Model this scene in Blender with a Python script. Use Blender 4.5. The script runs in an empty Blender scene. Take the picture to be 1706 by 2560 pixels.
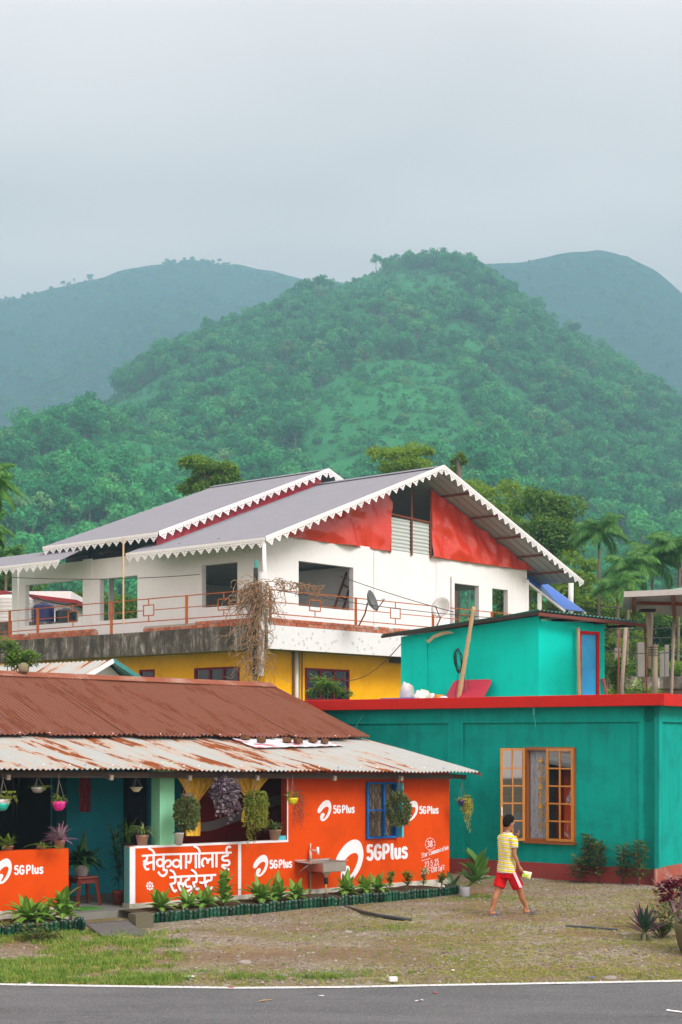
import bpy, bmesh, math, random
import numpy as np
from mathutils import Vector, Matrix, Quaternion, noise as mnoise
from math import sin, cos, pi, radians, atan2, sqrt

scene = bpy.context.scene
COL = scene.collection
V = Vector

# ------------------------------------------------------------------ camera
F, CX, HY, H = 3555.0, 853.0, 1853.0, 2.45      # focal length in photo pixels, principal column, horizon row, eye height
cam_data = bpy.data.cameras.new('camera')
cam_data.sensor_fit = 'VERTICAL'
cam_data.sensor_height = 36.0
cam_data.sensor_width = 24.0
cam_data.lens = F / 2560.0 * 36.0
cam_data.shift_y = (HY - 1280.0) / 2560.0
cam_data.clip_start = 0.1
cam_data.clip_end = 20000.0
cam = bpy.data.objects.new('camera', cam_data)
COL.objects.link(cam)
cam.location = (0, 0, H)
cam.rotation_euler = (radians(90), 0, 0)
scene.camera = cam

# ------------------------------------------------------------------ overcast sky and soft sun
SUN_AZ, SUN_EL = radians(134), radians(38)        # azimuth measured clockwise from +Y
world = bpy.data.worlds.new('World')
scene.world = world
world.use_nodes = True
wn, wl = world.node_tree.nodes, world.node_tree.links
wn.clear()
wout = wn.new('ShaderNodeOutputWorld')
wbg = wn.new('ShaderNodeBackground')
sky = wn.new('ShaderNodeTexSky')
sky.sky_type = 'NISHITA'
sky.sun_disc = False
sky.sun_elevation = SUN_EL
sky.sun_rotation = SUN_AZ
sky.dust_density = 4.0
wtc = wn.new('ShaderNodeTexCoord')
wmap = wn.new('ShaderNodeMapping')
wmap.inputs['Scale'].default_value = (1.6, 1.6, 5.0)
wnoise = wn.new('ShaderNodeTexNoise')
wnoise.inputs['Scale'].default_value = 1.15
wnoise.inputs['Detail'].default_value = 4.0
wnoise.inputs['Roughness'].default_value = 0.42
wnoise.inputs['Distortion'].default_value = 0.5
wramp = wn.new('ShaderNodeValToRGB')
wramp.color_ramp.elements[0].position = 0.28
wramp.color_ramp.elements[0].color = (7.4, 6.15, 5.65, 1)
wramp.color_ramp.elements[1].position = 0.74
wramp.color_ramp.elements[1].color = (14.2, 12.0, 11.0, 1)
wmix = wn.new('ShaderNodeMix')
wmix.data_type = 'RGBA'
wmix.inputs[0].default_value = 0.93
wl.new(wtc.outputs['Generated'], wmap.inputs[0])
wl.new(wmap.outputs[0], wnoise.inputs['Vector'])
wl.new(wnoise.outputs['Fac'], wramp.inputs[0])
wl.new(sky.outputs[0], wmix.inputs[6])
wl.new(wramp.outputs[0], wmix.inputs[7])
wl.new(wmix.outputs[2], wbg.inputs['Color'])
wbg.inputs['Strength'].default_value = 0.1
wl.new(wbg.outputs[0], wout.inputs['Surface'])

sun_data = bpy.data.lights.new('sun', 'SUN')
sun_data.energy = 1.5
sun_data.angle = radians(24)
sun_data.color = (1.0, 0.985, 0.97)
sun = bpy.data.objects.new('sun', sun_data)
COL.objects.link(sun)
sdir = V((sin(SUN_AZ) * cos(SUN_EL), cos(SUN_AZ) * cos(SUN_EL), sin(SUN_EL)))
sun.rotation_euler = sdir.to_track_quat('Z', 'Y').to_euler()

scene.view_settings.view_transform = 'Standard'
scene.view_settings.look = 'None'
scene.view_settings.exposure = 0.82
scene.view_settings.gamma = 1.0
scene.view_settings.use_curve_mapping = False
scene.render.engine = 'CYCLES'
scene.cycles.use_denoising = True
scene.cycles.max_bounces = 5
scene.cycles.volume_bounces = 0
scene.cycles.transparent_max_bounces = 12
scene.cycles.caustics_reflective = False
scene.cycles.caustics_refractive = False

# ------------------------------------------------------------------ pixel -> place helpers
def at(x, y, d):
    return V(((x - CX) / F * d, d, H - (y - HY) / F * d))
def ground(x, y, z=0.0):
    d = F * (H - z) / (y - HY)
    return V(((x - CX) / F * d, d, z))

class Wall:
    """A vertical plane: o + u*U, z up; off is towards the viewer's side."""
    def __init__(s, o, U, shear=0.0):
        s.o = V((o[0], o[1], 0)); s.U = V((U[0], U[1], 0)).normalized()
        s.N = V((s.U.y, -s.U.x, 0))
        if s.N.y > 0: s.N = -s.N
        s.shear = shear
    def pt(s, u, z, off=0.0):
        p = s.o + s.U * u + s.N * off
        return V((p.x, p.y, z + s.shear * z * 0.5 * u))
    def pix(s, x, y, off=0.0):
        r = V(((x - CX) / F, 1, -(y - HY) / F))
        c = V((0, 0, H)); p0 = s.o + s.N * off
        t = (p0 - c).dot(s.N) / r.dot(s.N)
        p = c + r * t
        u = (p - p0).dot(s.U)
        return u, p.z / (1 + s.shear * 0.5 * u)
    def at(s, x, y, off=0.0):
        return s.pt(*s.pix(x, y, off), off)

# ------------------------------------------------------------------ mesh collecting
class MB:
    def __init__(s):
        s.v = []; s.f = []; s.uv = []; s.mi = []; s.cur = 0
    def add(s, vs, fs, uv=None):
        b = len(s.v)
        s.v += [V(p) for p in vs]
        s.uv += list(uv) if uv else [(0.0, 0.0)] * len(vs)
        for f in fs:
            s.f.append([i + b for i in f]); s.mi.append(s.cur)
        return s
    def quad(s, a, b, c, d, uv=None):
        return s.add([a, b, c, d], [(0, 1, 2, 3)], uv)
    def hexa(s, p):      # 8 corners: bottom ring then top ring
        return s.add(p, [(3, 2, 1, 0), (4, 5, 6, 7), (0, 1, 5, 4), (1, 2, 6, 5), (2, 3, 7, 6), (3, 0, 4, 7)])
    def box(s, c, sx, sy, sz, rot=0.0, tilt=None):
        M = Matrix.Rotation(rot, 3, 'Z')
        if tilt is not None: M = tilt
        c = V(c); P = []
        for z in (-.5, .5):
            for x, y in ((-.5, -.5), (.5, -.5), (.5, .5), (-.5, .5)):
                P.append(c + M @ V((x * sx, y * sy, z * sz)))
        return s.hexa(P)
    def wbox(s, W, u0, u1, z0, z1, o0, o1):
        lo, hi = min(o0, o1), max(o0, o1)
        P = [W.pt(u, z, o) for z in (z0, z1) for (u, o) in ((u0, hi), (u1, hi), (u1, lo), (u0, lo))]
        return s.hexa(P)
    def bar(s, a, b, w, h=None, up=V((0, 0, 1))):
        a, b = V(a), V(b); h = h or w
        d = (b - a).normalized()
        if abs(d.dot(up)) > .98: up = V((0, 1, 0))
        x = d.cross(up).normalized(); y = x.cross(d).normalized()
        P = []
        for c in (a, b):
            for i, j in ((-1, -1), (1, -1), (1, 1), (-1, 1)):
                P.append(c + x * (i * w / 2) + y * (j * h / 2))
        return s.hexa(P)
    def tube(s, pts, r, n=6, cap=True):
        pts = [V(p) for p in pts]; m = len(pts)
        rs = r if isinstance(r, (list, tuple)) else [r] * m
        b = len(s.v); up = V((0.13, 0.21, 1)).normalized()
        prev = None
        for i, p in enumerate(pts):
            d = (pts[min(i + 1, m - 1)] - pts[max(i - 1, 0)])
            d = d.normalized() if d.length > 1e-9 else V((0, 0, 1))
            if prev is None:
                x = d.cross(up)
                if x.length < .05: x = d.cross(V((1, 0, 0)))
                x.normalize()
            else:
                x = (prev - d * prev.dot(d))
                x = x.normalized() if x.length > 1e-6 else d.orthogonal().normalized()
            prev = x; y = d.cross(x)
            for k in range(n):
                a = 2 * pi * k / n
                s.v.append(p + (x * cos(a) + y * sin(a)) * rs[i]); s.uv.append((k / n, i / max(1, m - 1)))
        for i in range(m - 1):
            for k in range(n):
                k2 = (k + 1) % n
                s.f.append([b + i * n + k, b + i * n + k2, b + (i + 1) * n + k2, b + (i + 1) * n + k]); s.mi.append(s.cur)
        if cap:
            s.f.append([b + k for k in reversed(range(n))]); s.mi.append(s.cur)
            s.f.append([b + (m - 1) * n + k for k in range(n)]); s.mi.append(s.cur)
        return s
    def lathe(s, c, prof, n=12, sx=1.0, sy=1.0, M=None):
        c = V(c); b = len(s.v); m = len(prof)
        for (r, z) in prof:
            for k in range(n):
                a = 2 * pi * k / n
                p = V((r * cos(a) * sx, r * sin(a) * sy, z))
                s.v.append(c + (M @ p if M else p)); s.uv.append((k / n, z))
        for i in range(m - 1):
            for k in range(n):
                k2 = (k + 1) % n
                s.f.append([b + i * n + k, b + i * n + k2, b + (i + 1) * n + k2, b + (i + 1) * n + k]); s.mi.append(s.cur)
        s.f.append([b + k for k in reversed(range(n))]); s.mi.append(s.cur)
        s.f.append([b + (m - 1) * n + k for k in range(n)]); s.mi.append(s.cur)
        return s
    def loft(s, rings, cap=True):
        b = len(s.v); n = len(rings[0]); m = len(rings)
        for i, R in enumerate(rings):
            for k, p in enumerate(R):
                s.v.append(V(p)); s.uv.append((k / n, i / max(1, m - 1)))
        for i in range(m - 1):
            for k in range(n):
                k2 = (k + 1) % n
                s.f.append([b + i * n + k, b + i * n + k2, b + (i + 1) * n + k2, b + (i + 1) * n + k]); s.mi.append(s.cur)
        if cap:
            s.f.append([b + k for k in reversed(range(n))]); s.mi.append(s.cur)
            s.f.append([b + (m - 1) * n + k for k in range(n)]); s.mi.append(s.cur)
        return s
    def prism(s, pts, ex):   # polygon (list of points) extruded by vector ex
        pts = [V(p) for p in pts]; n = len(pts); ex = V(ex)
        fs = [list(range(n)), [n + i for i in reversed(range(n))]]
        for i in range(n):
            j = (i + 1) % n
            fs.append([j, i, n + i, n + j])
        return s.add(pts + [p + ex for p in pts], fs)
    def leaf(s, base, az, L, w, a0=60, droop=80, segs=4, fold=.25, tipw=.02, peak=.4, roll=0.0):
        """arching blade: starts at elevation a0 degrees, bends down by droop degrees over its length"""
        base = V(base); h = V((cos(az), sin(az), 0)); side = V((-sin(az), cos(az), 0))
        p = base.copy(); b = len(s.v)
        for i in range(segs + 1):
            t = i / segs
            e = radians(a0 - droop * t)
            d = h * cos(e) + V((0, 0, sin(e))); nrm = d.cross(side) * -1
            ww = w * (t / peak * (2 - t / peak) if t < peak else (1 - ((t - peak) / (1 - peak)) ** 1.7)) * .5
            if i == 0: ww = w * .16
            if i == segs: ww = tipw * w
            sd = side * cos(roll) + nrm * sin(roll)
            for q in (-1, 0, 1):
                s.v.append(p + sd * (q * ww) + nrm * (abs(q) * ww * fold)); s.uv.append((q * .5 + .5, t))
            if i < segs: p = p + d * (L / segs)
        for i in range(segs):
            a = b + i * 3
            for q in (0, 1):
                s.f.append([a + q, a + q + 1, a + q + 4, a + q + 3]); s.mi.append(s.cur)
        return s
    def dleaf(s, p, d, nrm, L, w):      # single small two-triangle leaf
        p = V(p); d = V(d).normalized(); sd = d.cross(V(nrm))
        sd = sd.normalized() if sd.length > 1e-5 else d.orthogonal().normalized()
        m = p + d * (L * .45)
        b = len(s.v)
        s.v += [p, m + sd * (w / 2), p + d * L, m - sd * (w / 2)]
        s.uv += [(.5, 0), (1, .5), (.5, 1), (0, .5)]
        s.f.append([b, b + 1, b + 2, b + 3]); s.mi.append(s.cur)
        return s

WL = {}      # world location of every built object
def wloc(o): return WL.get(o.name, V((0, 0, 0)))

def to_mesh(mb, name, off, mats, smooth):
    me = bpy.data.meshes.new(name)
    off = V(off)
    me.from_pydata([tuple(p - off) for p in mb.v], [], mb.f)
    if any(u != (0.0, 0.0) for u in mb.uv[:200]):
        uvl = me.uv_layers.new(name='UVMap')
        li = np.empty(len(me.loops), dtype=np.int32); me.loops.foreach_get('vertex_index', li)
        uvl.data.foreach_set('uv', np.asarray(mb.uv, dtype=np.float32)[li].ravel())
    for m in (mats if isinstance(mats, (list, tuple)) else [mats]):
        me.materials.append(m)
    if any(mb.mi): me.polygons.foreach_set('material_index', np.asarray(mb.mi, dtype=np.int32))
    if smooth: me.polygons.foreach_set('use_smooth', np.ones(len(me.polygons), dtype=bool))
    me.update()
    return me

def part(mb, name, mat, parent, smooth=False, label=None, stuff=False):
    off = wloc(parent)
    o = bpy.data.objects.new(name, to_mesh(mb, name, off, mat, smooth))
    COL.objects.link(o); o.parent = parent
    WL[o.name] = off.copy()
    if label: o['label'] = label
    if stuff: o['kind'] = 'stuff'
    return o

def tag(o, label, cat, group=None):
    o['label'] = label; o['category'] = cat
    if group: o['group'] = group
    return o

def thing(name, label, cat, loc, group=None):
    o = bpy.data.objects.new(name, None); COL.objects.link(o)
    o.empty_display_size = .1
    o.location = V(loc); WL[o.name] = V(loc)
    return tag(o, label, cat, group)

def single(mb, name, mat, label, cat, group=None, smooth=False, loc=None):
    if loc is None:
        n = len(mb.v); s = sum(mb.v, V((0, 0, 0))) / n
        loc = V((s.x, s.y, min(p.z for p in mb.v)))
    o = bpy.data.objects.new(name, to_mesh(mb, name, loc, mat, smooth))
    COL.objects.link(o); o.location = V(loc); WL[o.name] = V(loc)
    return tag(o, label, cat, group)

def struct(mb, name, mat, smooth=False, kind='structure', label=None):
    o = bpy.data.objects.new(name, to_mesh(mb, name, (0, 0, 0), mat, smooth))
    COL.objects.link(o); o['kind'] = kind
    if label: o['label'] = label
    WL[o.name] = V((0, 0, 0))
    return o

def bevel(o, w, seg=2):
    m = o.modifiers.new('bevel', 'BEVEL'); m.width = w; m.segments = seg; m.limit_method = 'ANGLE'
    return o

def wall_holes(mb, W, u0, u1, z0, z1, holes, o0, o1, ztop=None):
    """wall slab between offsets o0 (viewer side) and o1 with rectangular holes"""
    us = sorted({u0, u1, *[h[0] for h in holes], *[h[1] for h in holes]}); us = [u for u in us if u0 - 1e-6 <= u <= u1 + 1e-6]
    zs = sorted({z0, z1, *[h[2] for h in holes], *[h[3] for h in holes]}); zs = [z for z in zs if z0 - 1e-6 <= z <= z1 + 1e-6]
    def solid(i, j):
        if i < 0 or j < 0 or i >= len(us) - 1 or j >= len(zs) - 1: return False
        cu, cz = (us[i] + us[i + 1]) / 2, (zs[j] + zs[j + 1]) / 2
        return not any(h[0] < cu < h[1] and h[2] < cz < h[3] for h in holes)
    for i in range(len(us) - 1):
        for j in range(len(zs) - 1):
            if not solid(i, j): continue
            a, b, c, d = us[i], us[i + 1], zs[j], zs[j + 1]
            P = lambda u, z, o: W.pt(u, z, o)
            mb.quad(P(a, c, o0), P(b, c, o0), P(b, d, o0), P(a, d, o0))
            mb.quad(P(b, c, o1), P(a, c, o1), P(a, d, o1), P(b, d, o1))
            if not solid(i - 1, j): mb.quad(P(a, c, o1), P(a, c, o0), P(a, d, o0), P(a, d, o1))
            if not solid(i + 1, j): mb.quad(P(b, c, o0), P(b, c, o1), P(b, d, o1), P(b, d, o0))
            if not solid(i, j - 1): mb.quad(P(a, c, o1), P(b, c, o1), P(b, c, o0), P(a, c, o0))
            if not solid(i, j + 1): mb.quad(P(a, d, o0), P(b, d, o0), P(b, d, o1), P(a, d, o1))
    return mb

def corr(mb, e0, e1, t0, t1, waves, amp, rows=2, seg=6, u_off=0.0, lift=0.0, trap=False, sag=0.0, seed=0):
    """corrugated sheet between eave e0-e1 and top t0-t1"""
    e0, e1, t0, t1 = V(e0), V(e1), V(t0), V(t1)
    nrm = (e1 - e0).cross(t0 - e0).normalized()
    if nrm.z < 0: nrm = -nrm
    n = waves * seg; vs = []; uv = []
    wid = (e1 - e0).length; hgt = (t0 - e0).length
    for j in range(rows + 1):
        v = j / rows
        for i in range(n + 1):
            u = i / n
            p = (e0.lerp(e1, u)).lerp(t0.lerp(t1, u), v)
            ph = 2 * pi * u * waves
            c = cos(ph)
            if trap: c = max(-1, min(1, c * 1.0 - .0)) if c < .75 else (c - .75) * 12 - .2
            if trap: c = 1.0 if cos(ph) > .86 else (-.6)
            w = mnoise.noise(V((p.x * .9 + seed, p.y * .9, v * 2))) * sag
            vs.append(p + nrm * (amp * c + lift + w)); uv.append((u * wid + u_off, v * hgt))
    fs = []
    for j in range(rows):
        for i in range(n):
            a = j * (n + 1) + i
            fs.append((a, a + 1, a + n + 2, a + n + 1))
    mb.add(vs, fs, uv)
    return mb

def stroke(mb, pts, w, to3d, off, caps=True):
    """flat painted stroke: polyline in 2D -> strip on a wall"""
    pts = [V((p[0], p[1], 0)) for p in pts]
    # resample corners smoother
    m = len(pts); L = []; R = []
    for i, p in enumerate(pts):
        if i == 0: d = pts[1] - p
        elif i == m - 1: d = p - pts[-2]
        else: d = (pts[i + 1] - p).normalized() + (p - pts[i - 1]).normalized()
        d = d.normalized() if d.length > 1e-6 else V((1, 0, 0))
        nrm = V((-d.y, d.x, 0))
        k = 1.0
        if 0 < i < m - 1:
            c = max(.55, abs(nrm.dot(V((-(pts[i + 1] - p).y, (pts[i + 1] - p).x, 0)).normalized())))
            k = 1 / c
        L.append(p + nrm * (w / 2 * k)); R.append(p - nrm * (w / 2 * k))
    poly = []
    vs = L + R
    fs = [(i, i + 1, m + i + 1, m + i) for i in range(m - 1)]
    if caps:
        for end in (0, m - 1):
            d = (pts[0] - pts[1]) if end == 0 else (pts[-1] - pts[-2])
            d.normalize(); nrm = V((-d.y, d.x, 0)); b = len(vs)
            arc = [pts[end] + nrm * (w / 2 * cos(a)) + d * (w / 2 * sin(a)) * .6 for a in [pi * k / 6 for k in range(7)]]
            vs = vs + arc
            fs.append(tuple(range(b, b + 7)))
    mb.add([to3d(p.x, p.y, off) for p in vs], fs)

def smooth_path(pts, n=4):
    """Catmull-Rom through 2D/3D points"""
    P = [V(p if len(p) == 3 else (p[0], p[1], 0)) for p in pts]
    out = []
    for i in range(len(P) - 1):
        p0, p1, p2, p3 = P[max(i - 1, 0)], P[i], P[i + 1], P[min(i + 2, len(P) - 1)]
        for k in range(n):
            t = k / n
            out.append(.5 * ((2 * p1) + (p2 - p0) * t + (2 * p0 - 5 * p1 + 4 * p2 - p3) * t * t + (3 * p1 - p0 - 3 * p2 + p3) * t ** 3))
    out.append(P[-1])
    return out

# ------------------------------------------------------------------ materials
def _mat(name):
    m = bpy.data.materials.new(name); m.use_nodes = True
    nt = m.node_tree
    return m, nt, nt.nodes, nt.links, nt.nodes['Principled BSDF']

def coords(nt, scale=(1, 1, 1), kind='pos', rotz=0.0):
    n, l = nt.nodes, nt.links
    mp = n.new('ShaderNodeMapping'); mp.inputs['Scale'].default_value = scale
    mp.inputs['Rotation'].default_value = (0, 0, rotz)
    if kind == 'pos':
        g = n.new('ShaderNodeNewGeometry'); l.new(g.outputs['Position'], mp.inputs[0])
    else:
        t = n.new('ShaderNodeTexCoord'); l.new(t.outputs['UV' if kind == 'uv' else 'Object'], mp.inputs[0])
    return mp.outputs[0]

def noise_n(nt, vec, scale, detail=4, rough=.55, dist=0.0):
    t = nt.nodes.new('ShaderNodeTexNoise')
    t.inputs['Scale'].default_value = scale; t.inputs['Detail'].default_value = detail
    t.inputs['Roughness'].default_value = rough; t.inputs['Distortion'].default_value = dist
    nt.links.new(vec, t.inputs['Vector'])
    return t.outputs['Fac']

def ramp(nt, fac, stops):
    r = nt.nodes.new('ShaderNodeValToRGB'); e = r.color_ramp.elements
    while len(e) < len(stops): e.new(.5)
    for i, (p, c) in enumerate(stops):
        e[i].position = p
        e[i].color = (c, c, c, 1) if isinstance(c, (int, float)) else (*c[:3], 1)
    nt.links.new(fac, r.inputs[0])
    return r.outputs[0]

def mixc(nt, fac, a, b, mode='MIX'):
    m = nt.nodes.new('ShaderNodeMix'); m.data_type = 'RGBA'; m.blend_type = mode
    for sock, val in ((m.inputs[0], fac), (m.inputs[6], a), (m.inputs[7], b)):
        if hasattr(val, 'is_linked'): nt.links.new(val, sock)
        elif isinstance(val, (int, float)): sock.default_value = val
        else: sock.default_value = (*val[:3], 1)
    return m.outputs[2]

def mathn(nt, op, a, b=None, clamp=False):
    m = nt.nodes.new('ShaderNodeMath'); m.operation = op; m.use_clamp = clamp
    for i, val in enumerate((a, b)):
        if val is None: continue
        if hasattr(val, 'is_linked'): nt.links.new(val, m.inputs[i])
        else: m.inputs[i].default_value = val
    return m.outputs[0]

def bump(nt, h, strength=.3, dist=.01):
    b = nt.nodes.new('ShaderNodeBump'); b.inputs['Strength'].default_value = strength
    b.inputs['Distance'].default_value = dist
    nt.links.new(h, b.inputs['Height'])
    nt.links.new(b.outputs[0], nt.nodes['Principled BSDF'].inputs['Normal'])

def scl(c, k): return tuple(min(1, x * k) for x in c)

def paint(name, col, rough=.6, var=.12, dirt=None, dirt_amt=.35, streak=0.0, bump_s=.15, bump_scale=60, scale=1.2, spec=.06, chips=None):
    m, nt, n, l, b = _mat(name)
    p = coords(nt)
    c = mixc(nt, noise_n(nt, p, scale, 5), scl(col, 1 - var), scl(col, 1 + var))
    if dirt:
        f = ramp(nt, noise_n(nt, p, 2.2, 7, .65), [(.48, 0.0), (.75, dirt_amt)])
        c = mixc(nt, f, c, dirt)
    if streak:
        ps = coords(nt, (9, 9, .7))
        f = ramp(nt, noise_n(nt, ps, 1.0, 5, .6), [(.5, 0.0), (.8, streak)])
        c = mixc(nt, f, c, dirt or scl(col, .45))
    if chips:
        f = ramp(nt, noise_n(nt, p, 14, 3, .6), [(.73, 0.0), (.76, 1.0)])
        c = mixc(nt, f, c, chips)
    l.new(c, b.inputs['Base Color'])
    b.inputs['Roughness'].default_value = rough
    b.inputs['Specular IOR Level'].default_value = spec
    if bump_s: bump(nt, noise_n(nt, p, bump_scale, 3), bump_s, .01)
    return m

def plain(name, col, rough=.6, metal=0.0, var=.1, scale=8, bump_s=.1, spec=.4):
    m, nt, n, l, b = _mat(name)
    p = coords(nt)
    c = mixc(nt, noise_n(nt, p, scale, 3), scl(col, 1 - var), scl(col, 1 + var))
    l.new(c, b.inputs['Base Color'])
    b.inputs['Roughness'].default_value = rough; b.inputs['Metallic'].default_value = metal
    b.inputs['Specular IOR Level'].default_value = spec
    if bump_s: bump(nt, noise_n(nt, p, scale * 12, 2), bump_s, .004)
    return m

def leafm(name, c1, c2, rough=.55, trans=.35, stripe=None, back=None, spec=.3, c3=None):
    """leaf colour varies leaf by leaf; some light passes through"""
    m, nt, n, l, b = _mat(name)
    g = n.new('ShaderNodeNewGeometry')
    c = ramp(nt, g.outputs['Random Per Island'], [(0, c1), (.7, c2), (1, c3 or c2)])
    p = coords(nt)
    c = mixc(nt, mathn(nt, 'MULTIPLY', noise_n(nt, p, 3.0, 3), .5), c, scl(c1, .75))
    if stripe:
        t = n.new('ShaderNodeTexCoord'); sp = n.new('ShaderNodeSeparateXYZ'); l.new(t.outputs['UV'], sp.inputs[0])
        d = mathn(nt, 'ABSOLUTE', mathn(nt, 'SUBTRACT', sp.outputs[0], .5))
        c = mixc(nt, ramp(nt, d, [(stripe[1], 1.0), (stripe[1] + .12, 0.0)]), c, stripe[0])
    if back: c = mixc(nt, g.outputs['Backfacing'], c, back)
    l.new(c, b.inputs['Base Color']); b.inputs['Roughness'].default_value = rough
    b.inputs['Specular IOR Level'].default_value = spec
    if trans:
        tr = n.new('ShaderNodeBsdfTranslucent'); l.new(c, tr.inputs['Color'])
        mx = n.new('ShaderNodeMixShader'); mx.inputs[0].default_value = trans
        l.new(b.outputs[0], mx.inputs[1]); l.new(tr.outputs[0], mx.inputs[2])
        l.new(mx.outputs[0], n['Material Output'].inputs['Surface'])
    return m

def glassm(name, tint=(.6, .7, .7), rough=.03, alpha=.35):
    """thin window pane: mostly clear, reflecting the sky"""
    m, nt, n, l, b = _mat(name)
    gl = n.new('ShaderNodeBsdfGlossy'); gl.inputs['Roughness'].default_value = rough
    tr = n.new('ShaderNodeBsdfTransparent'); tr.inputs['Color'].default_value = (*tint, 1)
    fr = n.new('ShaderNodeLayerWeight')
    f = mathn(nt, 'ADD', mathn(nt, 'POWER', fr.outputs['Facing'], 4.0), alpha, True)
    mx = n.new('ShaderNodeMixShader'); l.new(f, mx.inputs[0])
    l.new(tr.outputs[0], mx.inputs[1]); l.new(gl.outputs[0], mx.inputs[2])
    l.new(mx.outputs[0], n['Material Output'].inputs['Surface'])
    return m
# ================================================================== THE SETTING
rng = np.random.default_rng(7)
random.seed(11)

# ---- ground sheet
def ground_material():
    m, nt, n, l, b = _mat('yard_ground')
    p = coords(nt)
    dirt = ramp(nt, noise_n(nt, p, 1.1, 8, .62), [(.25, (.13, .08, .04)), (.5, (.22, .145, .08)), (.75, (.29, .21, .13))])
    vor = n.new('ShaderNodeTexVoronoi'); vor.inputs['Scale'].default_value = 26; l.new(p, vor.inputs['Vector'])
    vor2 = n.new('ShaderNodeTexVoronoi'); vor2.inputs['Scale'].default_value = 60; l.new(p, vor2.inputs['Vector'])
    sep = n.new('ShaderNodeSeparateColor'); l.new(vor.outputs['Color'], sep.inputs[0])
    sep2 = n.new('ShaderNodeSeparateColor'); l.new(vor2.outputs['Color'], sep2.inputs[0])
    peb = ramp(nt, sep.outputs[0], [(0, (.14, .11, .08)), (.5, (.28, .235, .18)), (.85, (.38, .34, .285)), (1, (.6, .57, .52))])
    peb2 = ramp(nt, sep2.outputs[1], [(0, (.12, .09, .065)), (.6, (.26, .215, .16)), (1, (.5, .46, .4))])
    gm = ramp(nt, noise_n(nt, p, .7, 6, .6), [(.36, 0.0), (.56, .9)])
    c = mixc(nt, gm, dirt, mixc(nt, .5, peb, peb2))
    c = mixc(nt, ramp(nt, noise_n(nt, coords(nt, (1, 1.8, 1)), .32, 5, .6), [(.46, 0.0), (.6, .7)]), c, mixc(nt, noise_n(nt, p, 8, 6, .7), (.13, .075, .04), (.25, .165, .1)))
    # moss and worn grass
    g1 = ramp(nt, noise_n(nt, coords(nt, (1, 1.6, 1)), .55, 7, .68), [(.46, 0.0), (.64, .55)])
    grass = ramp(nt, noise_n(nt, p, 22, 4, .7), [(.3, (.10, .115, .025)), (.6, (.2, .2, .055)), (.8, (.29, .26, .1))])
    c = mixc(nt, g1, c, grass)
    gp_ = n.new('ShaderNodeNewGeometry'); sxyz = n.new('ShaderNodeSeparateXYZ'); l.new(gp_.outputs['Position'], sxyz.inputs[0])
    mr = n.new('ShaderNodeMapRange'); mr.inputs[1].default_value = 33; mr.inputs[2].default_value = 40; l.new(mathn(nt, 'ADD', sxyz.outputs[1], mathn(nt, 'MULTIPLY', noise_n(nt, p, .2, 4), 6.0)), mr.inputs[0])
    c = mixc(nt, mr.outputs[0], c, mixc(nt, noise_n(nt, p, .6, 6, .7), (.05, .12, .02), (.12, .2, .04)))
    l.new(c, b.inputs['Base Color']); b.inputs['Roughness'].default_value = .95
    b.inputs['Specular IOR Level'].default_value = .03
    h = mathn(nt, 'ADD', vor.outputs['Distance'], mathn(nt, 'MULTIPLY', noise_n(nt, p, 9, 6), 1.5))
    bump(nt, h, .55, .03)
    return m
M_ground = ground_material()

ROADX = [-400, 0, 300, 600, 850, 1100, 1500, 1706, 2200]
ROADY = [2461, 2470, 2475, 2479, 2477, 2472, 2465, 2461, 2452]
def road_edge_d(X):
    # distance to the white line at lateral position X
    xs = []; ds = []
    for x, y in zip(ROADX, ROADY):
        g = ground(x, y); xs.append(g.x); ds.append(g.y)
    return float(np.interp(X, xs, ds)) + (0 if abs(X) < 7 else -.012 * (abs(X) - 7) ** 2 * .3)

def gz(x, y):
    d = sqrt(x * x + y * y)
    z = 0.0
    if d > 34: z += min((d - 34) * .03, 4.0)
    if 14.6 < y < 40 and abs(x) < 12:
        z += .02 * mnoise.noise(V((x * .8, y * .8, 3))) + .012 * mnoise.noise(V((x * 2.6, y * 2.6, 9)))
    return z
mb = MB()
xs = sorted({*np.linspace(-1300, -60, 9), *np.linspace(-60, -9, 12), *np.linspace(-9, 9, 91), *np.linspace(9, 60, 12), *np.linspace(60, 1300, 9)})
ys = sorted({*np.linspace(-34, 12, 12), *np.linspace(12, 28, 81), *np.linspace(28, 60, 16), *np.linspace(60, 2460, 24)})
vs = [(x, y, gz(x, y)) for y in ys for x in xs]; nx = len(xs)
mb.add(vs, [(j * nx + i, j * nx + i + 1, (j + 1) * nx + i + 1, (j + 1) * nx + i) for j in range(len(ys) - 1) for i in range(nx - 1)])
struct(mb, 'ground', M_ground, True)

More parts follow.
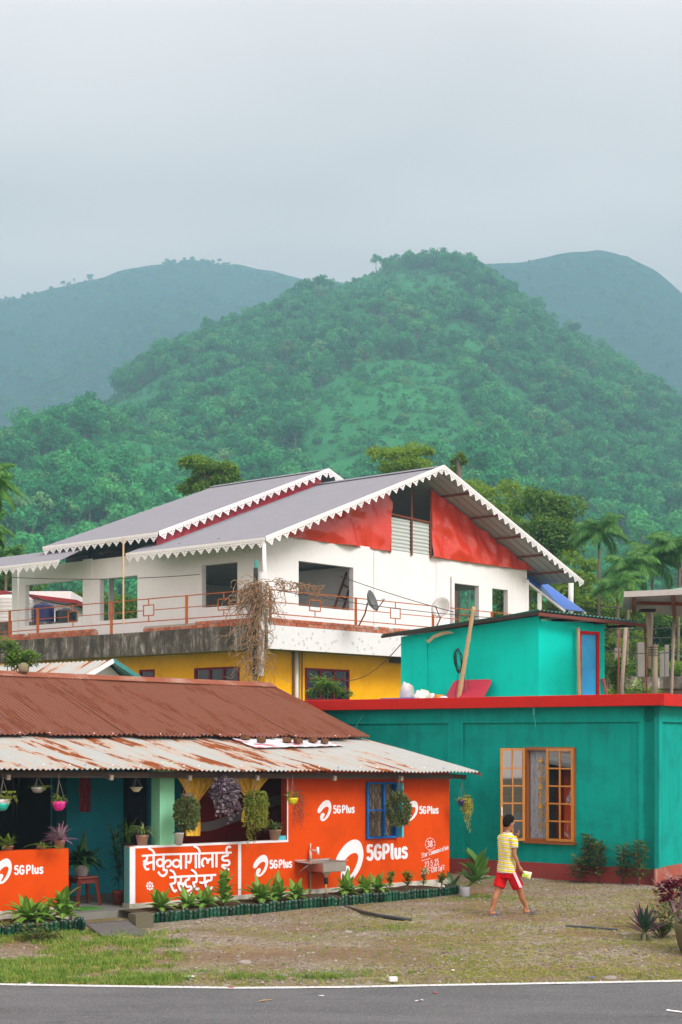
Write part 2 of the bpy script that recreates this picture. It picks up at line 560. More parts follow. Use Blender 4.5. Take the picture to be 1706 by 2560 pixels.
# ---- road
def asphalt():
    m, nt, n, l, b = _mat('asphalt')
    p = coords(nt)
    c = ramp(nt, noise_n(nt, p, 60, 6, .75), [(.3, (.05, .05, .053)), (.55, (.125, .125, .13)), (.78, (.26, .26, .26))])
    big = ramp(nt, noise_n(nt, coords(nt, (.5, 2.2, 1)), .9, 6, .6), [(.3, .72), (.7, 1.15)])
    c = mixc(nt, 1.0, c, big, 'MULTIPLY')
    vor = n.new('ShaderNodeTexVoronoi'); vor.inputs['Scale'].default_value = 110; l.new(p, vor.inputs['Vector'])
    sp = n.new('ShaderNodeSeparateColor'); l.new(vor.outputs['Color'], sp.inputs[0])
    c = mixc(nt, ramp(nt, sp.outputs[0], [(.9, 0.0), (.97, .55)]), c, (.34, .33, .31))
    # long thin cracks
    cr = ramp(nt, noise_n(nt, coords(nt, (.8, 3.0, 1)), 1.6, 8, .7, .6), [(.485, 0.0), (.5, .75), (.515, 0.0)])
    c = mixc(nt, mathn(nt, 'MULTIPLY', cr, ramp(nt, noise_n(nt, p, .8, 2), [(.45, 0.0), (.6, 1.0)])), c, (.03, .03, .03))
    l.new(c, b.inputs['Base Color']); b.inputs['Roughness'].default_value = .85
    bump(nt, noise_n(nt, p, 130, 4, .7), .6, .008)
    return m
M_asphalt = asphalt()
mb = MB(); XS = np.linspace(-16, 16, 321); vs = []; fs = []
for i, X in enumerate(XS):
    e = road_edge_d(X) + .19 + .07 * mnoise.noise(V((X * 2.2, 0, 0))) + .06 * mnoise.noise(V((X * 8, 4, 0)))
    for k, y in enumerate((3.5, 7.5, 11.5, e - .25, e)):
        vs.append((X, y, .034 if k < 4 else .012))
for i in range(len(XS) - 1):
    for k in range(4):
        a = i * 5 + k
        fs.append((a, a + 5, a + 6, a + 1))
mb.add(vs, fs)
road = struct(mb, 'road', M_asphalt)
def road_paint():
    m, nt, n, l, b = _mat('road_line_paint')
    p = coords(nt)
    c = mixc(nt, noise_n(nt, p, 5, 4), (.62, .62, .6), (.8, .8, .79))
    c = mixc(nt, ramp(nt, noise_n(nt, p, 26, 6, .75), [(.5, 0.0), (.63, .85)]), c, (.13, .13, .13))
    l.new(c, b.inputs['Base Color']); b.inputs['Roughness'].default_value = .7
    return m
mb = MB(); vs = []; fs = []
XS = np.linspace(-15, 15, 241)
for i, X in enumerate(XS):
    e = road_edge_d(X); w = .055 + .008 * mnoise.noise(V((X * 5, 1, 0)))
    vs += [(X, e - w, .0385), (X, e + w, .0375)]
for i in range(len(XS) - 1):
    gap = mnoise.noise(V((X * 0 + XS[i] * 1.7, 8, 0)))
    fs.append((2 * i, 2 * i + 2, 2 * i + 3, 2 * i + 1))
mb.add(vs, fs)
part(mb, 'edge_line', road_paint(), road, label='worn white painted edge line')

# ---- hills
def hill_material(name, g1, g2, br):
    m, nt, n, l, b = _mat(name)
    p = coords(nt)
    c = ramp(nt, noise_n(nt, p, .05, 6, .65), [(.3, g1), (.62, g2)])
    c = mixc(nt, ramp(nt, noise_n(nt, p, .013, 5, .7), [(.66, 0.0), (.74, .5)]), c, br)
    c = mixc(nt, .5, c, mixc(nt, noise_n(nt, p, .45, 5, .75), (.01, .02, .005), scl(g2, 1.5)))
    l.new(c, b.inputs['Base Color']); b.inputs['Roughness'].default_value = .95
    b.inputs['Specular IOR Level'].default_value = .1
    bump(nt, noise_n(nt, p, .5, 5, .7), .9, 2.0)
    return m
M_hill = hill_material('haze_tinted_grass', (.03, .23, .08), (.055, .39, .12), (.18, .2, .09))  # slope colour shifted to blue-green, part of the haze put into it
M_hill_far = hill_material('haze_tinted_scrub', (.02, .10, .075), (.03, .15, .105), (.05, .11, .07))  # blue of the distant haze partly mixed into the scrub colour

class Hill:
    def __init__(s, name, mat, sx, sy, dx, dd, d0, z0, back, power=1.27, amp=6.0, drop=22, seed=0, ncol=220, nrow=90):
        s.sx, s.sy, s.dx, s.dd, s.d0, s.z0, s.back, s.power, s.amp, s.drop, s.seed = sx, sy, dx, dd, d0, z0, back, power, amp, drop, seed
        cols = np.linspace(sx[0], sx[-1], ncol); vs = []
        rows = list(np.linspace(0, 1, nrow)) + list(np.linspace(1.03, 1 + back, 10))
        for t in rows:
            for x in cols:
                vs.append(s.point(x, t))
        fs = [(j * ncol + i, j * ncol + i + 1, (j + 1) * ncol + i + 1, (j + 1) * ncol + i) for j in range(len(rows) - 1) for i in range(ncol - 1)]
        mb = MB(); mb.add(vs, fs)
        s.obj = struct(mb, name, mat, True)
    def point(s, x, t):
        dr = float(np.interp(x, s.dx, s.dd)); y = float(np.interp(x, s.sx, s.sy)) + s.drop
        zr = H - (y - HY) / F * dr
        d = s.d0 + (dr - s.d0) * t
        if t <= 1: z = s.z0 + (zr - s.z0) * (t ** s.power) * (1.0 + .05 * sin(pi * t))
        else: z = zr - (zr - s.z0) * ((t - 1) / s.back) ** 1.2 * .9
        X = (x - CX) / F * d
        q = V((X * .008 + s.seed, d * .008, 0))
        env = min(1, t * 5)
        z += env * s.amp * (mnoise.noise(q) + .6 * mnoise.noise(q * 2.3) + .35 * mnoise.noise(q * 5)) * (1.5 if t < .85 else max(.35, 1.5 - (t - .85) * 8))
        return (X, d, z)

HX = [-500, -200, 0, 100, 180, 290, 420, 520, 640, 720, 830, 905, 1000, 1080, 1130, 1200, 1290, 1390, 1470, 1560, 1640, 1706, 2000, 2400]
HYS = [1350, 1250, 1165, 1100, 1045, 975, 885, 830, 785, 742, 692, 662, 637, 625, 632, 665, 728, 800, 855, 910, 970, 1020, 1200, 1350]
hill_front = Hill('hill', M_hill, HX, HYS, [-500, 0, 420, 640, 1080, 1400, 1706, 2400], [600, 620, 690, 760, 820, 790, 720, 600], 150, 2, .5, seed=1, amp=7, drop=26)
hill_knoll = Hill('hill', M_hill, [-600, -200, 0, 60, 150, 280, 420, 560, 700, 860, 1000], [1140, 1118, 1108, 1080, 1052, 1046, 1066, 1120, 1210, 1330, 1460],
                  [-600, 0, 400, 1000], [400, 400, 420, 330], 140, 2, .6, seed=5, amp=4, drop=34, ncol=120, nrow=60)
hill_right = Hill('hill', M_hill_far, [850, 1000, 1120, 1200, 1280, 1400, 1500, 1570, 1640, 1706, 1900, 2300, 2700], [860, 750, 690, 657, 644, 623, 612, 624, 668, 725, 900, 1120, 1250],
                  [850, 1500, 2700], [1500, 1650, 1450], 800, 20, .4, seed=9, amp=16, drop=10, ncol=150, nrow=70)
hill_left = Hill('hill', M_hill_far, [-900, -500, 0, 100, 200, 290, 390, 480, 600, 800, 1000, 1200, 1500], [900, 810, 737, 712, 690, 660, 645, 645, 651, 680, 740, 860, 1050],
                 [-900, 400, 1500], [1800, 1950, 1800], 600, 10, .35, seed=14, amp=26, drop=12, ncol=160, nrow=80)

# ---- forest: many trees on the slopes, too many to tell apart
def hill_tree_mesh(name, seed, h, rad, squat, mats, nl=15, cards=40, cs=.8, trunk=.35):
    r = random.Random(seed); mb = MB()
    mb.cur = 1
    mb.tube([(0, 0, -1), (r.uniform(-.3, .3), r.uniform(-.3, .3), h * trunk), (r.uniform(-.6, .6), 0, h * .75)], [.24, .19, .07], 5)
    mb.cur = 0
    for k in range(nl):
        a = r.uniform(0, 2 * pi); rr = rad * sqrt(r.random()) * .85
        zz = h * (trunk + .12 + (1 - trunk - .2) * r.random() ** .8) * (1 - .18 * rr / rad)
        c = V((cos(a) * rr, sin(a) * rr, zz)); lr = rad * r.uniform(.3, .52)
        for q in range(cards):
            d = V((r.gauss(0, 1), r.gauss(0, 1), r.gauss(.25, .8)))
            d.normalize()
            p = c + V((d.x * lr, d.y * lr, d.z * lr * squat)) * r.uniform(.75, 1.08)
            s = cs * r.uniform(.6, 1.25)
            nrm = (d + V((r.gauss(0, .35), r.gauss(0, .35), r.gauss(0.2, .35)))).normalized()
            tx = nrm.orthogonal().normalized(); tx = Quaternion(nrm, r.uniform(0, 6.28)) @ tx; ty = nrm.cross(tx)
            mb.add([p - tx * s * .5, p + ty * s * .34, p + tx * s * .55, p - ty * s * .34], [(0, 1, 2, 3)])
    o = bpy.data.objects.new(name, to_mesh(mb, name, (0, 0, 0), mats, False))
    return o

def forest_leaf(name, stops):
    m, nt, n, l, b = _mat(name)
    oi = n.new('ShaderNodeObjectInfo'); g = n.new('ShaderNodeNewGeometry')
    c = ramp(nt, oi.outputs['Random'], stops)
    c = mixc(nt, 1.0, c, ramp(nt, g.outputs['Random Per Island'], [(0, .7), (1, 1.6)]), 'MULTIPLY')
    l.new(c, b.inputs['Base Color']); b.inputs['Roughness'].default_value = .7
    b.inputs['Specular IOR Level'].default_value = .05
    tr = n.new('ShaderNodeBsdfTranslucent'); l.new(c, tr.inputs['Color'])
    mx = n.new('ShaderNodeMixShader'); mx.inputs[0].default_value = .4
    l.new(b.outputs[0], mx.inputs[1]); l.new(tr.outputs[0], mx.inputs[2])
    l.new(mx.outputs[0], n['Material Output'].inputs['Surface'])
    return m
M_forest = forest_leaf('haze_tinted_leaves', [(0, (.025, .2, .07)), (.45, (.045, .32, .105)), (.8, (.08, .4, .12)), (.95, (.11, .42, .13)), (1, (.2, .38, .14))])  # leaf colours carry some of the haze's blue-green tint
M_bark_far = plain('forest_bark', (.16, .13, .1), .9)

def scatter_collection(name, objs):
    c = bpy.data.collections.new(name)
    for o in objs: c.objects.link(o)
    return c

def scatter(name, pts, rots, scls, idx, coll, label):
    me = bpy.data.meshes.new(name); me.from_pydata([tuple(p) for p in pts], [], [])
    for an, ty, arr in (('rot', 'FLOAT_VECTOR', rots), ('scl', 'FLOAT', scls), ('idx', 'INT', idx)):
        a = me.attributes.new(an, ty, 'POINT')
        a.data.foreach_set('vector' if ty == 'FLOAT_VECTOR' else 'value', np.asarray(arr, dtype=np.float32 if ty != 'INT' else np.int32).ravel())
    o = bpy.data.objects.new(name, me); COL.objects.link(o)
    o['kind'] = 'stuff'; o['label'] = label
    ng = bpy.data.node_groups.new(name + '_nodes', 'GeometryNodeTree')
    ng.interface.new_socket('Geometry', in_out='INPUT', socket_type='NodeSocketGeometry')
    ng.interface.new_socket('Geometry', in_out='OUTPUT', socket_type='NodeSocketGeometry')
    n, l = ng.nodes, ng.links
    gi, go = n.new('NodeGroupInput'), n.new('NodeGroupOutput')
    ci = n.new('GeometryNodeCollectionInfo'); ci.inputs['Collection'].default_value = coll
    ci.inputs['Separate Children'].default_value = True; ci.inputs['Reset Children'].default_value = True
    ip = n.new('GeometryNodeInstanceOnPoints'); ip.inputs['Pick Instance'].default_value = True
    def attr(nm, ty):
        a = n.new('GeometryNodeInputNamedAttribute'); a.data_type = ty; a.inputs['Name'].default_value = nm
        return a.outputs['Attribute']
    er = n.new('FunctionNodeEulerToRotation'); l.new(attr('rot', 'FLOAT_VECTOR'), er.inputs[0])
    l.new(gi.outputs[0], ip.inputs['Points']); l.new(ci.outputs[0], ip.inputs['Instance'])
    l.new(attr('idx', 'INT'), ip.inputs['Instance Index']); l.new(er.outputs[0], ip.inputs['Rotation'])
    l.new(attr('scl', 'FLOAT'), ip.inputs['Scale']); l.new(ip.outputs[0], go.inputs[0])
    md = o.modifiers.new('scatter', 'NODES'); md.node_group = ng
    return o

fm = [M_forest, M_bark_far]
protos = [hill_tree_mesh('forest_tree_a', 1, 9.5, 3.6, .75, fm), hill_tree_mesh('forest_tree_b', 2, 11.5, 3.4, .95, fm, 15),
          hill_tree_mesh('forest_tree_c', 3, 7.5, 4.2, .55, fm, 14), hill_tree_mesh('forest_tree_d', 4, 13, 2.9, .9, fm, 13, 28, .9, .5),
          hill_tree_mesh('forest_tree_e', 5, 4.0, 2.6, .7, fm, 9, 24, .75, .1), hill_tree_mesh('forest_tree_f', 6, 3.0, 2.2, .7, fm, 8, 22, .6, .05)]
tree_coll = scatter_collection('forest_trees', protos)

def forest(name, hill, n, x0, x1, t0, t1, label, smin=.4, smax=1.2, clear=True, seed=3, ks=1.0):
    r = random.Random(seed); P = []; R = []; S = []; I = []
    tries = 0
    while len(P) < n and tries < n * 8:
        tries += 1
        x = r.uniform(x0, x1); t = t0 + (t1 - t0) * r.random() ** .72
        X, d, z = hill.point(x, t)
        q = mnoise.noise(V((X * .011 + 3, d * .006, hill.seed))) + .5 * mnoise.noise(V((X * .03, d * .02, 7 + hill.seed)))
        shrub = False
        if clear:
            # grassy clearings: one below the summit, others scattered by noise
            dx, dt = (x - 960) / 260, (t - .43) / .17
            opening = q > .33 or (hill is hill_front and dx * dx + dt * dt < 1.0 + q)
            if opening:
                if r.random() < .25: continue
                shrub = True
        P.append((X, d, z - .3)); R.append((r.uniform(-.08, .08), r.uniform(-.08, .08), r.uniform(0, 6.28)))
        big = r.random() ** 1.6
        S.append((smin + (smax - smin) * big) * ks * (.75 if shrub else 1)); I.append(r.choice((4, 5)) if shrub else r.choice((0, 0, 1, 1, 2, 3, 4)))
    scatter(name, P, R, S, I, tree_coll, label)
forest('forest', hill_front, 17000, -250, 2000, .03, 1.02, 'dense green forest covering the steep middle hill', seed=3)
forest('forest', hill_knoll, 2600, -350, 900, .08, 1.03, 'bright green woods on the low spur at left', .6, 1.1, seed=4)
forest('forest', hill_right, 2600, 950, 2200, .3, .975, 'hazy woods on the farther right hill', .45, 1.0, clear=False, seed=5)
forest('forest', hill_left, 6500, -500, 1250, .1, .965, 'blue hazy woods on the distant left hill', .6, 1.2, clear=False, seed=6)

# ---- the hazy air
def haze():
    mb = MB(); mb.box((0, 1230, 336), 3000, 2540, 674)
    m = bpy.data.materials.new('hazy_air'); m.use_nodes = True
    nt = m.node_tree; nt.nodes.clear()
    out = nt.nodes.new('ShaderNodeOutputMaterial'); pv = nt.nodes.new('ShaderNodeVolumePrincipled')
    pv.inputs['Color'].default_value = (.43, .78, 1.0, 1)
    pv.inputs['Density'].default_value = .00082
    pv.inputs['Anisotropy'].default_value = 0.0
    nt.links.new(pv.outputs[0], out.inputs['Volume'])
    o = struct(mb, 'haze', m, kind='stuff', label='pale blue damp haze over the valley')
    return o
haze()
# ================================================================== RESTAURANT (orange shack at left)
M_orange = paint('orange_wall_paint', (.66, .066, .002), .55, .08, (.34, .04, .006), .45, .2, .22, 45)
M_red_in = paint('shaded_red_paint', (.33, .02, .012), .7, .1)  # orange-red wall darkened to maroon: veranda shade put into the colour
M_teal_in = paint('turquoise_wall_paint', (.02, .27, .34), .6, .12, (.03, .1, .1), .4)
M_white_paint = paint('white_sign_paint', (.8, .78, .81), .6, .07, (.62, .5, .48), .5, .25, bump_s=.12, chips=(.62, .2, .12))
M_mint = paint('mint_pillar_paint', (.27, .68, .42), .55, .08, (.18, .42, .25), .4, .35)
M_plinth = paint('limewash_plinth', (.58, .55, .48), .85, .15, (.16, .17, .08), .8, .5, .5, 30)
M_tealend = paint('faded_turquoise_paint', (.1, .42, .42), .6, .1, (.3, .2, .15), .5, .3)
M_wood_dark = paint('weathered_dark_timber', (.075, .055, .045), .8, .3, (.03, .02, .02), .5, bump_s=.4, bump_scale=25)
M_wood_grey = paint('grey_weathered_timber', (.3, .26, .2), .85, .2)
M_floor_cem = paint('cement_floor', (.2, .2, .18), .8, .15, (.08, .09, .05), .5)
M_dark_room = plain('interior_gloom', (.06, .06, .06), .9)  # near-black colour stands in for the gloom of unlit rooms

def rusty_sheet(name, base, rust, amount, seed, halo_k=.55):
    m, nt, n, l, b = _mat(name)
    tc = n.new('ShaderNodeTexCoord'); mp = n.new('ShaderNodeMapping'); l.new(tc.outputs['UV'], mp.inputs[0])
    mp.inputs['Location'].default_value = (seed * 3.1, seed, 0); mp.inputs['Scale'].default_value = (2.9, .42, 1)
    f = noise_n(nt, mp.outputs[0], 1.15, 7, .62, .25)
    mp2 = n.new('ShaderNodeMapping'); l.new(tc.outputs['UV'], mp2.inputs[0]); mp2.inputs['Scale'].default_value = (14, 1.1, 1)
    f2 = noise_n(nt, mp2.outputs[0], 1.5, 6, .7)
    ff = mathn(nt, 'ADD', f, mathn(nt, 'MULTIPLY', mathn(nt, 'SUBTRACT', f2, .5), .35))
    mask = ramp(nt, ff, [(.60 - amount, 0.0), (.64 - amount, 1.0)])
    halo = ramp(nt, ff, [(.52 - amount, 0.0), (.63 - amount, 1.0)])
    bc = mixc(nt, noise_n(nt, mp2.outputs[0], 3, 4), scl(base, .86), scl(base, 1.1))
    c = mixc(nt, mathn(nt, 'MULTIPLY', halo, halo_k), bc, (.55, .26, .1))
    rc = ramp(nt, noise_n(nt, mp2.outputs[0], 2.2, 6, .7), [(.3, scl(rust, .6)), (.55, rust), (.8, scl(rust, 1.6))])
    c = mixc(nt, mask, c, rc)
    l.new(c, b.inputs['Base Color'])
    b.inputs['Metallic'].default_value = .0
    b.inputs['Specular IOR Level'].default_value = .12
    l.new(ramp(nt, mask, [(0, .42), (1, .9)]), b.inputs['Roughness'])
    bump(nt, ff, .2, .01)
    return m
M_zinc = [rusty_sheet('rust_streaked_zinc', (.42, .44, .42), (.27, .075, .022), a, s) for a, s in ((.07, 1), (.04, 2.3), (.1, 4.1), (.06, 7.7), (-.02, 5.2))]
M_rustroof = rusty_sheet('brown_rusted_sheet', (.2, .07, .038), (.19, .063, .034), .05, 3, .0)
M_rustroof2 = rusty_sheet('brown_rusted_sheet_dull', (.2, .06, .03), (.19, .055, .028), .05, 8, .0)
M_ridge = paint('rust_ridge_cap', (.25, .08, .045), .7, .2, (.5, .4, .33), .5)

M_side = paint('grey_cement_side', (.12, .12, .115), .9, .2)
RA, RB = ground(325, 2288), ground(1124, 2218)
RW = Wall(RA, RB - RA, shear=-.022)
RLEN = (RB - RA).length
uS = RW.pix(172, 2112)[0]                 # right end of the little left parapet
sill = .965
u437, u718, u400 = RW.pix(437, 2000)[0], RW.pix(718, 2000)[0], RW.pix(400, 2000)[0]
wu0, wz0 = RW.pix(914, 2097); wu1, wz1 = RW.pix(990, 1955)
rest = thing('restaurant', 'orange roadside restaurant with rusty corrugated roof and white lettering', 'building', RW.pt(3, 0, -2))
mb = wall_holes(MB(), RW, 0, RLEN, .16, 2.13, [(0, u718, sill, 2.13), (wu0, wu1, wz0, wz1)], 0, -.15)
part(mb, 'wall', M_orange, rest)
mb = MB(); mb.wbox(RW, -.02, RLEN + .02, 0, .16, .02, -.17); part(mb, 'plinth', M_plinth, rest)
mb = MB(); mb.wbox(RW, uS - 2.6, uS, .2, sill + .01, 0, -.14); part(mb, 'low_wall', M_orange, rest)
mb = MB(); mb.wbox(RW, uS - 2.6, uS + .01, 0, .2, .02, -.16); part(mb, 'plinth', M_plinth, rest)
mb = MB(); mb.wbox(RW, -.008, 0, .0, sill, .0, -.15); part(mb, 'wall_end', M_tealend, rest)
mb = MB(); mb.wbox(RW, u400, u437, sill, 2.16, .003, -.24); bevel(part(mb, 'pillar', M_mint, rest), .008)
# white painted trims
wl_ = MB(); s_ = RW.pix(603, 2104)[0]
wl_.wbox(RW, 0, .085, .03, sill - .002, .0045, 0); part(wl_, 'painted_border', M_white_paint, rest)
wl_ = MB(); wl_.wbox(RW, s_ - .055, s_, .13, sill - .03, .0045, 0); part(wl_, 'painted_border', M_white_paint, rest)
wl_ = MB(); wl_.wbox(RW, 0.086, u718 + .02, sill - .028, sill + .004, .006, -.1); part(wl_, 'painted_border', M_white_paint, rest)
wl_ = MB(); wl_.wbox(RW, u718 - .002, u718 + .018, sill + .004, 1.93, .006, 0); part(wl_, 'painted_border', M_white_paint, rest)
# back walls of the veranda, side and rear walls
DB = -1.95
bu = lambda x: RW.pix(x, 2050, DB)[0]
mb = wall_holes(MB(), RW, -3.6, bu(455), .1, 2.36, [(-3.4, bu(138), .1, 2.1), (bu(309), bu(372), .1, 2.05)], DB, DB - .14)
part(mb, 'back_wall', M_teal_in, rest)
mb = MB(); mb.wbox(RW, bu(455), RLEN, .1, 2.36, DB + .004, DB - .14); part(mb, 'back_wall', M_red_in, rest)
mb = MB(); mb.wbox(RW, bu(138), bu(163), .1, 2.15, DB + .05, DB - .1); part(mb, 'door_jamb', paint('dark_teal_jamb', (.015, .06, .07)), rest)
mb = MB(); mb.wbox(RW, RLEN - .15, RLEN, 0, 2.08, -.15, -8.2); part(mb, 'side_wall', M_side, rest)
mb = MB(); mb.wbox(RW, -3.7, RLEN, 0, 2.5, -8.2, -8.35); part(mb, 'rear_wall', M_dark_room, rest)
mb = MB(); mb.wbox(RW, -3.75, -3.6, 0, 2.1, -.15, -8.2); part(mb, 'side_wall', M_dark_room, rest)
mb = MB(); mb.wbox(RW, -3.6, RLEN - .15, 0, .1, -.16, -8.2); part(mb, 'veranda_floor', M_floor_cem, rest)
mb = MB(); mb.wbox(RW, uS, 0, 0, .1, .1, -.16); part(mb, 'door_step', M_floor_cem, rest)
# dark wood door in the right doorway, part open
M_door_r = paint('dark_blue_door', (.03, .028, .05), .5, .2)
mb = MB(); mb.wbox(RW, bu(330), bu(371), .1, 2.04, DB - .05, DB - .09)
for k in range(4):
    u = bu(332) + (bu(369) - bu(332)) * k / 4
    mb.wbox(RW, u, u + .02, .12, 2.0, DB - .03, DB - .05)
part(mb, 'door', M_door_r, rest)

# ---- roof
EO, JO, RO = .55, -2.23, -5.3
ez = lambda u: 2.10 - .019 * (u + 2.2)
jz = lambda u: 2.50 + .006 * (3 - u)
rz = lambda u: 3.60 + .01 * (2 - u)
P3 = lambda u, z, off: (lambda q: V((q.x, q.y, z)))(RW.pt(u, 0, off))
u0r, u1r = -3.9, 6.29
nlow = 13; wsh = (u1r - u0r) / nlow
for i in range(nlow):
    a, b_ = u0r + i * wsh, u0r + (i + 1) * wsh
    if i == nlow - 1: b_ = u1r
    mb = MB(); r_ = random.Random(i)
    do = r_.uniform(-.03, .03)
    ra, rb = JO - .25, EO + do
    corr(mb, P3(a, ez(a), rb), P3(b_, ez(b_), rb), P3(a, jz(a) + .02, ra), P3(b_, jz(b_) + .02, ra), 10, .013, 6, 8, u_off=a, lift=0, sag=.02, seed=3)
    part(mb, 'roof_sheet', M_zinc[(0, 2, 1, 0, 3, 2, 0, 3, 2, 1, 3, 4, 4)[i]], rest, True)
# curled corner of the last sheet
mb = MB()
cpts = []
for k in range(7):
    a = k / 6
    cpts.append([P3(u1r + .085 * a, ez(u1r) + .012 - .09 * a ** 2.2, EO - .55 * 0 - w * 2.6) + V((0, 0, .19 * w * 2.6)) for w in (0, .33, .66, 1)])
for i in range(6):
    for j in range(3):
        mb.quad(cpts[i][j], cpts[i + 1][j], cpts[i + 1][j + 1], cpts[i][j + 1], [(i * .05, j), (i * .05 + .05, j), (i * .05 + .05, j + 1), (i * .05, j + 1)])
part(mb, 'sheet_edge', M_zinc[4], rest, True)
nup = 12; wsu = (u1r - u0r) / nup
for i in range(nup):
    a, b_ = u0r + i * wsu, u0r + (i + 1) * wsu
    if i == nup - 1: b_ = u1r - .02
    mb = MB(); r_ = random.Random(40 + i); do = r_.uniform(-.02, .03)
    corr(mb, P3(a, jz(a) + .05, JO + do), P3(b_, jz(b_) + .05, JO + do), P3(a, rz(a), RO), P3(b_, rz(b_), RO), 11, .017, 5, 8, u_off=a, lift=0, sag=.025, seed=30)
    part(mb, 'roof_sheet', M_rustroof, rest, True)
    # back slope
    mb = MB()
    corr(mb, P3(b_, 2.55, RO - 3.3), P3(a, 2.55, RO - 3.3), P3(b_, rz(b_), RO), P3(a, rz(a), RO), 11, .012, 2, 4, u_off=a)
    part(mb, 'roof_sheet', M_rustroof2, rest, True)
# a short second course that peeks out below the upper sheets
for i in range(6):
    a = u0r + .6 + i * 1.55; b_ = a + 1.2
    mb = MB(); corr(mb, P3(a, jz(a) + .028, JO + .16), P3(b_, jz(b_) + .028, JO + .16), P3(a, jz(a) + .12, JO - .3), P3(b_, jz(b_) + .12, JO - .3), 15, .012, 1, 6, u_off=a)
    part(mb, 'roof_sheet', M_rustroof2, rest, True)
for i in range(5):
    a = u0r + i * (u1r - u0r) / 5; b_ = u0r + (i + 1) * (u1r - u0r) / 5 - .004
    mb = MB()
    ring = []
    for u in (a, b_):
        ring.append([P3(u, rz(u) - .035, RO + .2), P3(u, rz(u) + .03, RO + .06), P3(u, rz(u) + .055, RO), P3(u, rz(u) + .03, RO - .06), P3(u, rz(u) - .035, RO - .2),
                     P3(u, rz(u) - .045, RO - .2), P3(u, rz(u) + .035, RO), P3(u, rz(u) - .045, RO + .2)])
    mb.loft(ring); part(mb, 'ridge_cap', M_ridge, rest)
# eave beam, rafters, gable end boards
mb = MB(); mb.bar(P3(-3.8, ez(-3.8) - .075, .34), P3(5.9, ez(5.9) - .075, .34), .05, .085); part(mb, 'eave_beam', M_wood_dark, rest)
for x in (20, 277, 473, 642, 835, 1002):
    u = RW.pix(x, 1935, .38)[0]; z = ez(u) - .085
    mb = MB(); mb.bar(P3(u, z - .03, .42), P3(u, z + .28, -1.2), .05, .07); part(mb, 'rafter', M_wood_grey, rest)
mb = MB(); mb.bar(P3(5.85, ez(5.85) - .07, .3), P3(6.22, ez(6.2) - .09, .3), .06, .075); part(mb, 'eave_beam', M_wood_dark, rest)
mb = MB()
mb.prism([P3(RLEN - .02, 2.0, -.2), P3(RLEN - .02, 2.05, -.2), P3(RLEN - .02, jz(6) - .06, JO), P3(RLEN - .02, rz(6) - .06, RO), P3(RLEN - .02, 2.55, RO - 2.9), P3(RLEN - .02, 2.0, RO - 2.9)], (RW.U * -.05))
part(mb, 'gable_wall', M_side, rest)
# roofing nails with white and blue washers
nail = MB(); nail.lathe((0, 0, 0), [(.014, 0), (.014, .006), (.005, .014)], 8)
me_nail = [to_mesh(nail, 'washer', (0, 0, 0), plain('washer_blue', (.1, .2, .55), .4), True), to_mesh(nail, 'washer', (0, 0, 0), plain('washer_white', (.75, .75, .75), .4), True)]
r_ = random.Random(5)
for off, n_, sp in ((.38, 26, .36), (JO + .07, 24, .4)):
    for k in range(n_):
        u = -3.0 + k * sp + r_.uniform(-.07, .07)
        if u > 6.1: continue
        z = ez(u) + (jz(u) + .02 - ez(u)) * (EO - off) / (EO - JO + .25) + .024 if off > 0 else jz(u) + .055
        o = bpy.data.objects.new('washer', me_nail[0 if (k * 7 + (off < 0)) % 3 == 0 else 1]); COL.objects.link(o)
        o.parent = rest; o.location = P3(u, z, off) - wloc(rest)

# ---- painted logos and lettering
LOGO = [(122, 965), (128, 930), (150, 885), (190, 830), (230, 796), (275, 780), (315, 798), (336, 845), (342, 900), (335, 950), (315, 1010), (285, 1060), (250, 1097), (215, 1117),
        (185, 1112), (168, 1088), (165, 1052), (174, 1015), (190, 994), (210, 985), (228, 990), (235, 1010), (230, 1035), (215, 1060), (207, 1078), (213, 1085), (235, 1068), (265, 1025),
        (288, 975), (300, 930), (298, 902), (280, 886), (255, 890), (225, 910), (195, 945), (172, 975), (150, 989), (130, 984)]
def poly_fill(pts3, name, mat, parent, sm=True):
    bm = bmesh.new(); off = wloc(parent)
    vs = [bm.verts.new(tuple(p - off)) for p in pts3]
    es = [bm.edges.new((vs[i], vs[(i + 1) % len(vs)])) for i in range(len(vs))]
    bmesh.ops.triangle_fill(bm, use_beauty=True, edges=es)
    me = bpy.data.meshes.new(name); bm.to_mesh(me); bm.free(); me.materials.append(mat)
    o = bpy.data.objects.new(name, me); COL.objects.link(o); o.parent = parent; WL[o.name] = off.copy()
    return o
lg = [(p.x, p.y) for p in smooth_path(LOGO + LOGO[:1], 3)][:-1]
def logo(W, x0, x1, y0, y1, off=.0035, mat=None, skew=0.0):
    pts = [W.at(x0 + (px - 122) / 220 * (x1 - x0), y0 + (py - 780) / 338 * (y1 - y0) + skew * (px - 122) / 220, off) for px, py in lg]
    return poly_fill(pts, 'logo', mat or M_white_paint, rest)
logo(RW, 839, 909, 2098.5, 2206.5)
logo(RW, 794, 829, 2000, 2053); logo(RW, 1011, 1046, 2002, 2052); logo(RW, 633, 671, 2137, 2192); logo(RW, -14, 30, 2146, 2210)
M_grey_sw = paint('grey_white_swoosh', (.5, .46, .44), .6)
SW = [(462, 2030), (480, 2052), (520, 2055), (580, 2035), (650, 2005), (690, 1989), (720, 1984), (760, 1990), (800, 2010), (800, 2030), (760, 2017), (720, 2011), (690, 2014), (650, 2030), (580, 2058), (520, 2078), (470, 2070)]
poly_fill([RW.at(p.x, p.y, DB + .02) for p in smooth_path(SW + SW[:1], 3)[:-1]], 'painted_swoosh', M_grey_sw, rest)

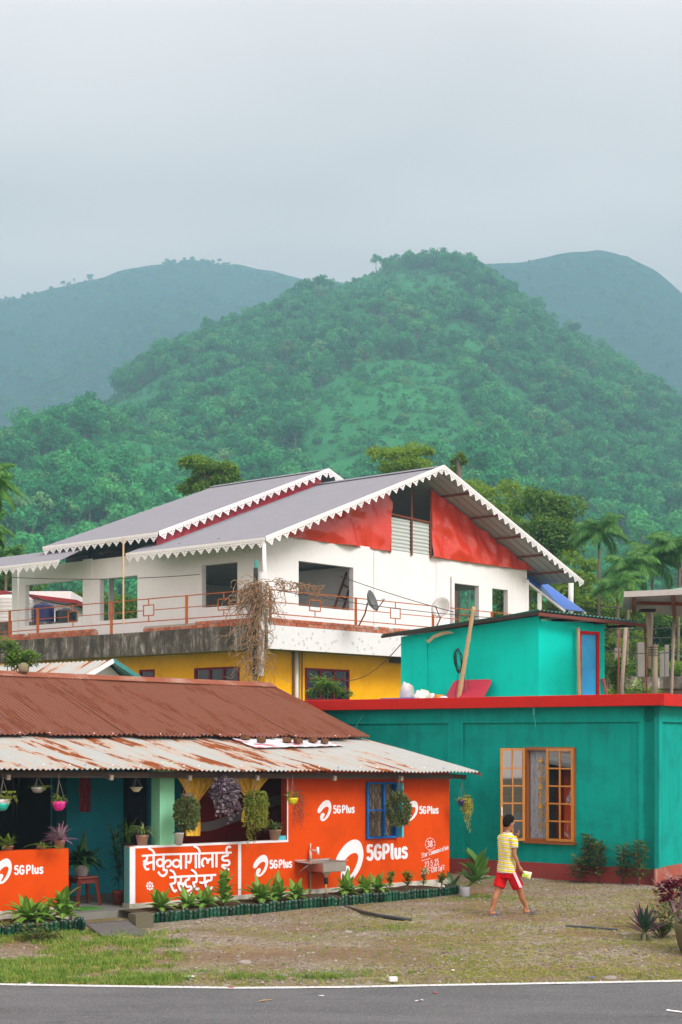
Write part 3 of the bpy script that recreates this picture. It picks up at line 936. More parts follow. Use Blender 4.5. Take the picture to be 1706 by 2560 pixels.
GL = {   # letter strokes in a unit box
 '5': [[(.78, .97), (.22, .97), (.19, .56)], [(.19, .56), (.42, .64), (.68, .58), (.82, .36), (.74, .12), (.48, .02), (.2, .08), (.12, .18)]],
 'G': [[(.84, .8), (.68, .95), (.42, .97), (.2, .8), (.14, .5), (.2, .2), (.42, .03), (.68, .05), (.84, .2), (.86, .46), (.56, .46)]],
 'P': [[(.22, .02), (.22, .97)], [(.22, .97), (.62, .97), (.84, .84), (.84, .6), (.62, .46), (.24, .46)]],
 'l': [[(.5, 1.0), (.5, .2), (.62, .03), (.8, .03)]],
 'u': [[(.2, .68), (.2, .22), (.34, .04), (.58, .04), (.78, .22)], [(.8, .68), (.8, .02)]],
 's': [[(.8, .6), (.6, .7), (.34, .67), (.24, .52), (.4, .39), (.66, .34), (.8, .2), (.66, .04), (.36, .02), (.18, .12)]],
 'S': [[(.82, .84), (.6, .98), (.3, .94), (.18, .74), (.34, .56), (.66, .46), (.82, .26), (.66, .04), (.36, .02), (.14, .16)]],
 't': [[(.45, .95), (.45, .15), (.6, .02), (.8, .06)], [(.15, .68), (.8, .68)]],
 'a': [[(.78, .6), (.5, .68), (.22, .5), (.22, .2), (.45, .03), (.75, .2)], [(.8, .66), (.78, .03)]],
 'r': [[(.25, .68), (.25, .02)], [(.25, .45), (.5, .66), (.78, .62)]],
 'C': [[(.85, .82), (.6, .98), (.3, .88), (.14, .5), (.3, .1), (.6, .02), (.86, .16)]],
 'o': [[(.5, .66), (.22, .5), (.22, .18), (.5, .03), (.78, .18), (.78, .5), (.5, .66)]],
 'm': [[(.12, .66), (.12, .02)], [(.12, .5), (.32, .66), (.48, .5), (.48, .02)], [(.48, .5), (.7, .66), (.88, .5), (.88, .02)]],
 'n': [[(.2, .66), (.2, .02)], [(.2, .48), (.5, .66), (.78, .5), (.78, .02)]],
 'i': [[(.5, .62), (.5, .02)], [(.5, .85), (.5, .9)]],
 'c': [[(.8, .56), (.52, .67), (.22, .5), (.22, .2), (.5, .03), (.8, .12)]],
 '2': [[(.15, .75), (.4, .97), (.74, .88), (.74, .6), (.15, .03), (.85, .03)]],
 '3': [[(.18, .9), (.55, .97), (.78, .76), (.5, .52)], [(.5, .52), (.82, .34), (.65, .04), (.16, .08)]],
 '8': [[(.5, .52), (.22, .7), (.34, .95), (.66, .95), (.78, .7), (.5, .52)], [(.5, .52), (.18, .26), (.34, .02), (.66, .02), (.82, .26), (.5, .52)]],
 '.': [[(.45, .5), (.55, .5)]], '-': [[(.15, .45), (.85, .45)]],
 '1': [[(.3, .75), (.55, .97), (.55, .02)]],
 '0': [[(.5, .97), (.2, .75), (.2, .25), (.5, .02), (.8, .25), (.8, .75), (.5, .97)]],
 'T': [[(.1, .95), (.9, .95)], [(.5, .95), (.5, .02)]],
 'O': [[(.5, .97), (.2, .75), (.2, .25), (.5, .02), (.8, .25), (.8, .75), (.5, .97)]],
 'A': [[(.1, .02), (.5, .97), (.9, .02)], [(.25, .35), (.75, .35)]],
 'L': [[(.25, .97), (.25, .03), (.8, .03)]],
 'F': [[(.2, .02), (.2, .97), (.85, .97)], [(.2, .52), (.7, .52)]],
 'q': [[(.78, .6), (.5, .68), (.22, .5), (.22, .2), (.45, .05), (.75, .2)], [(.8, .66), (.78, -.3)]],
 'f': [[(.75, .9), (.5, .95), (.4, .7), (.4, -.1)], [(.15, .6), (.75, .6)]],
}
def lettering(W, text, x0, y0, x1, y1, hgt, wpx, widths=None, curve=True, parent=None, name='lettering', mat=None, off=.004, slant=0.0):
    """text along the baseline (x0,y0)-(x1,y1) in photo pixels, cap height hgt"""
    mb = MB(); ws = [widths.get(c, 1.0) if widths else 1.0 for c in text]; tot = sum(ws); cur = 0.0; k = 0
    for c, w in zip(text, ws):
        if c != ' ':
            for st in GL[c]:
                a = cur / tot; cw = w / tot * .92
                pts = []
                for (gx, gy) in st:
                    f = a + gx * cw
                    bx, by = x0 + (x1 - x0) * f, y0 + (y1 - y0) * f
                    pts.append((bx + slant * gy * hgt, by - gy * hgt))
                if curve and len(pts) > 2: pts = [(p.x, p.y) for p in smooth_path(pts, 3)]
                stroke(mb, pts, wpx, lambda x, y, o: W.at(x, y, o), off + .0004 * (k % 12)); k += 1
        cur += w
    return part(mb, name, mat or M_white_paint, parent or rest)
BW = {'5': 1.0, 'G': 1.12, 'P': 1.12, 'l': .62, 'u': 1.0, 's': .95, ' ': .22}
lettering(RW, '5GPlus', 918, 2150, 1021, 2144, 36, 7.2, BW)
lettering(RW, '5G Plus', 834, 2033, 888, 2031.5, 18.5, 3.7, BW)
lettering(RW, '5G Plus', 1049.5, 2034, 1097.5, 2033.5, 17.5, 3.5, BW)
lettering(RW, '5G Plus', 675, 2171, 731.5, 2168, 19.5, 3.9, BW)
lettering(RW, '5G Plus', 36.5, 2186, 110, 2183, 21, 4.4, BW)
HWW = {'S': 1.2, 'C': 1.3, 'm': 1.25, 'i': .5, '.': .6, ' ': .6}
lettering(RW, '38', 1068, 2118, 1083, 2116, 15, 1.7)
mbc = MB()
for k in range(11):
    a0, a1 = 2 * pi * k / 11, 2 * pi * (k + .62) / 11
    stroke(mbc, [(1076 + 12 * cos(a), 2110 + 15 * sin(a)) for a in (a0, (a0 + a1) / 2, a1)], 1.4, lambda x, y, o: RW.at(x, y, o), .004)
part(mbc, 'painted_ring', M_white_paint, rest)
lettering(RW, 'Star Communication', 1054, 2145, 1122, 2123, 12, 1.15, HWW)
lettering(RW, '23.5.25', 1062, 2168, 1098, 2159, 13, 1.25, HWW)
lettering(RW, 'TOTAL-1200 SqFT', 1054, 2187, 1112, 2174, 12, 1.15, HWW)
mbl = MB(); stroke(mbl, [(1055, 2152), (1076, 2146)], 1.1, lambda x, y, o: RW.at(x, y, o), .004)
stroke(mbl, [(1060, 2174), (1098, 2161)], 1.1, lambda x, y, o: RW.at(x, y, o), .0045)
part(mbl, 'painted_underline', M_white_paint, rest)

# hand-painted Devanagari signboard lettering (strokes traced on a drawing grid laid over the wall)
def ell(cx, cy, rx, ry, a0=0, a1=360, n=14):
    return [(cx + rx * cos(radians(a0 + (a1 - a0) * k / n)), cy + ry * sin(radians(a0 + (a1 - a0) * k / n))) for k in range(n + 1)]
DEV1 = [
 [(385, 1392), (700, 1372), (1100, 1362), (1400, 1352), (1676, 1344)],
 [(478, 1285), (515, 1300), (545, 1330), (566, 1375)],
 [(455, 1395), (448, 1450), (412, 1468)], [(402, 1470), (470, 1500), (430, 1515)], [(408, 1505), (425, 1560), (447, 1588), (478, 1582)], [(430, 1500), (545, 1482)], [(548, 1385), (550, 1595)],
 [(692, 1378), (694, 1600)], ell(642, 1492, 44, 50), [(700, 1505), (740, 1462), (785, 1462), (800, 1495), (785, 1535), (745, 1552)],
 [(694, 1598), (738, 1602), (730, 1650), (690, 1682), (650, 1670), (618, 1628)],
 ell(880, 1502, 52, 50), [(943, 1372), (946, 1578)], [(1022, 1368), (1018, 1570)],
 [(1090, 1366), (1086, 1450), (1070, 1490), (1050, 1478)], [(1160, 1362), (1162, 1566)], [(1208, 1360), (1212, 1562)],
 [(1135, 1252), (1175, 1268), (1205, 1300), (1222, 1352)],
 [(1402, 1355), (1404, 1555)], [(1400, 1445), (1362, 1440), (1340, 1470), (1330, 1500)], [(1335, 1480), (1318, 1440), (1285, 1428), (1255, 1462), (1255, 1520), (1275, 1545)],
 [(1462, 1352), (1460, 1552)],
 [(1618, 1345), (1620, 1385), (1560, 1400), (1545, 1440), (1580, 1462), (1635, 1462), (1650, 1505), (1615, 1530), (1560, 1525), (1545, 1545), (1600, 1580), (1640, 1590)],
 [(1608, 1340), (1610, 1285), (1640, 1258), (1665, 1268)],
]
DEV2 = [
 [(785, 1705), (1000, 1690), (1250, 1680), (1450, 1668)],
 [(790, 1600), (830, 1620), (855, 1660), (862, 1700)],
 [(862, 1705), (858, 1780), (800, 1800), (790, 1812)], [(800, 1812), (830, 1880), (855, 1908), (880, 1890)],
 [(945, 1695), (940, 1770), (900, 1785)], [(905, 1800), (930, 1870), (960, 1898)], [(925, 1800), (1020, 1790)], [(975, 1790), (972, 1850)],
 [(1058, 1690), (1060, 1730), (1020, 1750), (1005, 1800), (1040, 1840), (1085, 1835), (1095, 1870), (1040, 1905), (1005, 1925)], [(1045, 1960), (1080, 1955), (1100, 1925)],
 [(1100, 1595), (1140, 1620), (1165, 1655), (1172, 1690)],
 [(1172, 1690), (1168, 1765), (1120, 1780)], [(1125, 1790), (1150, 1850), (1180, 1878), (1205, 1862)],
 [(1290, 1680), (1288, 1770)], [(1220, 1775), (1260, 1785), (1290, 1765), (1330, 1770)],
 [(1385, 1675), (1385, 1740), (1320, 1760), (1300, 1810), (1330, 1860), (1375, 1868), (1395, 1845)],
]
mb = MB()
tz = lambda x, y, o: RW.at(290 + x * .1722, 1900 + y * .1722, o)
for k, st in enumerate(DEV1 + DEV2):
    pts = [(p.x, p.y) for p in smooth_path(st, 4)] if len(st) > 2 else st
    stroke(mb, pts, 33 if k else 30, tz, .004 + .0004 * k)
part(mb, 'lettering', M_white_paint, rest)
mb = MB()
for k in range(8):
    a = 2 * pi * k / 8
    c = (375 + 7.2 * cos(a), 2215 + 8.6 * sin(a))
    mb.add([RW.at(c[0] + 2.5 * cos(b), c[1] + 2.9 * sin(b), .004) for b in [2 * pi * j / 10 for j in range(10)]], [tuple(range(10))])
mb.add([RW.at(375 + 3.2 * cos(b), 2215 + 3.6 * sin(b), .004) for b in [2 * pi * j / 12 for j in range(12)]], [tuple(range(12))])
part(mb, 'painted_flower', M_white_paint, rest)

# ---- blue window with curly grille
M_blue = paint('blue_window_paint', (.02, .13, .42), .4, .12, bump_s=.1)
M_cyan = paint('light_cyan_paint', (.08, .5, .6), .45, .1)
M_grille = plain('grille_iron', (.07, .05, .06), .5)
def curt(name, c1, c2, sc):
    m, nt, n, l, b = _mat(name)
    p = coords(nt, (sc, sc, sc * .25))
    c = ramp(nt, noise_n(nt, p, 1.6, 5, .6, 1.2), [(.35, c1), (.5, c2), (.62, scl(c1, .7)), (.72, c2)])
    l.new(c, b.inputs['Base Color']); b.inputs['Roughness'].default_value = .9
    return m
M_curtain_pat = curt('patterned_curtain', (.30, .10, .06), (.50, .38, .26), 9)
M_glass = glassm('window_glass', (.8, .85, .85), .05, .06)
win = MB()
fw = .035
win.wbox(RW, wu0, wu0 + fw, wz0, wz1, .05, -.06); win.wbox(RW, wu1 - fw, wu1, wz0, wz1, .05, -.06)
win.wbox(RW, wu0 + fw, wu1 - fw, wz0, wz0 + fw, .05, -.06); win.wbox(RW, wu0 + fw, wu1 - fw, wz1 - fw, wz1, .05, -.06)
w_ = part(win, 'window', M_blue, rest)
um = (wu0 + wu1) / 2 + .03; zm = (wz0 + wz1) / 2
mbx = MB(); mbx.wbox(RW, um - .02, um + .02, wz0 + fw, wz1 - fw, .062, .0); part(mbx, 'mullion', M_blue, w_)
for a, b_ in ((wu0 + fw, um - .02), (um + .02, wu1 - fw)):
    mbx = MB(); mbx.wbox(RW, a, b_, zm - .014, zm + .014, .055, .0); part(mbx, 'glazing_bar', M_blue, w_)
    for c, d in ((wz0 + fw, zm - .014), (zm + .014, wz1 - fw)):
        mbx = MB(); mbx.quad(RW.pt(a, c, .012), RW.pt(b_, c, .012), RW.pt(b_, d, .012), RW.pt(a, d, .012)); part(mbx, 'pane', M_glass, w_)
        g = MB()
        for k, ph in enumerate((0, pi)):
            for xx in (.3, .68):
                path = []
                for q in range(13):
                    t = q / 12
                    path.append(RW.pt(a + (b_ - a) * (xx + .13 * sin(t * 2 * pi * 1.0 + ph)), c + (d - c) * t, -.012 - .004 * k))
                g.tube(path, .006, 5)
        part(g, 'grille', M_grille, w_)
mbx = MB(); nseg = 26; vs = []
for q in range(nseg + 1):
    t = q / nseg; u = wu0 + (wu1 - wu0) * t; o = -.09 + .018 * sin(t * 40)
    vs += [RW.pt(u, wz0, o), RW.pt(u, wz1, o)]
mbx.add(vs, [(2 * i, 2 * i + 2, 2 * i + 3, 2 * i + 1) for i in range(nseg)]); part(mbx, 'curtain', M_curtain_pat, w_, True)
mbx = MB(); mbx.wbox(RW, wu1 - .005, wu1 + .03, wz0 + .01, wz1 - .01, .16, .052); part(mbx, 'shutter', M_cyan, w_)
# lining below the open bay
mbx = MB(); mbx.wbox(RW, u718 - .16, u718 - .004, sill, sill + .07, -.02, -.14); part(mbx, 'sill_block', M_cyan, rest)
# ================================================================== GREEN HOUSE (right)
M_teal = paint('teal_wall_paint', (.002, .33, .275), .55, .1, (.006, .15, .13), .6, .45, .12, 40)
M_redband = paint('red_band_paint', (.50, .018, .012), .5, .1, (.28, .02, .015), .4, .2, .12, 40)
M_plinth_red = paint('faded_red_plinth', (.30, .05, .045), .7, .15, (.16, .07, .05), .6, .3, .3, 30)
M_roofcem = paint('roof_cement', (.25, .25, .23), .9, .2)
M_varnish = None
def wood(name, c1, c2, rough=.35, sc=6.0):
    m, nt, n, l, b = _mat(name)
    p = coords(nt, (sc * 3, sc * 3, sc * .35))
    c = ramp(nt, noise_n(nt, p, 1.4, 6, .6, .8), [(.3, c1), (.5, c2), (.7, scl(c1, 1.25))])
    l.new(c, b.inputs['Base Color']); b.inputs['Roughness'].default_value = rough
    bump(nt, noise_n(nt, p, 6, 4), .15, .004)
    return m
M_varnish = wood('varnished_wood', (.36, .13, .022), (.52, .22, .04))
M_varnish_d = wood('dark_varnished_wood', (.2, .06, .014), (.3, .1, .022))

GA, GB = ground(1124, 2183), ground(1637, 2214)
GW = Wall(GA, GB - GA)
GL1 = (GB - GA).length
gleft = GW.pix(760, 1770)[0] - 1.2
corner = GW.pt(GL1, 0)
GR = Wall(corner, (-GW.N.x, -GW.N.y))          # right flank, running away to the right
green = thing('house', 'teal flat-roofed house with red roof band and wooden window', 'building', GW.pt(1, 0, -3))
DEPTH = 6.5
ug = lambda x, y=1950: GW.pix(x, y)[0]
zb = GW.pix(1380, 1806)[1]      # underside of ring beam
ztop = 3.06
gwu0, gwz0 = GW.pix(1311, 2103); gwu1, gwz1 = GW.pix(1437, 1868)
REC = -.055
# recessed panels
mb = wall_holes(MB(), GW, gleft, GL1 - .12, .28, zb, [(gwu0, gwu1, gwz0, gwz1)], REC, REC - .18); part(mb, 'wall', M_teal, green)
for a, b_ in ((gleft, gleft + .3), (ug(1120), ug(1158)), (ug(1597), GL1)):
    mb = MB(); mb.wbox(GW, a, b_, .28, zb, 0, -.2); part(mb, 'column', M_teal, green)
mb = MB(); mb.wbox(GW, gleft, GL1, zb, ztop, 0, -.2); part(mb, 'ring_beam', M_teal, green)
mb = MB(); mb.wbox(GW, gleft, GL1, 0, .28, .03, -.2); part(mb, 'plinth', M_plinth_red, green)
# right flank
mb = MB(); mb.wbox(GR, .2, DEPTH, .28, zb, -.055, -.2)
part(mb, 'wall', M_teal, green)
GRN = GR.N
mb = MB(); mb.wbox(GR, 0.0, DEPTH, zb, ztop, 0, -.2); part(mb, 'ring_beam', M_teal, green)
mb = MB(); mb.wbox(GR, 0.0, .36, .28, zb, 0, -.2); part(mb, 'column', M_teal, green)
mb = MB(); mb.wbox(GR, -.03, DEPTH, 0, .28, .03, -.2); part(mb, 'plinth', paint('faded_red_plinth_light', (.33, .09, .06), .75, .2, (.5, .45, .42), .6, bump_s=.3), green)
# rear walls
mb = MB(); mb.wbox(GW, gleft, GL1, 0, ztop, -DEPTH + .2, -DEPTH); part(mb, 'rear_wall', M_teal, green)
mb = MB(); mb.wbox(GW, gleft, gleft + .2, 0, ztop, -.2, -DEPTH + .2); part(mb, 'side_wall', M_teal, green)
mb = MB(); mb.wbox(GW, gleft, GL1, 0, .12, -.2, -DEPTH + .2); part(mb, 'floor', M_roofcem, green)
# roof slab with red band
OV = .27
zf0, zf1 = 3.06, 3.25
Q = lambda u, o, z: (lambda p: V((p.x, p.y, z)))(GW.pt(u, 0, o))
mb = MB(); mb.hexa([Q(gleft - .2, OV - .02, zf0), Q(GL1 + OV - .02, OV - .02, zf0), Q(GL1 + OV - .02, -DEPTH - .1, zf0), Q(gleft - .2, -DEPTH - .1, zf0),
                    Q(gleft - .2, OV - .02, zf1 - .06), Q(GL1 + OV - .02, OV - .02, zf1 - .06), Q(GL1 + OV - .02, -DEPTH - .1, zf1 - .06), Q(gleft - .2, -DEPTH - .1, zf1 - .06)])
part(mb, 'roof_slab', [M_teal], green)
mb = MB(); mb.hexa([Q(gleft - .1, OV - .1, zf1 - .058), Q(GL1 + OV - .1, OV - .1, zf1 - .058), Q(GL1 + OV - .1, -DEPTH, zf1 - .058), Q(gleft - .1, -DEPTH, zf1 - .058), Q(gleft - .1, OV - .1, zf1 - .05), Q(GL1 + OV - .1, OV - .1, zf1 - .05), Q(GL1 + OV - .1, -DEPTH, zf1 - .05), Q(gleft - .1, -DEPTH, zf1 - .05)]); part(mb, 'roof_screed', M_roofcem, green)
mb = MB(); mb.wbox(GW, gleft - .2, GL1 + OV, zf0 - .012, zf1, OV, OV - .1); bevel(part(mb, 'roof_band', M_redband, green), .01)
mb = MB()
mb.hexa([Q(GL1 + OV + .001, OV - .001, zf0 - .012), Q(GL1 + OV + .001, -DEPTH, zf0 - .012), Q(GL1 + OV - .1, -DEPTH, zf0 - .012), Q(GL1 + OV - .1, OV - .102, zf0 - .012),
         Q(GL1 + OV + .001, OV - .001, zf1), Q(GL1 + OV + .001, -DEPTH, zf1), Q(GL1 + OV - .1, -DEPTH, zf1), Q(GL1 + OV - .1, OV - .102, zf1)])
part(mb, 'roof_band', M_redband, green)

# ---- wooden window: frame, left leaf swung open, gap with grey curtain, right leaf closed
wnd = MB(); fw = .055
def frame(mb, W, u0, u1, z0, z1, o0, o1, f):
    mb.wbox(W, u0, u0 + f, z0, z1, o0, o1); mb.wbox(W, u1 - f, u1, z0, z1, o0, o1)
    mb.wbox(W, u0 + f, u1 - f, z0, z0 + f, o0, o1); mb.wbox(W, u0 + f, u1 - f, z1 - f, z1, o0, o1)
    return mb
frame(wnd, GW, gwu0, gwu1, gwz0, gwz1, -.01, -.12, fw)
gwin = part(wnd, 'window', M_varnish_d, green)
M_pane = glassm('dark_pane', (.1, .12, .12), .02, .3)
usp = ug(1366)
def sash(W, u0, u1, z0, z1, o0, o1, rows, cols, name):
    f = .045
    s = part(frame(MB(), W, u0, u1, z0, z1, o0, o1, f), name, M_varnish, gwin)
    iu0, iu1, iz0, iz1 = u0 + f, u1 - f, z0 + f, z1 - f
    for c in range(1, cols):
        u = iu0 + (iu1 - iu0) * c / cols
        mb = MB(); mb.wbox(W, u - .013, u + .013, iz0, iz1, o0 - .004, o1 + .004); part(mb, 'glazing_bar', M_varnish, gwin)
    for r in range(1, rows):
        z = iz0 + (iz1 - iz0) * r / rows
        for c in range(cols):
            a = iu0 + (iu1 - iu0) * c / cols + (.013 if c else 0); b_ = iu0 + (iu1 - iu0) * (c + 1) / cols - (.013 if c < cols - 1 else 0)
            mb = MB(); mb.wbox(W, a, b_, z - .013, z + .013, o0 - .004, o1 + .004); part(mb, 'glazing_bar', M_varnish, gwin)
    for r in range(rows):
        for c in range(cols):
            a, b_ = iu0 + (iu1 - iu0) * c / cols + .013 * (c > 0), iu0 + (iu1 - iu0) * (c + 1) / cols - .013 * (c < cols - 1)
            lo, hi = iz0 + (iz1 - iz0) * r / rows + .013 * (r > 0), iz0 + (iz1 - iz0) * (r + 1) / rows - .013 * (r < rows - 1)
            om = (o0 + o1) / 2
            mb = MB(); mb.quad(W.pt(a, lo, om), W.pt(b_, lo, om), W.pt(b_, hi, om), W.pt(a, hi, om)); part(mb, 'pane', M_pane, gwin)
sash(GW, usp, gwu1 - fw * .4, gwz0 + fw * .4, gwz1 - fw * .4, .012, -.03, 5, 2, 'sash')
# open leaf: hinged on the frame's left jamb, turned outward
hx = GW.pt(gwu0 + .02, 0, .015)
tgt = GW.at(1251, 1985, .30)
OWv = V((hx.x - tgt.x, hx.y - tgt.y, 0)); OW = Wall((tgt.x, tgt.y), OWv); olen = OWv.length
sash(OW, 0, olen, gwz0 + .01, gwz1 - .02, .02, -.02, 5, 2, 'sash')
mb = MB(); mb.wbox(OW, .012, .032, 1.12, 1.27, .02, .045); part(mb, 'handle', plain('white_metal', (.75, .75, .73), .4), gwin)
# curtain with gold flower stems
M_curt_g = curt('grey_lace_curtain', (.22, .25, .3), (.36, .4, .45), 14)
mb = MB(); n_ = 30; vs = []
for q in range(n_ + 1):
    t = q / n_; u = gwu0 + fw + (gwu1 - gwu0 - 2 * fw) * t; o = -.13 + .012 * sin(t * 60)
    vs += [GW.pt(u, gwz0 + .03, o), GW.pt(u, gwz1 - .03, o)]
mb.add(vs, [(2 * i, 2 * i + 2, 2 * i + 3, 2 * i + 1) for i in range(n_)]); gc_ = part(mb, 'curtain', M_curt_g, gwin, True)
M_gold = plain('gold_trim', (.62, .36, .04), .4)
uc = ug(1346)
mb = MB()
mb.tube([GW.pt(uc + .012 * sin(k), gwz0 + .2 + k * .15, -.105) for k in range(int((gwz1 - gwz0 - .3) / .15))], .009, 5)
for zf in (.78, .5, .29):
    zc = gwz0 + (gwz1 - gwz0) * (.08 + zf)
    for k in range(8):
        a = 2 * pi * k / 8
        c = V((cos(a), sin(a)))
        p0 = GW.pt(uc, zc, -.1)
        p1 = GW.pt(uc + .06 * cos(a), zc + .06 * sin(a), -.095); p2 = GW.pt(uc + .035 * cos(a + .35), zc + .035 * sin(a + .35), -.085); p3 = GW.pt(uc + .035 * cos(a - .35), zc + .035 * sin(a - .35), -.085)
        mb.add([p0, p2, p1, p3], [(0, 1, 2, 3)])
    for s in (-1, 1):
        for dz in (-.14, -.33):
            mb.tube([GW.pt(uc + s * (.045 + .03 * cos(a)), zc + dz + .035 * sin(a), -.1) for a in [2 * pi * j / 10 for j in range(11)]], .006, 4)
part(mb, 'embroidery', M_gold, gwin)
mb = MB(); mb.wbox(GW, gwu0 - .02, gwu1 + .02, gwz0 - .03, gwz0, .03, -.05); part(mb, 'sill', M_varnish_d, gwin)
# bulb holder hanging from the slab
mb = MB(); p = GW.at(1335, 1778, .12); mb.tube([(p.x, p.y, zf0), (p.x, p.y, zf0 - .14)], .02, 8); mb.tube([(p.x, p.y, zf0 - .14), (p.x + .02, p.y, zf0 - .24), (p.x + .03, p.y, zf0 - .36)], .006, 5)
part(mb, 'lamp_holder', plain('teal_fitting', (.05, .45, .42), .4), green)
mb = MB(); p = GW.at(890, 1818, .02); q = GW.at(909, 1788, .05); mb.tube([p, p.lerp(q, .5) + V((0, 0, .02)), q], .009, 5); part(mb, 'conduit', plain('teal_conduit', (.1, .5, .45), .4), green)

# ================================================================== ROOFTOP ROOM
ZR = zf1 - .05
M_teal2 = paint('bright_teal_paint', (.0, .56, .45), .5, .06, (.004, .26, .22), .3, .12, .1, 40)
RRoff = -1.1
c0 = GW.pix(1347, 1735, RRoff)[0]; l0 = GW.pix(1003, 1745, RRoff)[0]
# front face follows the house front, flank runs back on the right
pc = GW.pt(c0, 0, RRoff); pl = GW.pt(l0, 0, RRoff)
SW1 = Wall(pl, pc - pl); slen = (pc - pl).length
fl = GW.pix(1512, 1735, RRoff - 1.5)
pr = GW.at(1512, 1735, -2.6); pr.z = 0
SW2 = Wall(pc, (pr - pc)); flen = (pr - pc).length
shed = thing('rooftop_room', 'small bright teal room standing on the flat roof with lean-to sheet roof', 'shed', V((pc.x, pc.y, ZR)))
zl = SW1.pix(1005, 1592)[1]; zc_ = SW1.pix(1347, 1540)[1]; zr_ = SW2.pix(1510, 1560)[1]
mb = MB()
mb.hexa([SW1.pt(0, ZR, 0), SW1.pt(slen, ZR, 0), SW1.pt(slen, ZR, -.12), SW1.pt(0, ZR, -.12), SW1.pt(0, zl, 0), SW1.pt(slen, zc_, 0), SW1.pt(slen, zc_, -.12), SW1.pt(0, zl, -.12)])
part(mb, 'wall', M_teal2, shed)
mb = MB(); mb.wbox(SW1, .3, .62, ZR, zl - .02, .035, 0); part(mb, 'pilaster', M_teal2, shed)
du0, dzt = SW2.pix(1447, 1577); du1 = SW2.pix(1498, 1577)[0]
mb = wall_holes(MB(), SW2, 0, flen, ZR, zr_, [(du0, du1, ZR, dzt)], 0, -.12); part(mb, 'wall', M_teal2, shed)
back = SW1.N * -1.0
mb = MB(); e1 = SW1.pt(0, 0, -.12); e2 = SW2.pt(flen, 0, -.12) + SW1.N * -.3; 
e3 = V((e1.x + (pr - pc).x, e1.y + (pr - pc).y, 0))
mb.hexa([V((e1.x, e1.y, ZR)), V((e3.x, e3.y, ZR)), V((e3.x, e3.y + .1, ZR)), V((e1.x, e1.y + .1, ZR)), V((e1.x, e1.y, zl)), V((e3.x, e3.y, zl)), V((e3.x, e3.y + .1, zl)), V((e1.x, e1.y + .1, zl))])
part(mb, 'side_wall', M_teal2, shed)
e4 = SW2.pt(flen, 0, -.06)
mb = MB(); mb.hexa([V((e3.x, e3.y, ZR)), V((e4.x, e4.y, ZR)), V((e4.x, e4.y + .1, ZR)), V((e3.x, e3.y + .1, ZR)), V((e3.x, e3.y, zl)), V((e4.x, e4.y, zr_)), V((e4.x, e4.y + .1, zr_)), V((e3.x, e3.y + .1, zl))])
part(mb, 'rear_wall', M_teal2, shed)
# door: red frame, cloudy blue leaf
M_bluedoor = None
def cloudy_blue():
    m, nt, n, l, b = _mat('cloudy_blue_door')
    p = coords(nt)
    c = ramp(nt, noise_n(nt, p, 2.2, 6, .6, .6), [(.3, (.0, .30, .72)), (.6, (.01, .44, .85)), (.8, (.1, .52, .88))])
    l.new(c, b.inputs['Base Color']); b.inputs['Roughness'].default_value = .35
    return m
M_bluedoor = cloudy_blue()
M_redframe = paint('red_door_frame', (.55, .012, .02), .4, .08)
mb = MB(); mb.wbox(SW2, du0, du0 + .06, ZR, dzt, .02, -.1); mb.wbox(SW2, du1 - .06, du1, ZR, dzt, .02, -.1); mb.wbox(SW2, du0 + .06, du1 - .06, dzt - .06, dzt, .02, -.1)
dr_ = part(mb, 'door', M_redframe, shed)
mb = MB(); mb.wbox(SW2, du0 + .06, du1 - .06, ZR + .03, dzt - .06, -.02, -.06); part(mb, 'leaf', M_bluedoor, dr_)
# sheet roof: two planes meeting over the corner
M_greensheet = rusty_sheet('green_grey_sheet', (.12, .28, .26), (.1, .07, .05), -.05, 6)
M_darkwood2 = paint('dark_rafter', (.05, .035, .03), .8)
def over(W, u, z, o): return W.pt(u, z, o)
zA, zB, zC = zl + .06, zc_ + .07, zr_ + .05
A0 = SW1.pt(-.32, zA - .02, .22); A1 = SW1.pt(slen + .12, zB, .26); B1 = SW2.pt(flen + .62, zC - .03, .42)
dvec = (pr - pc).normalized()
back2 = V((e3.x, e3.y, zl + .1)); 
mb = MB(); corr(mb, A0, SW1.pt(-.3, zA + .1, -2.4), A1, SW2.pt(1.2, zB + .12, -1.6), 20, .012, 2, 5); part(mb, 'roof_sheet', M_greensheet, shed, True)
mb = MB(); corr(mb, A1 + V((0, 0, .02)), B1 + V((0, 0, .02)), SW2.pt(.9, zB + .14, -1.9), SW2.pt(flen + .7, zC + .1, -1.6), 28, .014, 2, 6); part(mb, 'roof_sheet', M_greensheet, shed, True)
mb = MB(); mb.bar(A0 + V((0, 0, -.04)), A1 + V((0, 0, -.05)), .04, .05); part(mb, 'rafter', M_darkwood2, shed)
mb = MB(); mb.bar(A1 + V((0, 0, -.06)), B1 + V((0, 0, -.05)), .05, .06); part(mb, 'rafter', paint('red_brown_rafter', (.17, .06, .05), .7), shed)
for k in range(4):
    p0 = A1.lerp(B1, .1 + .27 * k) + V((0, 0, -.075)); mb = MB(); mb.bar(p0, p0 - SW2.N * .75 + V((0, 0, .03)), .05, .05); part(mb, 'rafter', M_darkwood2, shed)
mb = MB()
tp = [SW1.at(1120, 1577, .12), SW1.at(1100, 1580, .13), SW1.at(1083, 1588, .14), SW1.at(1074, 1597, .14), SW1.at(1066, 1600, .13)]
tb = [SW1.at(1136, 1582, .12), SW1.at(1110, 1587, .13), SW1.at(1086, 1595, .14), SW1.at(1077, 1604, .14), SW1.at(1070, 1608, .13)]
for i in range(4): mb.quad(tp[i], tp[i + 1], tb[i + 1], tb[i])
part(mb, 'torn_lining', paint('old_cream_cloth', (.45, .38, .22), .9, .3), shed)

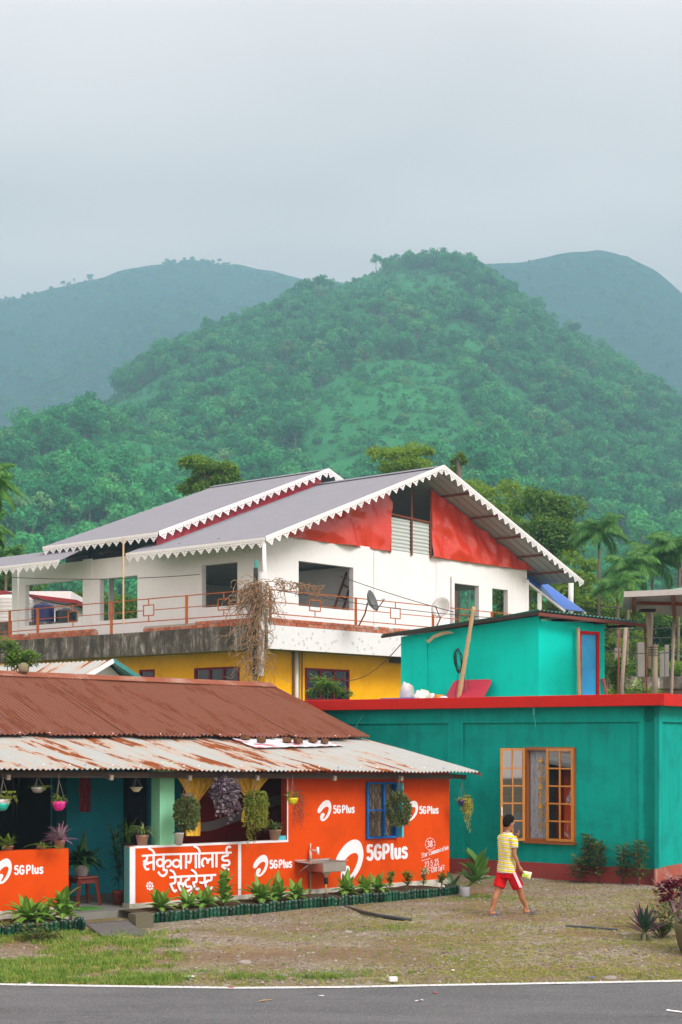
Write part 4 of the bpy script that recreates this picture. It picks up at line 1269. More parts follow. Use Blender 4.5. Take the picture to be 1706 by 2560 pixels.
# ---- things lying and standing on the flat roof
M_bamboo = paint('dry_bamboo', (.52, .36, .2), .6, .15, (.25, .15, .08), .4)
def bamboo(pts, r, label, knots=5, name='bamboo_pole', mat=None):
    a, b_ = V(pts[0]), V(pts[-1]); mb = MB(); P = []; Rr = []
    for k in range(knots * 4 + 1):
        t = k / (knots * 4); P.append(a.lerp(b_, t)); Rr.append(r * (1 - .25 * t) * (1.12 if k % 4 == 0 else 1.0))
    mb.tube(P, Rr, 8)
    return single(mb, name, mat or M_bamboo, label, 'pole', smooth=True)
b0 = GW.at(1146, 1742, -.8); b0.z = ZR; b1 = GW.at(1185, 1517, -.55)
bamboo((b0, b1), .045, 'tall leaning bamboo pole beside the red board on the flat roof', 6)
b0 = SW2.at(1449, 1732, .12); b0.z = ZR; b1 = SW2.at(1446, 1569, .1)
bamboo((b0, b1), .042, 'short upright bamboo post left of the blue rooftop door', 4)
# coil of black wire on the tall pole
mb = MB(); cc = GW.at(1146, 1652, -.75); r_ = random.Random(3)
for k in range(7):
    ph = r_.uniform(0, .6); rx = r_.uniform(.05, .1); rz_ = r_.uniform(.16, .24); dx = r_.uniform(-.03, .03)
    mb.tube([cc + V((dx + rx * cos(a + ph), -.03 * k * .3, rz_ * sin(a))) for a in [2 * pi * j / 18 for j in range(19)]], .006, 4, False)
for k in range(4):
    x = cc.x + .02 + .05 * k; mb.tube([(x, cc.y - .02, cc.z - .1), (x - .06 + .03 * k, cc.y, cc.z - .5), (x - .09 + .05 * k, cc.y - .02, ZR)], .005, 4, False)
single(mb, 'wire_coil', plain('black_wire', (.02, .02, .022), .5), 'coil of black wire tied to the leaning bamboo pole', 'wire')
# red plastic board leaning on the wall
mb = MB(); W_ = SW1; ua, za = W_.pix(1138, 1735); ub, zt_ = W_.pix(1236, 1697)
pts = []
def rr(u0, u1, z0, z1, r):
    P = []
    for (cu, cz, a0) in ((u1 - r, z1 - r, 0), (u0 + r, z1 - r, 90)):
        for k in range(6): P.append((cu + r * cos(radians(a0 + 18 * k)), cz + r * sin(radians(a0 + 18 * k))))
    return P + [(u0 - .06, z0), (u1 - .06, z0)]
bw = [W_.pt(u, z, .42 - (z - ZR) * .75) for u, z in rr(W_.pix(1140, 1720)[0], W_.pix(1237, 1720)[0], ZR, ZR + .43, .09)]
mb.prism(bw, (W_.N * -.035)); bevel(single(mb, 'plastic_board', plain('red_plastic', (.42, .02, .05), .45), 'red rounded plastic tabletop leaning against the rooftop room', 'board'), .015)
# odds and ends by the parapet
def blob(c, sx, sy, sz, seed, amp=.35, n=10, m=7):
    mb = MB(); rings = []
    for i in range(m + 1):
        th = pi * i / m; R_ = []
        for k in range(n):
            ph = 2 * pi * k / n
            d = V((sin(th) * cos(ph), sin(th) * sin(ph), -cos(th)))
            f = 1 + amp * mnoise.noise(d * 1.7 + V((seed, 0, 0))) + amp * .6 * mnoise.noise(d * 4 + V((0, seed, 0)))
            R_.append(V(c) + V((d.x * sx * f, d.y * sy * f, max(d.z, -.75) * sz * f)))
        rings.append(R_)
    mb.loft(rings); return mb
def roofspot(x, off): 
    p = GW.at(x, 1735, off); return V((p.x, p.y, ZR))
M_sack = paint('printed_sack', (.6, .6, .62), .5, .25, (.35, .16, .06), .9, scale=6)
p = roofspot(1018, -.55); single(blob(p + V((0, 0, .17)), .14, .12, .23, 2, .4), 'sack', M_sack, 'crumpled printed sack at the left end of the rooftop litter', 'sack', smooth=True)
p = roofspot(1052, -.5); single(blob(p + V((0, 0, .09)), .13, .1, .13, 5, .5), 'plastic_bag', plain('white_bag', (.72, .72, .66), .45, var=.2), 'crumpled white plastic bag on the flat roof beside the sack', 'bag', smooth=True)
p = roofspot(1062, -.62); single(blob(p + V((0, 0, .12)), .12, .1, .13, 9, .5), 'plastic_bag', plain('cream_bag', (.7, .68, .52), .45, var=.2), 'cream plastic bag behind the white one on the roof', 'bag', smooth=True)
p = roofspot(1081, -.5); mb = MB(); mb.lathe(p, [(.045, 0), (.05, .02), (.05, .15), (.04, .165), (.035, .165)], 12)
single(mb, 'tin', plain('white_tin', (.72, .66, .7), .35), 'small white tin standing among the rooftop litter', 'tin', smooth=True)
p = roofspot(1098, -.5); mb = MB(); mb.box(p + V((0, 0, .07)), .16, .07, .13, .5); single(mb, 'carton', plain('orange_carton', (.75, .25, .02), .6), 'orange carton on the roof right of the white tin', 'box')
p = roofspot(1110, -.48); single(blob(p + V((0, 0, .04)), .1, .06, .07, 14, .4), 'plastic_bag', plain('pink_bag', (.75, .6, .66), .5), 'small pinkish bag at the right end of the rooftop litter', 'bag', smooth=True)
p = roofspot(1035, -.4); q = roofspot(1062, -.4); mb = MB(); mb.tube([p + V((0, 0, .14)), q + V((0, 0, .03))], .012, 6); single(mb, 'plastic_pipe', plain('white_pipe', (.75, .75, .72), .4), 'thin white pipe lying across the rooftop bags', 'pipe')
p = roofspot(960, -.3); q = roofspot(1035, -.3); mb = MB(); mb.bar(p + V((0, 0, .07)), q + V((0, 0, .07)), .25, .02); single(mb, 'tarpaulin', plain('blue_tarp', (.02, .1, .5), .4), 'flat blue tarpaulin along the left edge of the flat roof', 'tarpaulin')
# red stick by the door
p = SW2.at(1521, 1735, .1); p.z = ZR; q = SW2.at(1508, 1696, .05); mb = MB(); mb.tube([p, q], .03, 6); single(mb, 'wooden_stick', plain('red_stick', (.35, .1, .09), .6), 'reddish stick leaning right of the blue rooftop door', 'stick')
# ================================================================== WHITE UPPER-STOREY HOUSE
M_white = paint('white_wall_paint', (.82, .82, .81), .6, .04, (.5, .48, .43), .15, .12, .1, 25)
M_yellow = paint('yellow_wall_paint', (1.0, .47, .0), .6, .06, (.5, .2, .01), .35, .2, .1, 25)
M_stain = None
def stained_concrete():
    m, nt, n, l, b = _mat('stained_concrete')
    p = coords(nt, (2.2, 2.2, .55))
    c = ramp(nt, noise_n(nt, p, 1.6, 8, .72, .3), [(.35, (.035, .027, .018)), (.48, (.085, .066, .046)), (.57, (.2, .18, .15)), (.66, (.52, .5, .47))])
    c = mixc(nt, ramp(nt, noise_n(nt, coords(nt), 3.5, 6, .7), [(.45, 0.0), (.65, .8)]), c, (.045, .036, .028))
    l.new(c, b.inputs['Base Color']); b.inputs['Roughness'].default_value = .9
    bump(nt, noise_n(nt, coords(nt), 14, 6), .4, .03)
    return m
M_stain = stained_concrete()
def flower_tile():
    m, nt, n, l, b = _mat('flowered_white_tile')
    p = coords(nt)
    v = n.new('ShaderNodeTexVoronoi'); v.inputs['Scale'].default_value = 5.0; l.new(p, v.inputs['Vector'])
    f = ramp(nt, mathn(nt, 'ADD', v.outputs['Distance'], mathn(nt, 'MULTIPLY', noise_n(nt, p, 30, 3), .25)), [(.3, 1.0), (.44, 0.0)])
    c = mixc(nt, noise_n(nt, p, 6, 4), (.66, .66, .67), (.78, .78, .8))
    c = mixc(nt, mathn(nt, 'MULTIPLY', f, .5), c, (.3, .31, .32))
    l.new(c, b.inputs['Base Color']); b.inputs['Roughness'].default_value = .35
    return m
M_tile = flower_tile()
M_brick = [paint('red_brick_%d' % i, c, .85, .25, (.45, .4, .34), .5, bump_s=.4, bump_scale=30, scale=9) for i, c in enumerate(((.42, .12, .06), (.36, .095, .05), (.47, .16, .085)))]
M_mortar = paint('mortar', (.36, .32, .27), .95, .2)
M_rail = paint('rust_orange_rail', (.42, .11, .025), .6, .25, (.18, .06, .03), .7)
M_rail_d = paint('dark_rust_rail', (.2, .06, .035), .6, .25)
M_lilac = paint('grey_lilac_sheet', (.235, .235, .265), .55, .06, (.19, .19, .215), .4, bump_s=.05, spec=.2)
M_under = paint('sheet_underside', (.42, .40, .38), .5, .08)
M_lace = plain('white_lace_board', (.80, .78, .78), .5, var=.04)
def tarp_mat(name, col, rough):
    m, nt, n, l, b = _mat(name)
    p = coords(nt)
    l.new(mixc(nt, noise_n(nt, p, 1.5, 4), scl(col, .85), scl(col, 1.1)), b.inputs['Base Color'])
    b.inputs['Roughness'].default_value = rough; b.inputs['Specular IOR Level'].default_value = .6
    bump(nt, noise_n(nt, coords(nt, (1, 1, .6)), 1.6, 3, .5, .8), .5, .12)
    return m
M_tarp = tarp_mat('red_orange_tarp', (.66, .04, .012), .22)
M_tarp2 = tarp_mat('crimson_tarp', (.42, .01, .03), .4)

Qx = V((-2.3, 43.5, 0)); R_ = V((.701, .713, 0)).normalized(); L_ = V((-.79, .613, 0)).normalized()
def T(t, s, z): 
    p = Qx + R_ * t + L_ * s
    return V((p.x, p.y, z))
SB = 1.2
WR = Wall(T(0, SB, 0), R_); WL_ = Wall(T(SB, 0, 0), L_)
OR = Wall(T(0, 0, 0), R_); OL = Wall(T(0, 0, 0), L_)
house = thing('house', 'two-storey white and yellow house with grey gabled roof and lace trim', 'building', T(5, 5, 0))
tE = WR.pix(1318, 1450)[0]; sE = WL_.pix(33, 1500)[0]
ZF = 6.02
ztr = WR.pix(900, 1364)[1]; ztl = WL_.pix(237, 1399)[1]
def rect(W, xa, xb, xm, yt, yb):
    return (W.pix(xa, yt)[0], W.pix(xb, yt)[0], W.pix(xm, yb)[1], W.pix(xm, yt)[1])
h1 = rect(WR, 747, 884, 812, 1410, 1520); h2 = rect(WR, 1137, 1198, 1165, 1461, 1556); h3 = rect(WR, 1231, 1270, 1250, 1473, 1562)
h2 = (h2[0], h2[1], ZF + .2, h2[3]); h3 = (h3[0], h3[1], ZF + .2, h3[3])
part(wall_holes(MB(), WR, SB - .02, tE, 5.45, ztr, [h1, h2, h3], 0, -.2), 'wall', M_white, house)
def rectL(xa, xb, yt, yb, xm):
    a, b_ = sorted((WL_.pix(xa, yt)[0], WL_.pix(xb, yt)[0])); return (a, b_, WL_.pix(xm, yb)[1], WL_.pix(xm, yt)[1])
k1 = rectL(63, 214, 1455, 1559, 140); k2 = rectL(250, 344, 1443, 1549, 297); k3 = rectL(505, 594, 1409, 1516, 550)
part(wall_holes(MB(), WL_, SB + .0, sE, 5.45, ztl, [k1, k2, k3], 0, -.2), 'wall', M_white, house)
for x0, x1 in ((33, 47), (210, 232)):
    a, b_ = sorted((WL_.pix(x0, 1500)[0], WL_.pix(x1, 1500)[0])); mb = MB(); mb.wbox(WL_, a, b_, 5.5, ztl + .04, .05, 0); part(mb, 'column', M_white, house)
# inside: partitions, ceiling, floor slab
mb = MB(); mb.hexa([T(5.2, 10.75, 5.4), T(tE, 10.75, 5.4), T(tE, 10.95, 5.4), T(5.2, 10.95, 5.4), T(5.2, 10.75, 8.6), T(tE, 10.75, 8.6), T(tE, 10.95, 8.6), T(5.2, 10.95, 8.6)]); part(mb, 'rear_wall', M_white, house)
mb = MB(); mb.hexa([T(6.2, 1.5, 6.05), T(6.35, 1.5, 6.05), T(6.35, 7, 6.05), T(6.2, 7, 6.05), T(6.2, 1.5, 8.5), T(6.35, 1.5, 8.5), T(6.35, 7, 8.5), T(6.2, 7, 8.5)]); part(mb, 'partition', M_white, house)
mb = MB(); mb.hexa([T(SB + .21, SB + .21, 8.62), T(tE, SB + .21, 8.62), T(tE, 11, 8.62), T(SB + .21, 11, 8.62), T(SB + .21, SB + .21, 8.7), T(tE, SB + .21, 8.7), T(tE, 11, 8.7), T(SB + .21, 11, 8.7)]); part(mb, 'ceiling', paint('raw_plaster', (.4, .4, .39), .9), house)
for (t_, s_) in ((tE - .15, 5.2), (tE - .15, 8.4), (3.4, 10.85)):
    mb = MB(); mb.tube([T(t_, s_, 6.0), T(t_, s_, 8.62)], .14, 4); part(mb, 'column', M_white, house)
mb = MB(); e = .03
mb.hexa([T(e, e, 5.35), T(17, e, 5.35), T(17, 14, 5.35), T(e, 14, 5.35), T(e, e, ZF), T(17, e, ZF), T(17, 14, ZF), T(e, 14, ZF)]); part(mb, 'floor_slab', paint('slab_concrete', (.28, .27, .25), .9), house)
mb = MB(); mb.wbox(OR, .06, 12.5, 5.29, ZF + .0, .03, -.03); part(mb, 'tiled_band', M_tile, house)
mb = MB(); mb.wbox(OL, -.03, 14.5, 5.29, ZF + .02, .028, -.03); part(mb, 'concrete_band', M_stain, house)
# lower storey
yw = rect(WR, 762, 873, 815, 1672, 1752); yl = rectL(487, 600, 1668, 1715, 545); yd = rectL(350, 388, 1674, 1710, 368)
part(wall_holes(MB(), WR, SB - .02, tE, 0, 5.34, [yw], 0.01, -.2), 'wall', M_yellow, house)
part(wall_holes(MB(), WL_, SB, sE + 1, 0, 5.34, [yl, yd], 0.01, -.2), 'wall', M_yellow, house)
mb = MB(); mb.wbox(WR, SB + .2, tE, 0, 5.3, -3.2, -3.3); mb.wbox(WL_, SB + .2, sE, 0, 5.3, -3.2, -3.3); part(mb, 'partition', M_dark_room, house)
M_maroon = paint('maroon_window_paint', (.2, .012, .025), .45, .1)
M_pane2 = glassm('grey_pane', (.5, .52, .52), .1, .06)
def small_window(W, h, cols, zsplit):
    f = .07; w = part(frame(MB(), W, h[0], h[1], h[2], h[3], .03, -.08, f), 'window', M_maroon, house)
    a, b_ = h[0] + f, h[1] - f
    for c in range(cols):
        u0, u1 = a + (b_ - a) * c / cols, a + (b_ - a) * (c + 1) / cols
        if c: mb = MB(); mb.wbox(W, u0 - .04, u0 + .04, h[2] + f, h[3] - f, .025, -.06); part(mb, 'mullion', M_maroon, w)
        zz = [h[2] + f] + [h[2] + (h[3] - h[2]) * q for q in zsplit] + [h[3] - f]
        for k in range(len(zz) - 1):
            if k: mb = MB(); mb.wbox(W, u0 + .045, u1 - .045, zz[k] - .03, zz[k] + .03, .02, -.05); part(mb, 'glazing_bar', M_maroon, w)
            mb = MB(); mb.quad(W.pt(u0 + .03, zz[k], -.02), W.pt(u1 - .03, zz[k], -.02), W.pt(u1 - .03, zz[k + 1], -.02), W.pt(u0 + .03, zz[k + 1], -.02)); part(mb, 'pane', M_pane2, w)
small_window(WR, yw, 3, (.35, .68)); small_window(WL_, yl, 3, (.2,)); small_window(WL_, yd, 1, (.5,))
# bricks on the balcony edge
brick = MB(); brick.box((0, 0, 0), .225, .11, .095)
me_b = [to_mesh(brick, 'brick', (0, 0, 0), m, False) for m in M_brick]
def brick_row(W, u0, u1, z, off, seed, ragged=0.0):
    r = random.Random(seed); u = u0; ang = atan2(W.U.y, W.U.x)
    while u < u1:
        if r.random() > ragged:
            o = bpy.data.objects.new('brick', r.choice(me_b)); COL.objects.link(o); o.parent = house
            o.location = W.pt(u + .11, z + .05, off + r.uniform(-.012, .012)) - wloc(house)
            o.rotation_euler = (r.uniform(-.02, .02), r.uniform(-.02, .02), ang + r.uniform(-.03, .03))
        u += .245
brick_row(OR, .32, 9.6, ZF + .012, -.05, 1); brick_row(OR, .2, 9.6, ZF + .122, -.05, 2, .04)
s36, s22 = OL.pix(360, 1545)[0], OL.pix(240, 1575)[0]
brick_row(OL, .2, s36, ZF + .03, -.05, 3); brick_row(OL, .3, OL.pix(490, 1545)[0], ZF + .14, -.05, 4, .05)
brick_row(OL, s22, 12.6, ZF + .03, -.05, 5); brick_row(OL, s22 + .1, 12.6, ZF + .14, -.05, 6, .12)
mb = MB(); mb.wbox(OR, .2, 9.7, ZF, ZF + .2, -.02, -.09); part(mb, 'mortar_bed', M_mortar, house)
mb = MB(); mb.wbox(OL, .2, s36, ZF + .025, ZF + .2, -.02, -.09); mb.wbox(OL, s22, 12.7, ZF + .025, ZF + .2, -.02, -.09); part(mb, 'mortar_bed', M_mortar, house)
# railing
zt, zm_, zl_ = 7.12, 6.745, 6.38
def railing(W, posts, umax, squares, mat):
    r = thing('railing', 'rust orange pipe railing along the %s side of the upper balcony' % ('right' if W is OR else 'left'), 'railing', W.pt(posts[1], ZF, -.06), 'balcony railings')
    for z in (zt, zl_):
        mb = MB(); mb.bar(W.pt(posts[0], z, -.06), W.pt(umax, z, -.06), .03, .03); part(mb, 'rail', mat, r)
    prev = posts[0]
    for s in squares + [None]:
        nxt = (s - .24) if s is not None else umax
        mb = MB(); mb.bar(W.pt(prev, zm_, -.06), W.pt(nxt, zm_, -.06), .025, .025); part(mb, 'rail', mat, r)
        if s is None: break
        mb = MB()
        for a, b_ in (((s - .24, zm_ - .17), (s + .24, zm_ - .17)), ((s - .24, zm_ + .17), (s + .24, zm_ + .17)), ((s - .24, zm_ - .17), (s - .24, zm_ + .17)), ((s + .24, zm_ - .17), (s + .24, zm_ + .17)),
                      ((s, zm_ + .17), (s, zt)), ((s, zl_), (s, zm_ - .17))):
            mb.bar(W.pt(a[0], a[1], -.06), W.pt(b_[0], b_[1], -.06), .032, .032)
        part(mb, 'square_motif', mat, r)
        prev = s + .24
    for u in posts:
        mb = MB(); mb.bar(W.pt(u, ZF, -.06), W.pt(u, zt + .02, -.06), .09, .05); part(mb, 'post', mat, r)
pu = lambda W, x, y: W.pix(x, y, -.06)[0]
railing(OR, [pu(OR, 676, 1500), pu(OR, 890, 1520), pu(OR, 1083, 1530), pu(OR, 1230, 1540), 14.8], 15.2, [pu(OR, 788, 1510), pu(OR, 989, 1525), pu(OR, 1160, 1530), pu(OR, 1300, 1540)], M_rail)
railing(OL, [.25, pu(OL, 467, 1520), pu(OL, 279, 1540), pu(OL, 95, 1560), pu(OL, 25, 1570)], 13.2, [pu(OL, 560, 1515), pu(OL, 372, 1530), pu(OL, 183, 1545)], M_rail)

# ---- roofs
r1 = lambda t: 8.67 + 3.26 * (t / 8.2 if t <= 8.2 else (16.4 - t) / 8.2)
r2 = lambda t: 12.45 - .397 * abs(t - 8.32)
def sheets(s0, s1, ta, tb, zf, n, lift, mat, wv=5, tt=0.0):
    for k in range(n):
        a, b_ = s0 + (s1 - s0) * k / n, s0 + (s1 - s0) * (k + 1) / n
        mb = MB()
        corr(mb, T(ta, a, zf(ta)), T(ta, b_, zf(ta)), T(tb, a, zf(tb)), T(tb, b_, zf(tb)), wv * 2, .014, 1, 6, lift=lift)
        part(mb, 'roof_sheet', mat, house)
sheets(-.12, 6.0, -.12, 8.2, r1, 6, .03, M_lilac); sheets(-.12, 6.0, 16.5, 8.2, r1, 6, .03, M_lilac)
sheets(5.1, 10.75, .42, 8.32, r2, 6, .03, M_lilac); sheets(5.1, 10.75, 16.2, 8.32, r2, 6, .03, M_lilac)
ext = lambda t: 9.14 + (t - .6) * .5
sheets(8.85, 14.5, -.5, .75, ext, 6, .0, M_lilac)
# ridge caps
for (s0, s1, z, t) in ((-.13, 5.3, 11.98, 8.2), (5.1, 10.8, 12.5, 8.32)):
    mb = MB(); ring = []
    for s in (s0, s1): ring.append([T(t - .28, s, z - .075), T(t, s, z + .03), T(t + .28, s, z - .075), T(t + .28, s, z - .085), T(t, s, z + .015), T(t - .28, s, z - .085)])
    mb.loft(ring); part(mb, 'ridge_cap', M_lilac, house)
# underside boards and purlins of the front gable overhang
for t in (9.75, 11.3, 12.8, 14.2, 15.5, 6.6, 5.0, 3.4, 1.8):
    mb = MB(); mb.bar(T(t, -.05, r1(t) - .07), T(t, 1.6, r1(t) - .07), .09, .07); part(mb, 'purlin', M_rail_d, house)
mb = MB(); mb.hexa([T(8.3, -.06, r1(8.3) - .035), T(16.4, -.06, r1(16.4) - .035), T(16.4, 5.9, r1(16.4) - .035), T(8.3, 5.9, r1(8.3) - .035), T(8.3, -.06, r1(8.3) - .02), T(16.4, -.06, r1(16.4) - .02), T(16.4, 5.9, r1(16.4) - .02), T(8.3, 5.9, r1(8.3) - .02)])
part(mb, 'soffit', M_under, house)
for k in range(9):
    t = 8.9 + k * .85
    mb = MB(); mb.bar(T(8.5, .15 + k * .16, r1(8.5) - .045), T(16.2, .15 + k * .16, r1(16.2) - .045), .02, .02)
    if k % 2 == 0: part(mb, 'sheet_rib', M_lilac, house)
# wrinkled tarpaulin gable
def tarp(poly_fn, u0, u1, nu, nv, W, off, name, mat, amp, lab):
    mb = MB(); vs = []
    for i in range(nu + 1):
        u = u0 + (u1 - u0) * i / nu; lo, hi = poly_fn(u)
        for j in range(nv + 1):
            z = lo + (hi - lo) * j / nv
            w = amp * (mnoise.noise(V((u * 1.1, z * .9, 2))) + .6 * mnoise.noise(V((u * 2.6 + z, z * 1.6, 5))) + .4 * abs(mnoise.noise(V((u * 5, z * 2.2, 1)))))
            vs.append(W.pt(u, z, off + w))
    mb.add(vs, [(i * (nv + 1) + j, (i + 1) * (nv + 1) + j, (i + 1) * (nv + 1) + j + 1, i * (nv + 1) + j + 1) for i in range(nu) for j in range(nv)])
    return part(mb, name, mat, house, True, label=lab)
uA, uB = WR.pix(974, 1300)[0], WR.pix(1075, 1300)[0]
tarp(lambda u: (ztr - .06, max(ztr - .05, r1(u) - .09)), 1.25, uA, 40, 14, WR, .08, 'gable_tarp', M_tarp, .2, 'wrinkled red-orange tarpaulin left of the attic opening')
tarp(lambda u: (ztr - .06, max(ztr - .05, r1(u) - .09)), uB, 15.2, 44, 16, WR, .08, 'gable_tarp', M_tarp, .2, 'wrinkled red-orange tarpaulin right of the attic opening')
mb = MB()
for u in (uA, (uA + uB) / 2 + .05, uB): mb.bar(WR.pt(u, ztr - .1, .05), WR.pt(u, r1(u) - .1, .05), .06, .06)
zmid = WR.pix(1020, 1300)[1]
mb.bar(WR.pt(uA, zmid + .1, .05), WR.pt(uB, zmid + .02, .05), .06, .06)
part(mb, 'attic_frame', M_rail_d, house)
for a, b_ in ((uA + .04, (uA + uB) / 2), ((uA + uB) / 2 + .1, uB - .04)):
    mb = MB(); corr(mb, WR.pt(a, ztr - .02, .0), WR.pt(a, zmid + .02, .0), WR.pt(b_, ztr - .02, .0), WR.pt(b_, zmid + .02, .0), 9, .02, 1, 6); part(mb, 'attic_panel', rusty_sheet('pale_green_grey_panel', (.52, .56, .53), (.3, .2, .12), -.08, 5), house, True)
tarp(lambda u: (r1(u) + .04, r2(u) - .12), .6, 8.25, 40, 3, Wall(T(0, 5.35, 0), R_), 0, 'gable_tarp', M_tarp2, .05, 'crimson tarpaulin strip under the upper roof edge')
# trusses glimpsed under the left eave
for s in (2.5, 4.2, 6.2, 8.0, 9.6):
    mb = MB(); mb.bar(T(.5, s, ztl + .05), T(3.5, s, r1(3.5) - .35), .08, .08); mb.bar(T(1.4, s, ztl), T(1.4, s, ztl + .35), .07, .07); part(mb, 'truss', M_darkwood2, house)
mb = MB(); mb.hexa([T(1.5, 5.6, ztl - .1), T(1.7, 5.6, ztl - .1), T(1.7, 11, ztl - .1), T(1.5, 11, ztl - .1), T(1.5, 5.6, ztl + .75), T(1.7, 5.6, ztl + .75), T(1.7, 11, ztl + .75), T(1.5, 11, ztl + .75)]); part(mb, 'eave_gap_shade', plain('eave_gap_dark', (.05, .055, .055), .8), house)  # dark sheet standing in for the shade in the gap under the eave

# ---- lace trim: every scallop its own piece
def scallop_mesh(pitch, h):
    bm = bmesh.new()
    out = [(-.5, 0), (.5, 0), (.5, -.2), (.43, -.38), (.35, -.34), (.33, -.5), (.25, -.62), (.2, -.58), (.15, -.8), (.08, -.9), (0, -1.0)]
    out += [(-x, z) for x, z in reversed(out[2:-1])]
    loops = [[(x * pitch, z * h) for x, z in out]]
    for cx, cz, r in ((0, -.66, .055), (-.2, -.34, .06), (.2, -.34, .06), (0, -.36, .07)):
        loops.append([(cx * pitch + r * pitch * cos(a), cz * h + r * pitch * sin(a)) for a in [2 * pi * k / 6 for k in range(6)]])
    es = []
    for lp in loops:
        vs = [bm.verts.new((x, 0, z)) for x, z in lp]
        es += [bm.edges.new((vs[i], vs[(i + 1) % len(vs)])) for i in range(len(vs))]
    bmesh.ops.triangle_fill(bm, use_beauty=True, edges=es)
    me = bpy.data.meshes.new('scallop'); bm.to_mesh(me); bm.free(); me.materials.append(M_lace)
    return me
me_sc = scallop_mesh(.36, .235)
def lace(a, b_, label, drop=.02):
    a, b_ = V(a), V(b_); n = max(1, round((b_ - a).length / .365)); d = (b_ - a).normalized()
    t = part((lambda m: m.bar(a + V((0, 0, -.03)), b_ + V((0, 0, -.03)), .03, .085))(MB()), 'lace_board', M_lace, house)
    step = (b_ - a).length / n; h = V((d.x, d.y, 0)).normalized(); yv = V((-h.y, h.x, 0))
    X = d; Z = V((0, 0, 1)) - d * d.z; Z.normalize(); Y = Z.cross(X)
    M = Matrix((X, Y, Z)).transposed().to_4x4()
    for k in range(n):
        o = bpy.data.objects.new('scallop', me_sc); COL.objects.link(o); o.parent = t
        p = a + d * (step * (k + .5)) - wloc(house) + V((0, 0, -.07))
        o.matrix_local = Matrix.Translation(p) @ M @ Matrix.Rotation(random.gauss(0, .05), 4, 'X') @ Matrix.Rotation(random.gauss(0, .03), 4, 'Y') @ Matrix.Scale(random.uniform(.88, 1.06), 4, (0, 0, 1))
        sol = None
    return t
lace(T(-.16, -.15, r1(-.1) + .05), T(8.2, -.15, r1(8.2) + .08), 'left rake')
lace(T(8.2, -.15, r1(8.2) + .08), T(16.55, -.15, r1(16.5) + .03), 'right rake')
lace(T(-.16, 5.95, r1(-.1) + .02), T(-.16, -.12, r1(-.1) + .02), 'eave')
lace(T(.4, 5.05, r2(.42) + .05), T(8.32, 5.05, r2(8.32) + .07), 'upper rake'); lace(T(8.32, 5.05, r2(8.32) + .07), T(10.2, 5.05, r2(10.2) + .07), 'upper rake')
lace(T(.38, 10.8, r2(.42) + .02), T(.38, 5.08, r2(.42) + .02), 'upper eave'); lace(T(-.53, 14.4, ext(-.5) + .04), T(-.53, 8.8, ext(-.5) + .04), 'low eave')

# ---- fittings
M_pvc = plain('white_pvc', (.78, .78, .76), .35)
def pipe(pts, r, label, name='downpipe', mat=None, cat='pipe', smooth=True, n=8): 
    return single(MB().tube(pts, r, n), name, mat or M_pvc, label, cat, smooth=smooth)
part(MB().tube([T(-.1, -.02, r1(0) - .1), T(.05, .05, 6.05)], .065, 10), 'corner_pipe', M_pvc, house, True)
part(MB().tube([WR.at(1132, 1440, .08), WR.at(1132, 1575, .08)], .05, 8), 'vent_pipe', M_pvc, house, True)
for x in (936, 1092):
    part(MB().tube([WR.at(x, 1380, .015), WR.at(x, 1560, .015)], .03, 4), 'wall_joint', M_white, house)
pp = WR.at(742, 1628, .12); part(MB().tube([pp, V((pp.x, pp.y, 3.0))], .07, 8), 'downpipe', M_pvc, house, True)
for x in (733, 748, 756):
    pp = WR.at(x, 1628, .06); part(MB().tube([pp, V((pp.x, pp.y, 3.0))], .018, 5), 'cable', plain('dark_cable', (.04, .03, .03), .5), house)
mb = MB(); mb.wbox(WR, WR.pix(972, 1650)[0], WR.pix(1010, 1650)[0], WR.pix(985, 1658)[1], 5.3, .5, .02); part(mb, 'beam', plain('dark_beam', (.07, .07, .07), .8), house)
# right end: post, blue sheet on a frame
part(MB().tube([at(1428, 1458, 61), at(1427, 1545, 61)], .12, 8), 'post', M_pvc, house, True)
mb = MB(); A, B, C_, D = at(1298, 1434, 54.5), at(1338, 1437, 56.8), at(1464, 1529, 58.8), at(1412, 1523, 56.2)
dn = (B - A).cross(D - A).normalized() * .05
vs = []
mb.hexa([A, B, C_, D, A + dn, B + dn, C_ + dn, D + dn]); 
bs = thing('lean_to', 'slanted blue plastic sheet on a white frame at the right end of the white house', 'lean-to', V((D.x, D.y, 6)))
part(mb, 'sheet', plain('blue_sheet', (.02, .13, .62), .3, var=.15, scale=1.5), bs)
for p, q in ((A, D), (B, C_)): part(MB().bar(p - V((0, 0, .09)), q - V((0, 0, .09)), .09, .09), 'frame_bar', M_pvc, bs)
for p in (at(1317, 1450, 54.8), at(1349, 1478, 55.3)): part(MB().bar(p, V((p.x, p.y, 6.0)), .16, .12), 'post', M_white, bs)
# ladder and bench inside the window bay
lad = thing('ladder', 'rusty ladder leaning inside the unglazed bay of the white wall', 'ladder', T(4, 2.5, ZF))
a0, a1 = WR.at(812, 1520, -.7), WR.at(872, 1417, -1.2); b0, b1 = WR.at(838, 1522, -.7), WR.at(886, 1430, -1.2)
a0.z = ZF; b0.z = ZF
part(MB().bar(a0, a1, .06, .06), 'side_rail', M_rail_d, lad); part(MB().bar(b0, b1, .06, .06), 'side_rail', M_rail_d, lad)
for k in range(5): part(MB().bar(a0.lerp(a1, .2 + .18 * k), b0.lerp(b1, .2 + .18 * k), .045, .045), 'rung', M_rail_d, lad)
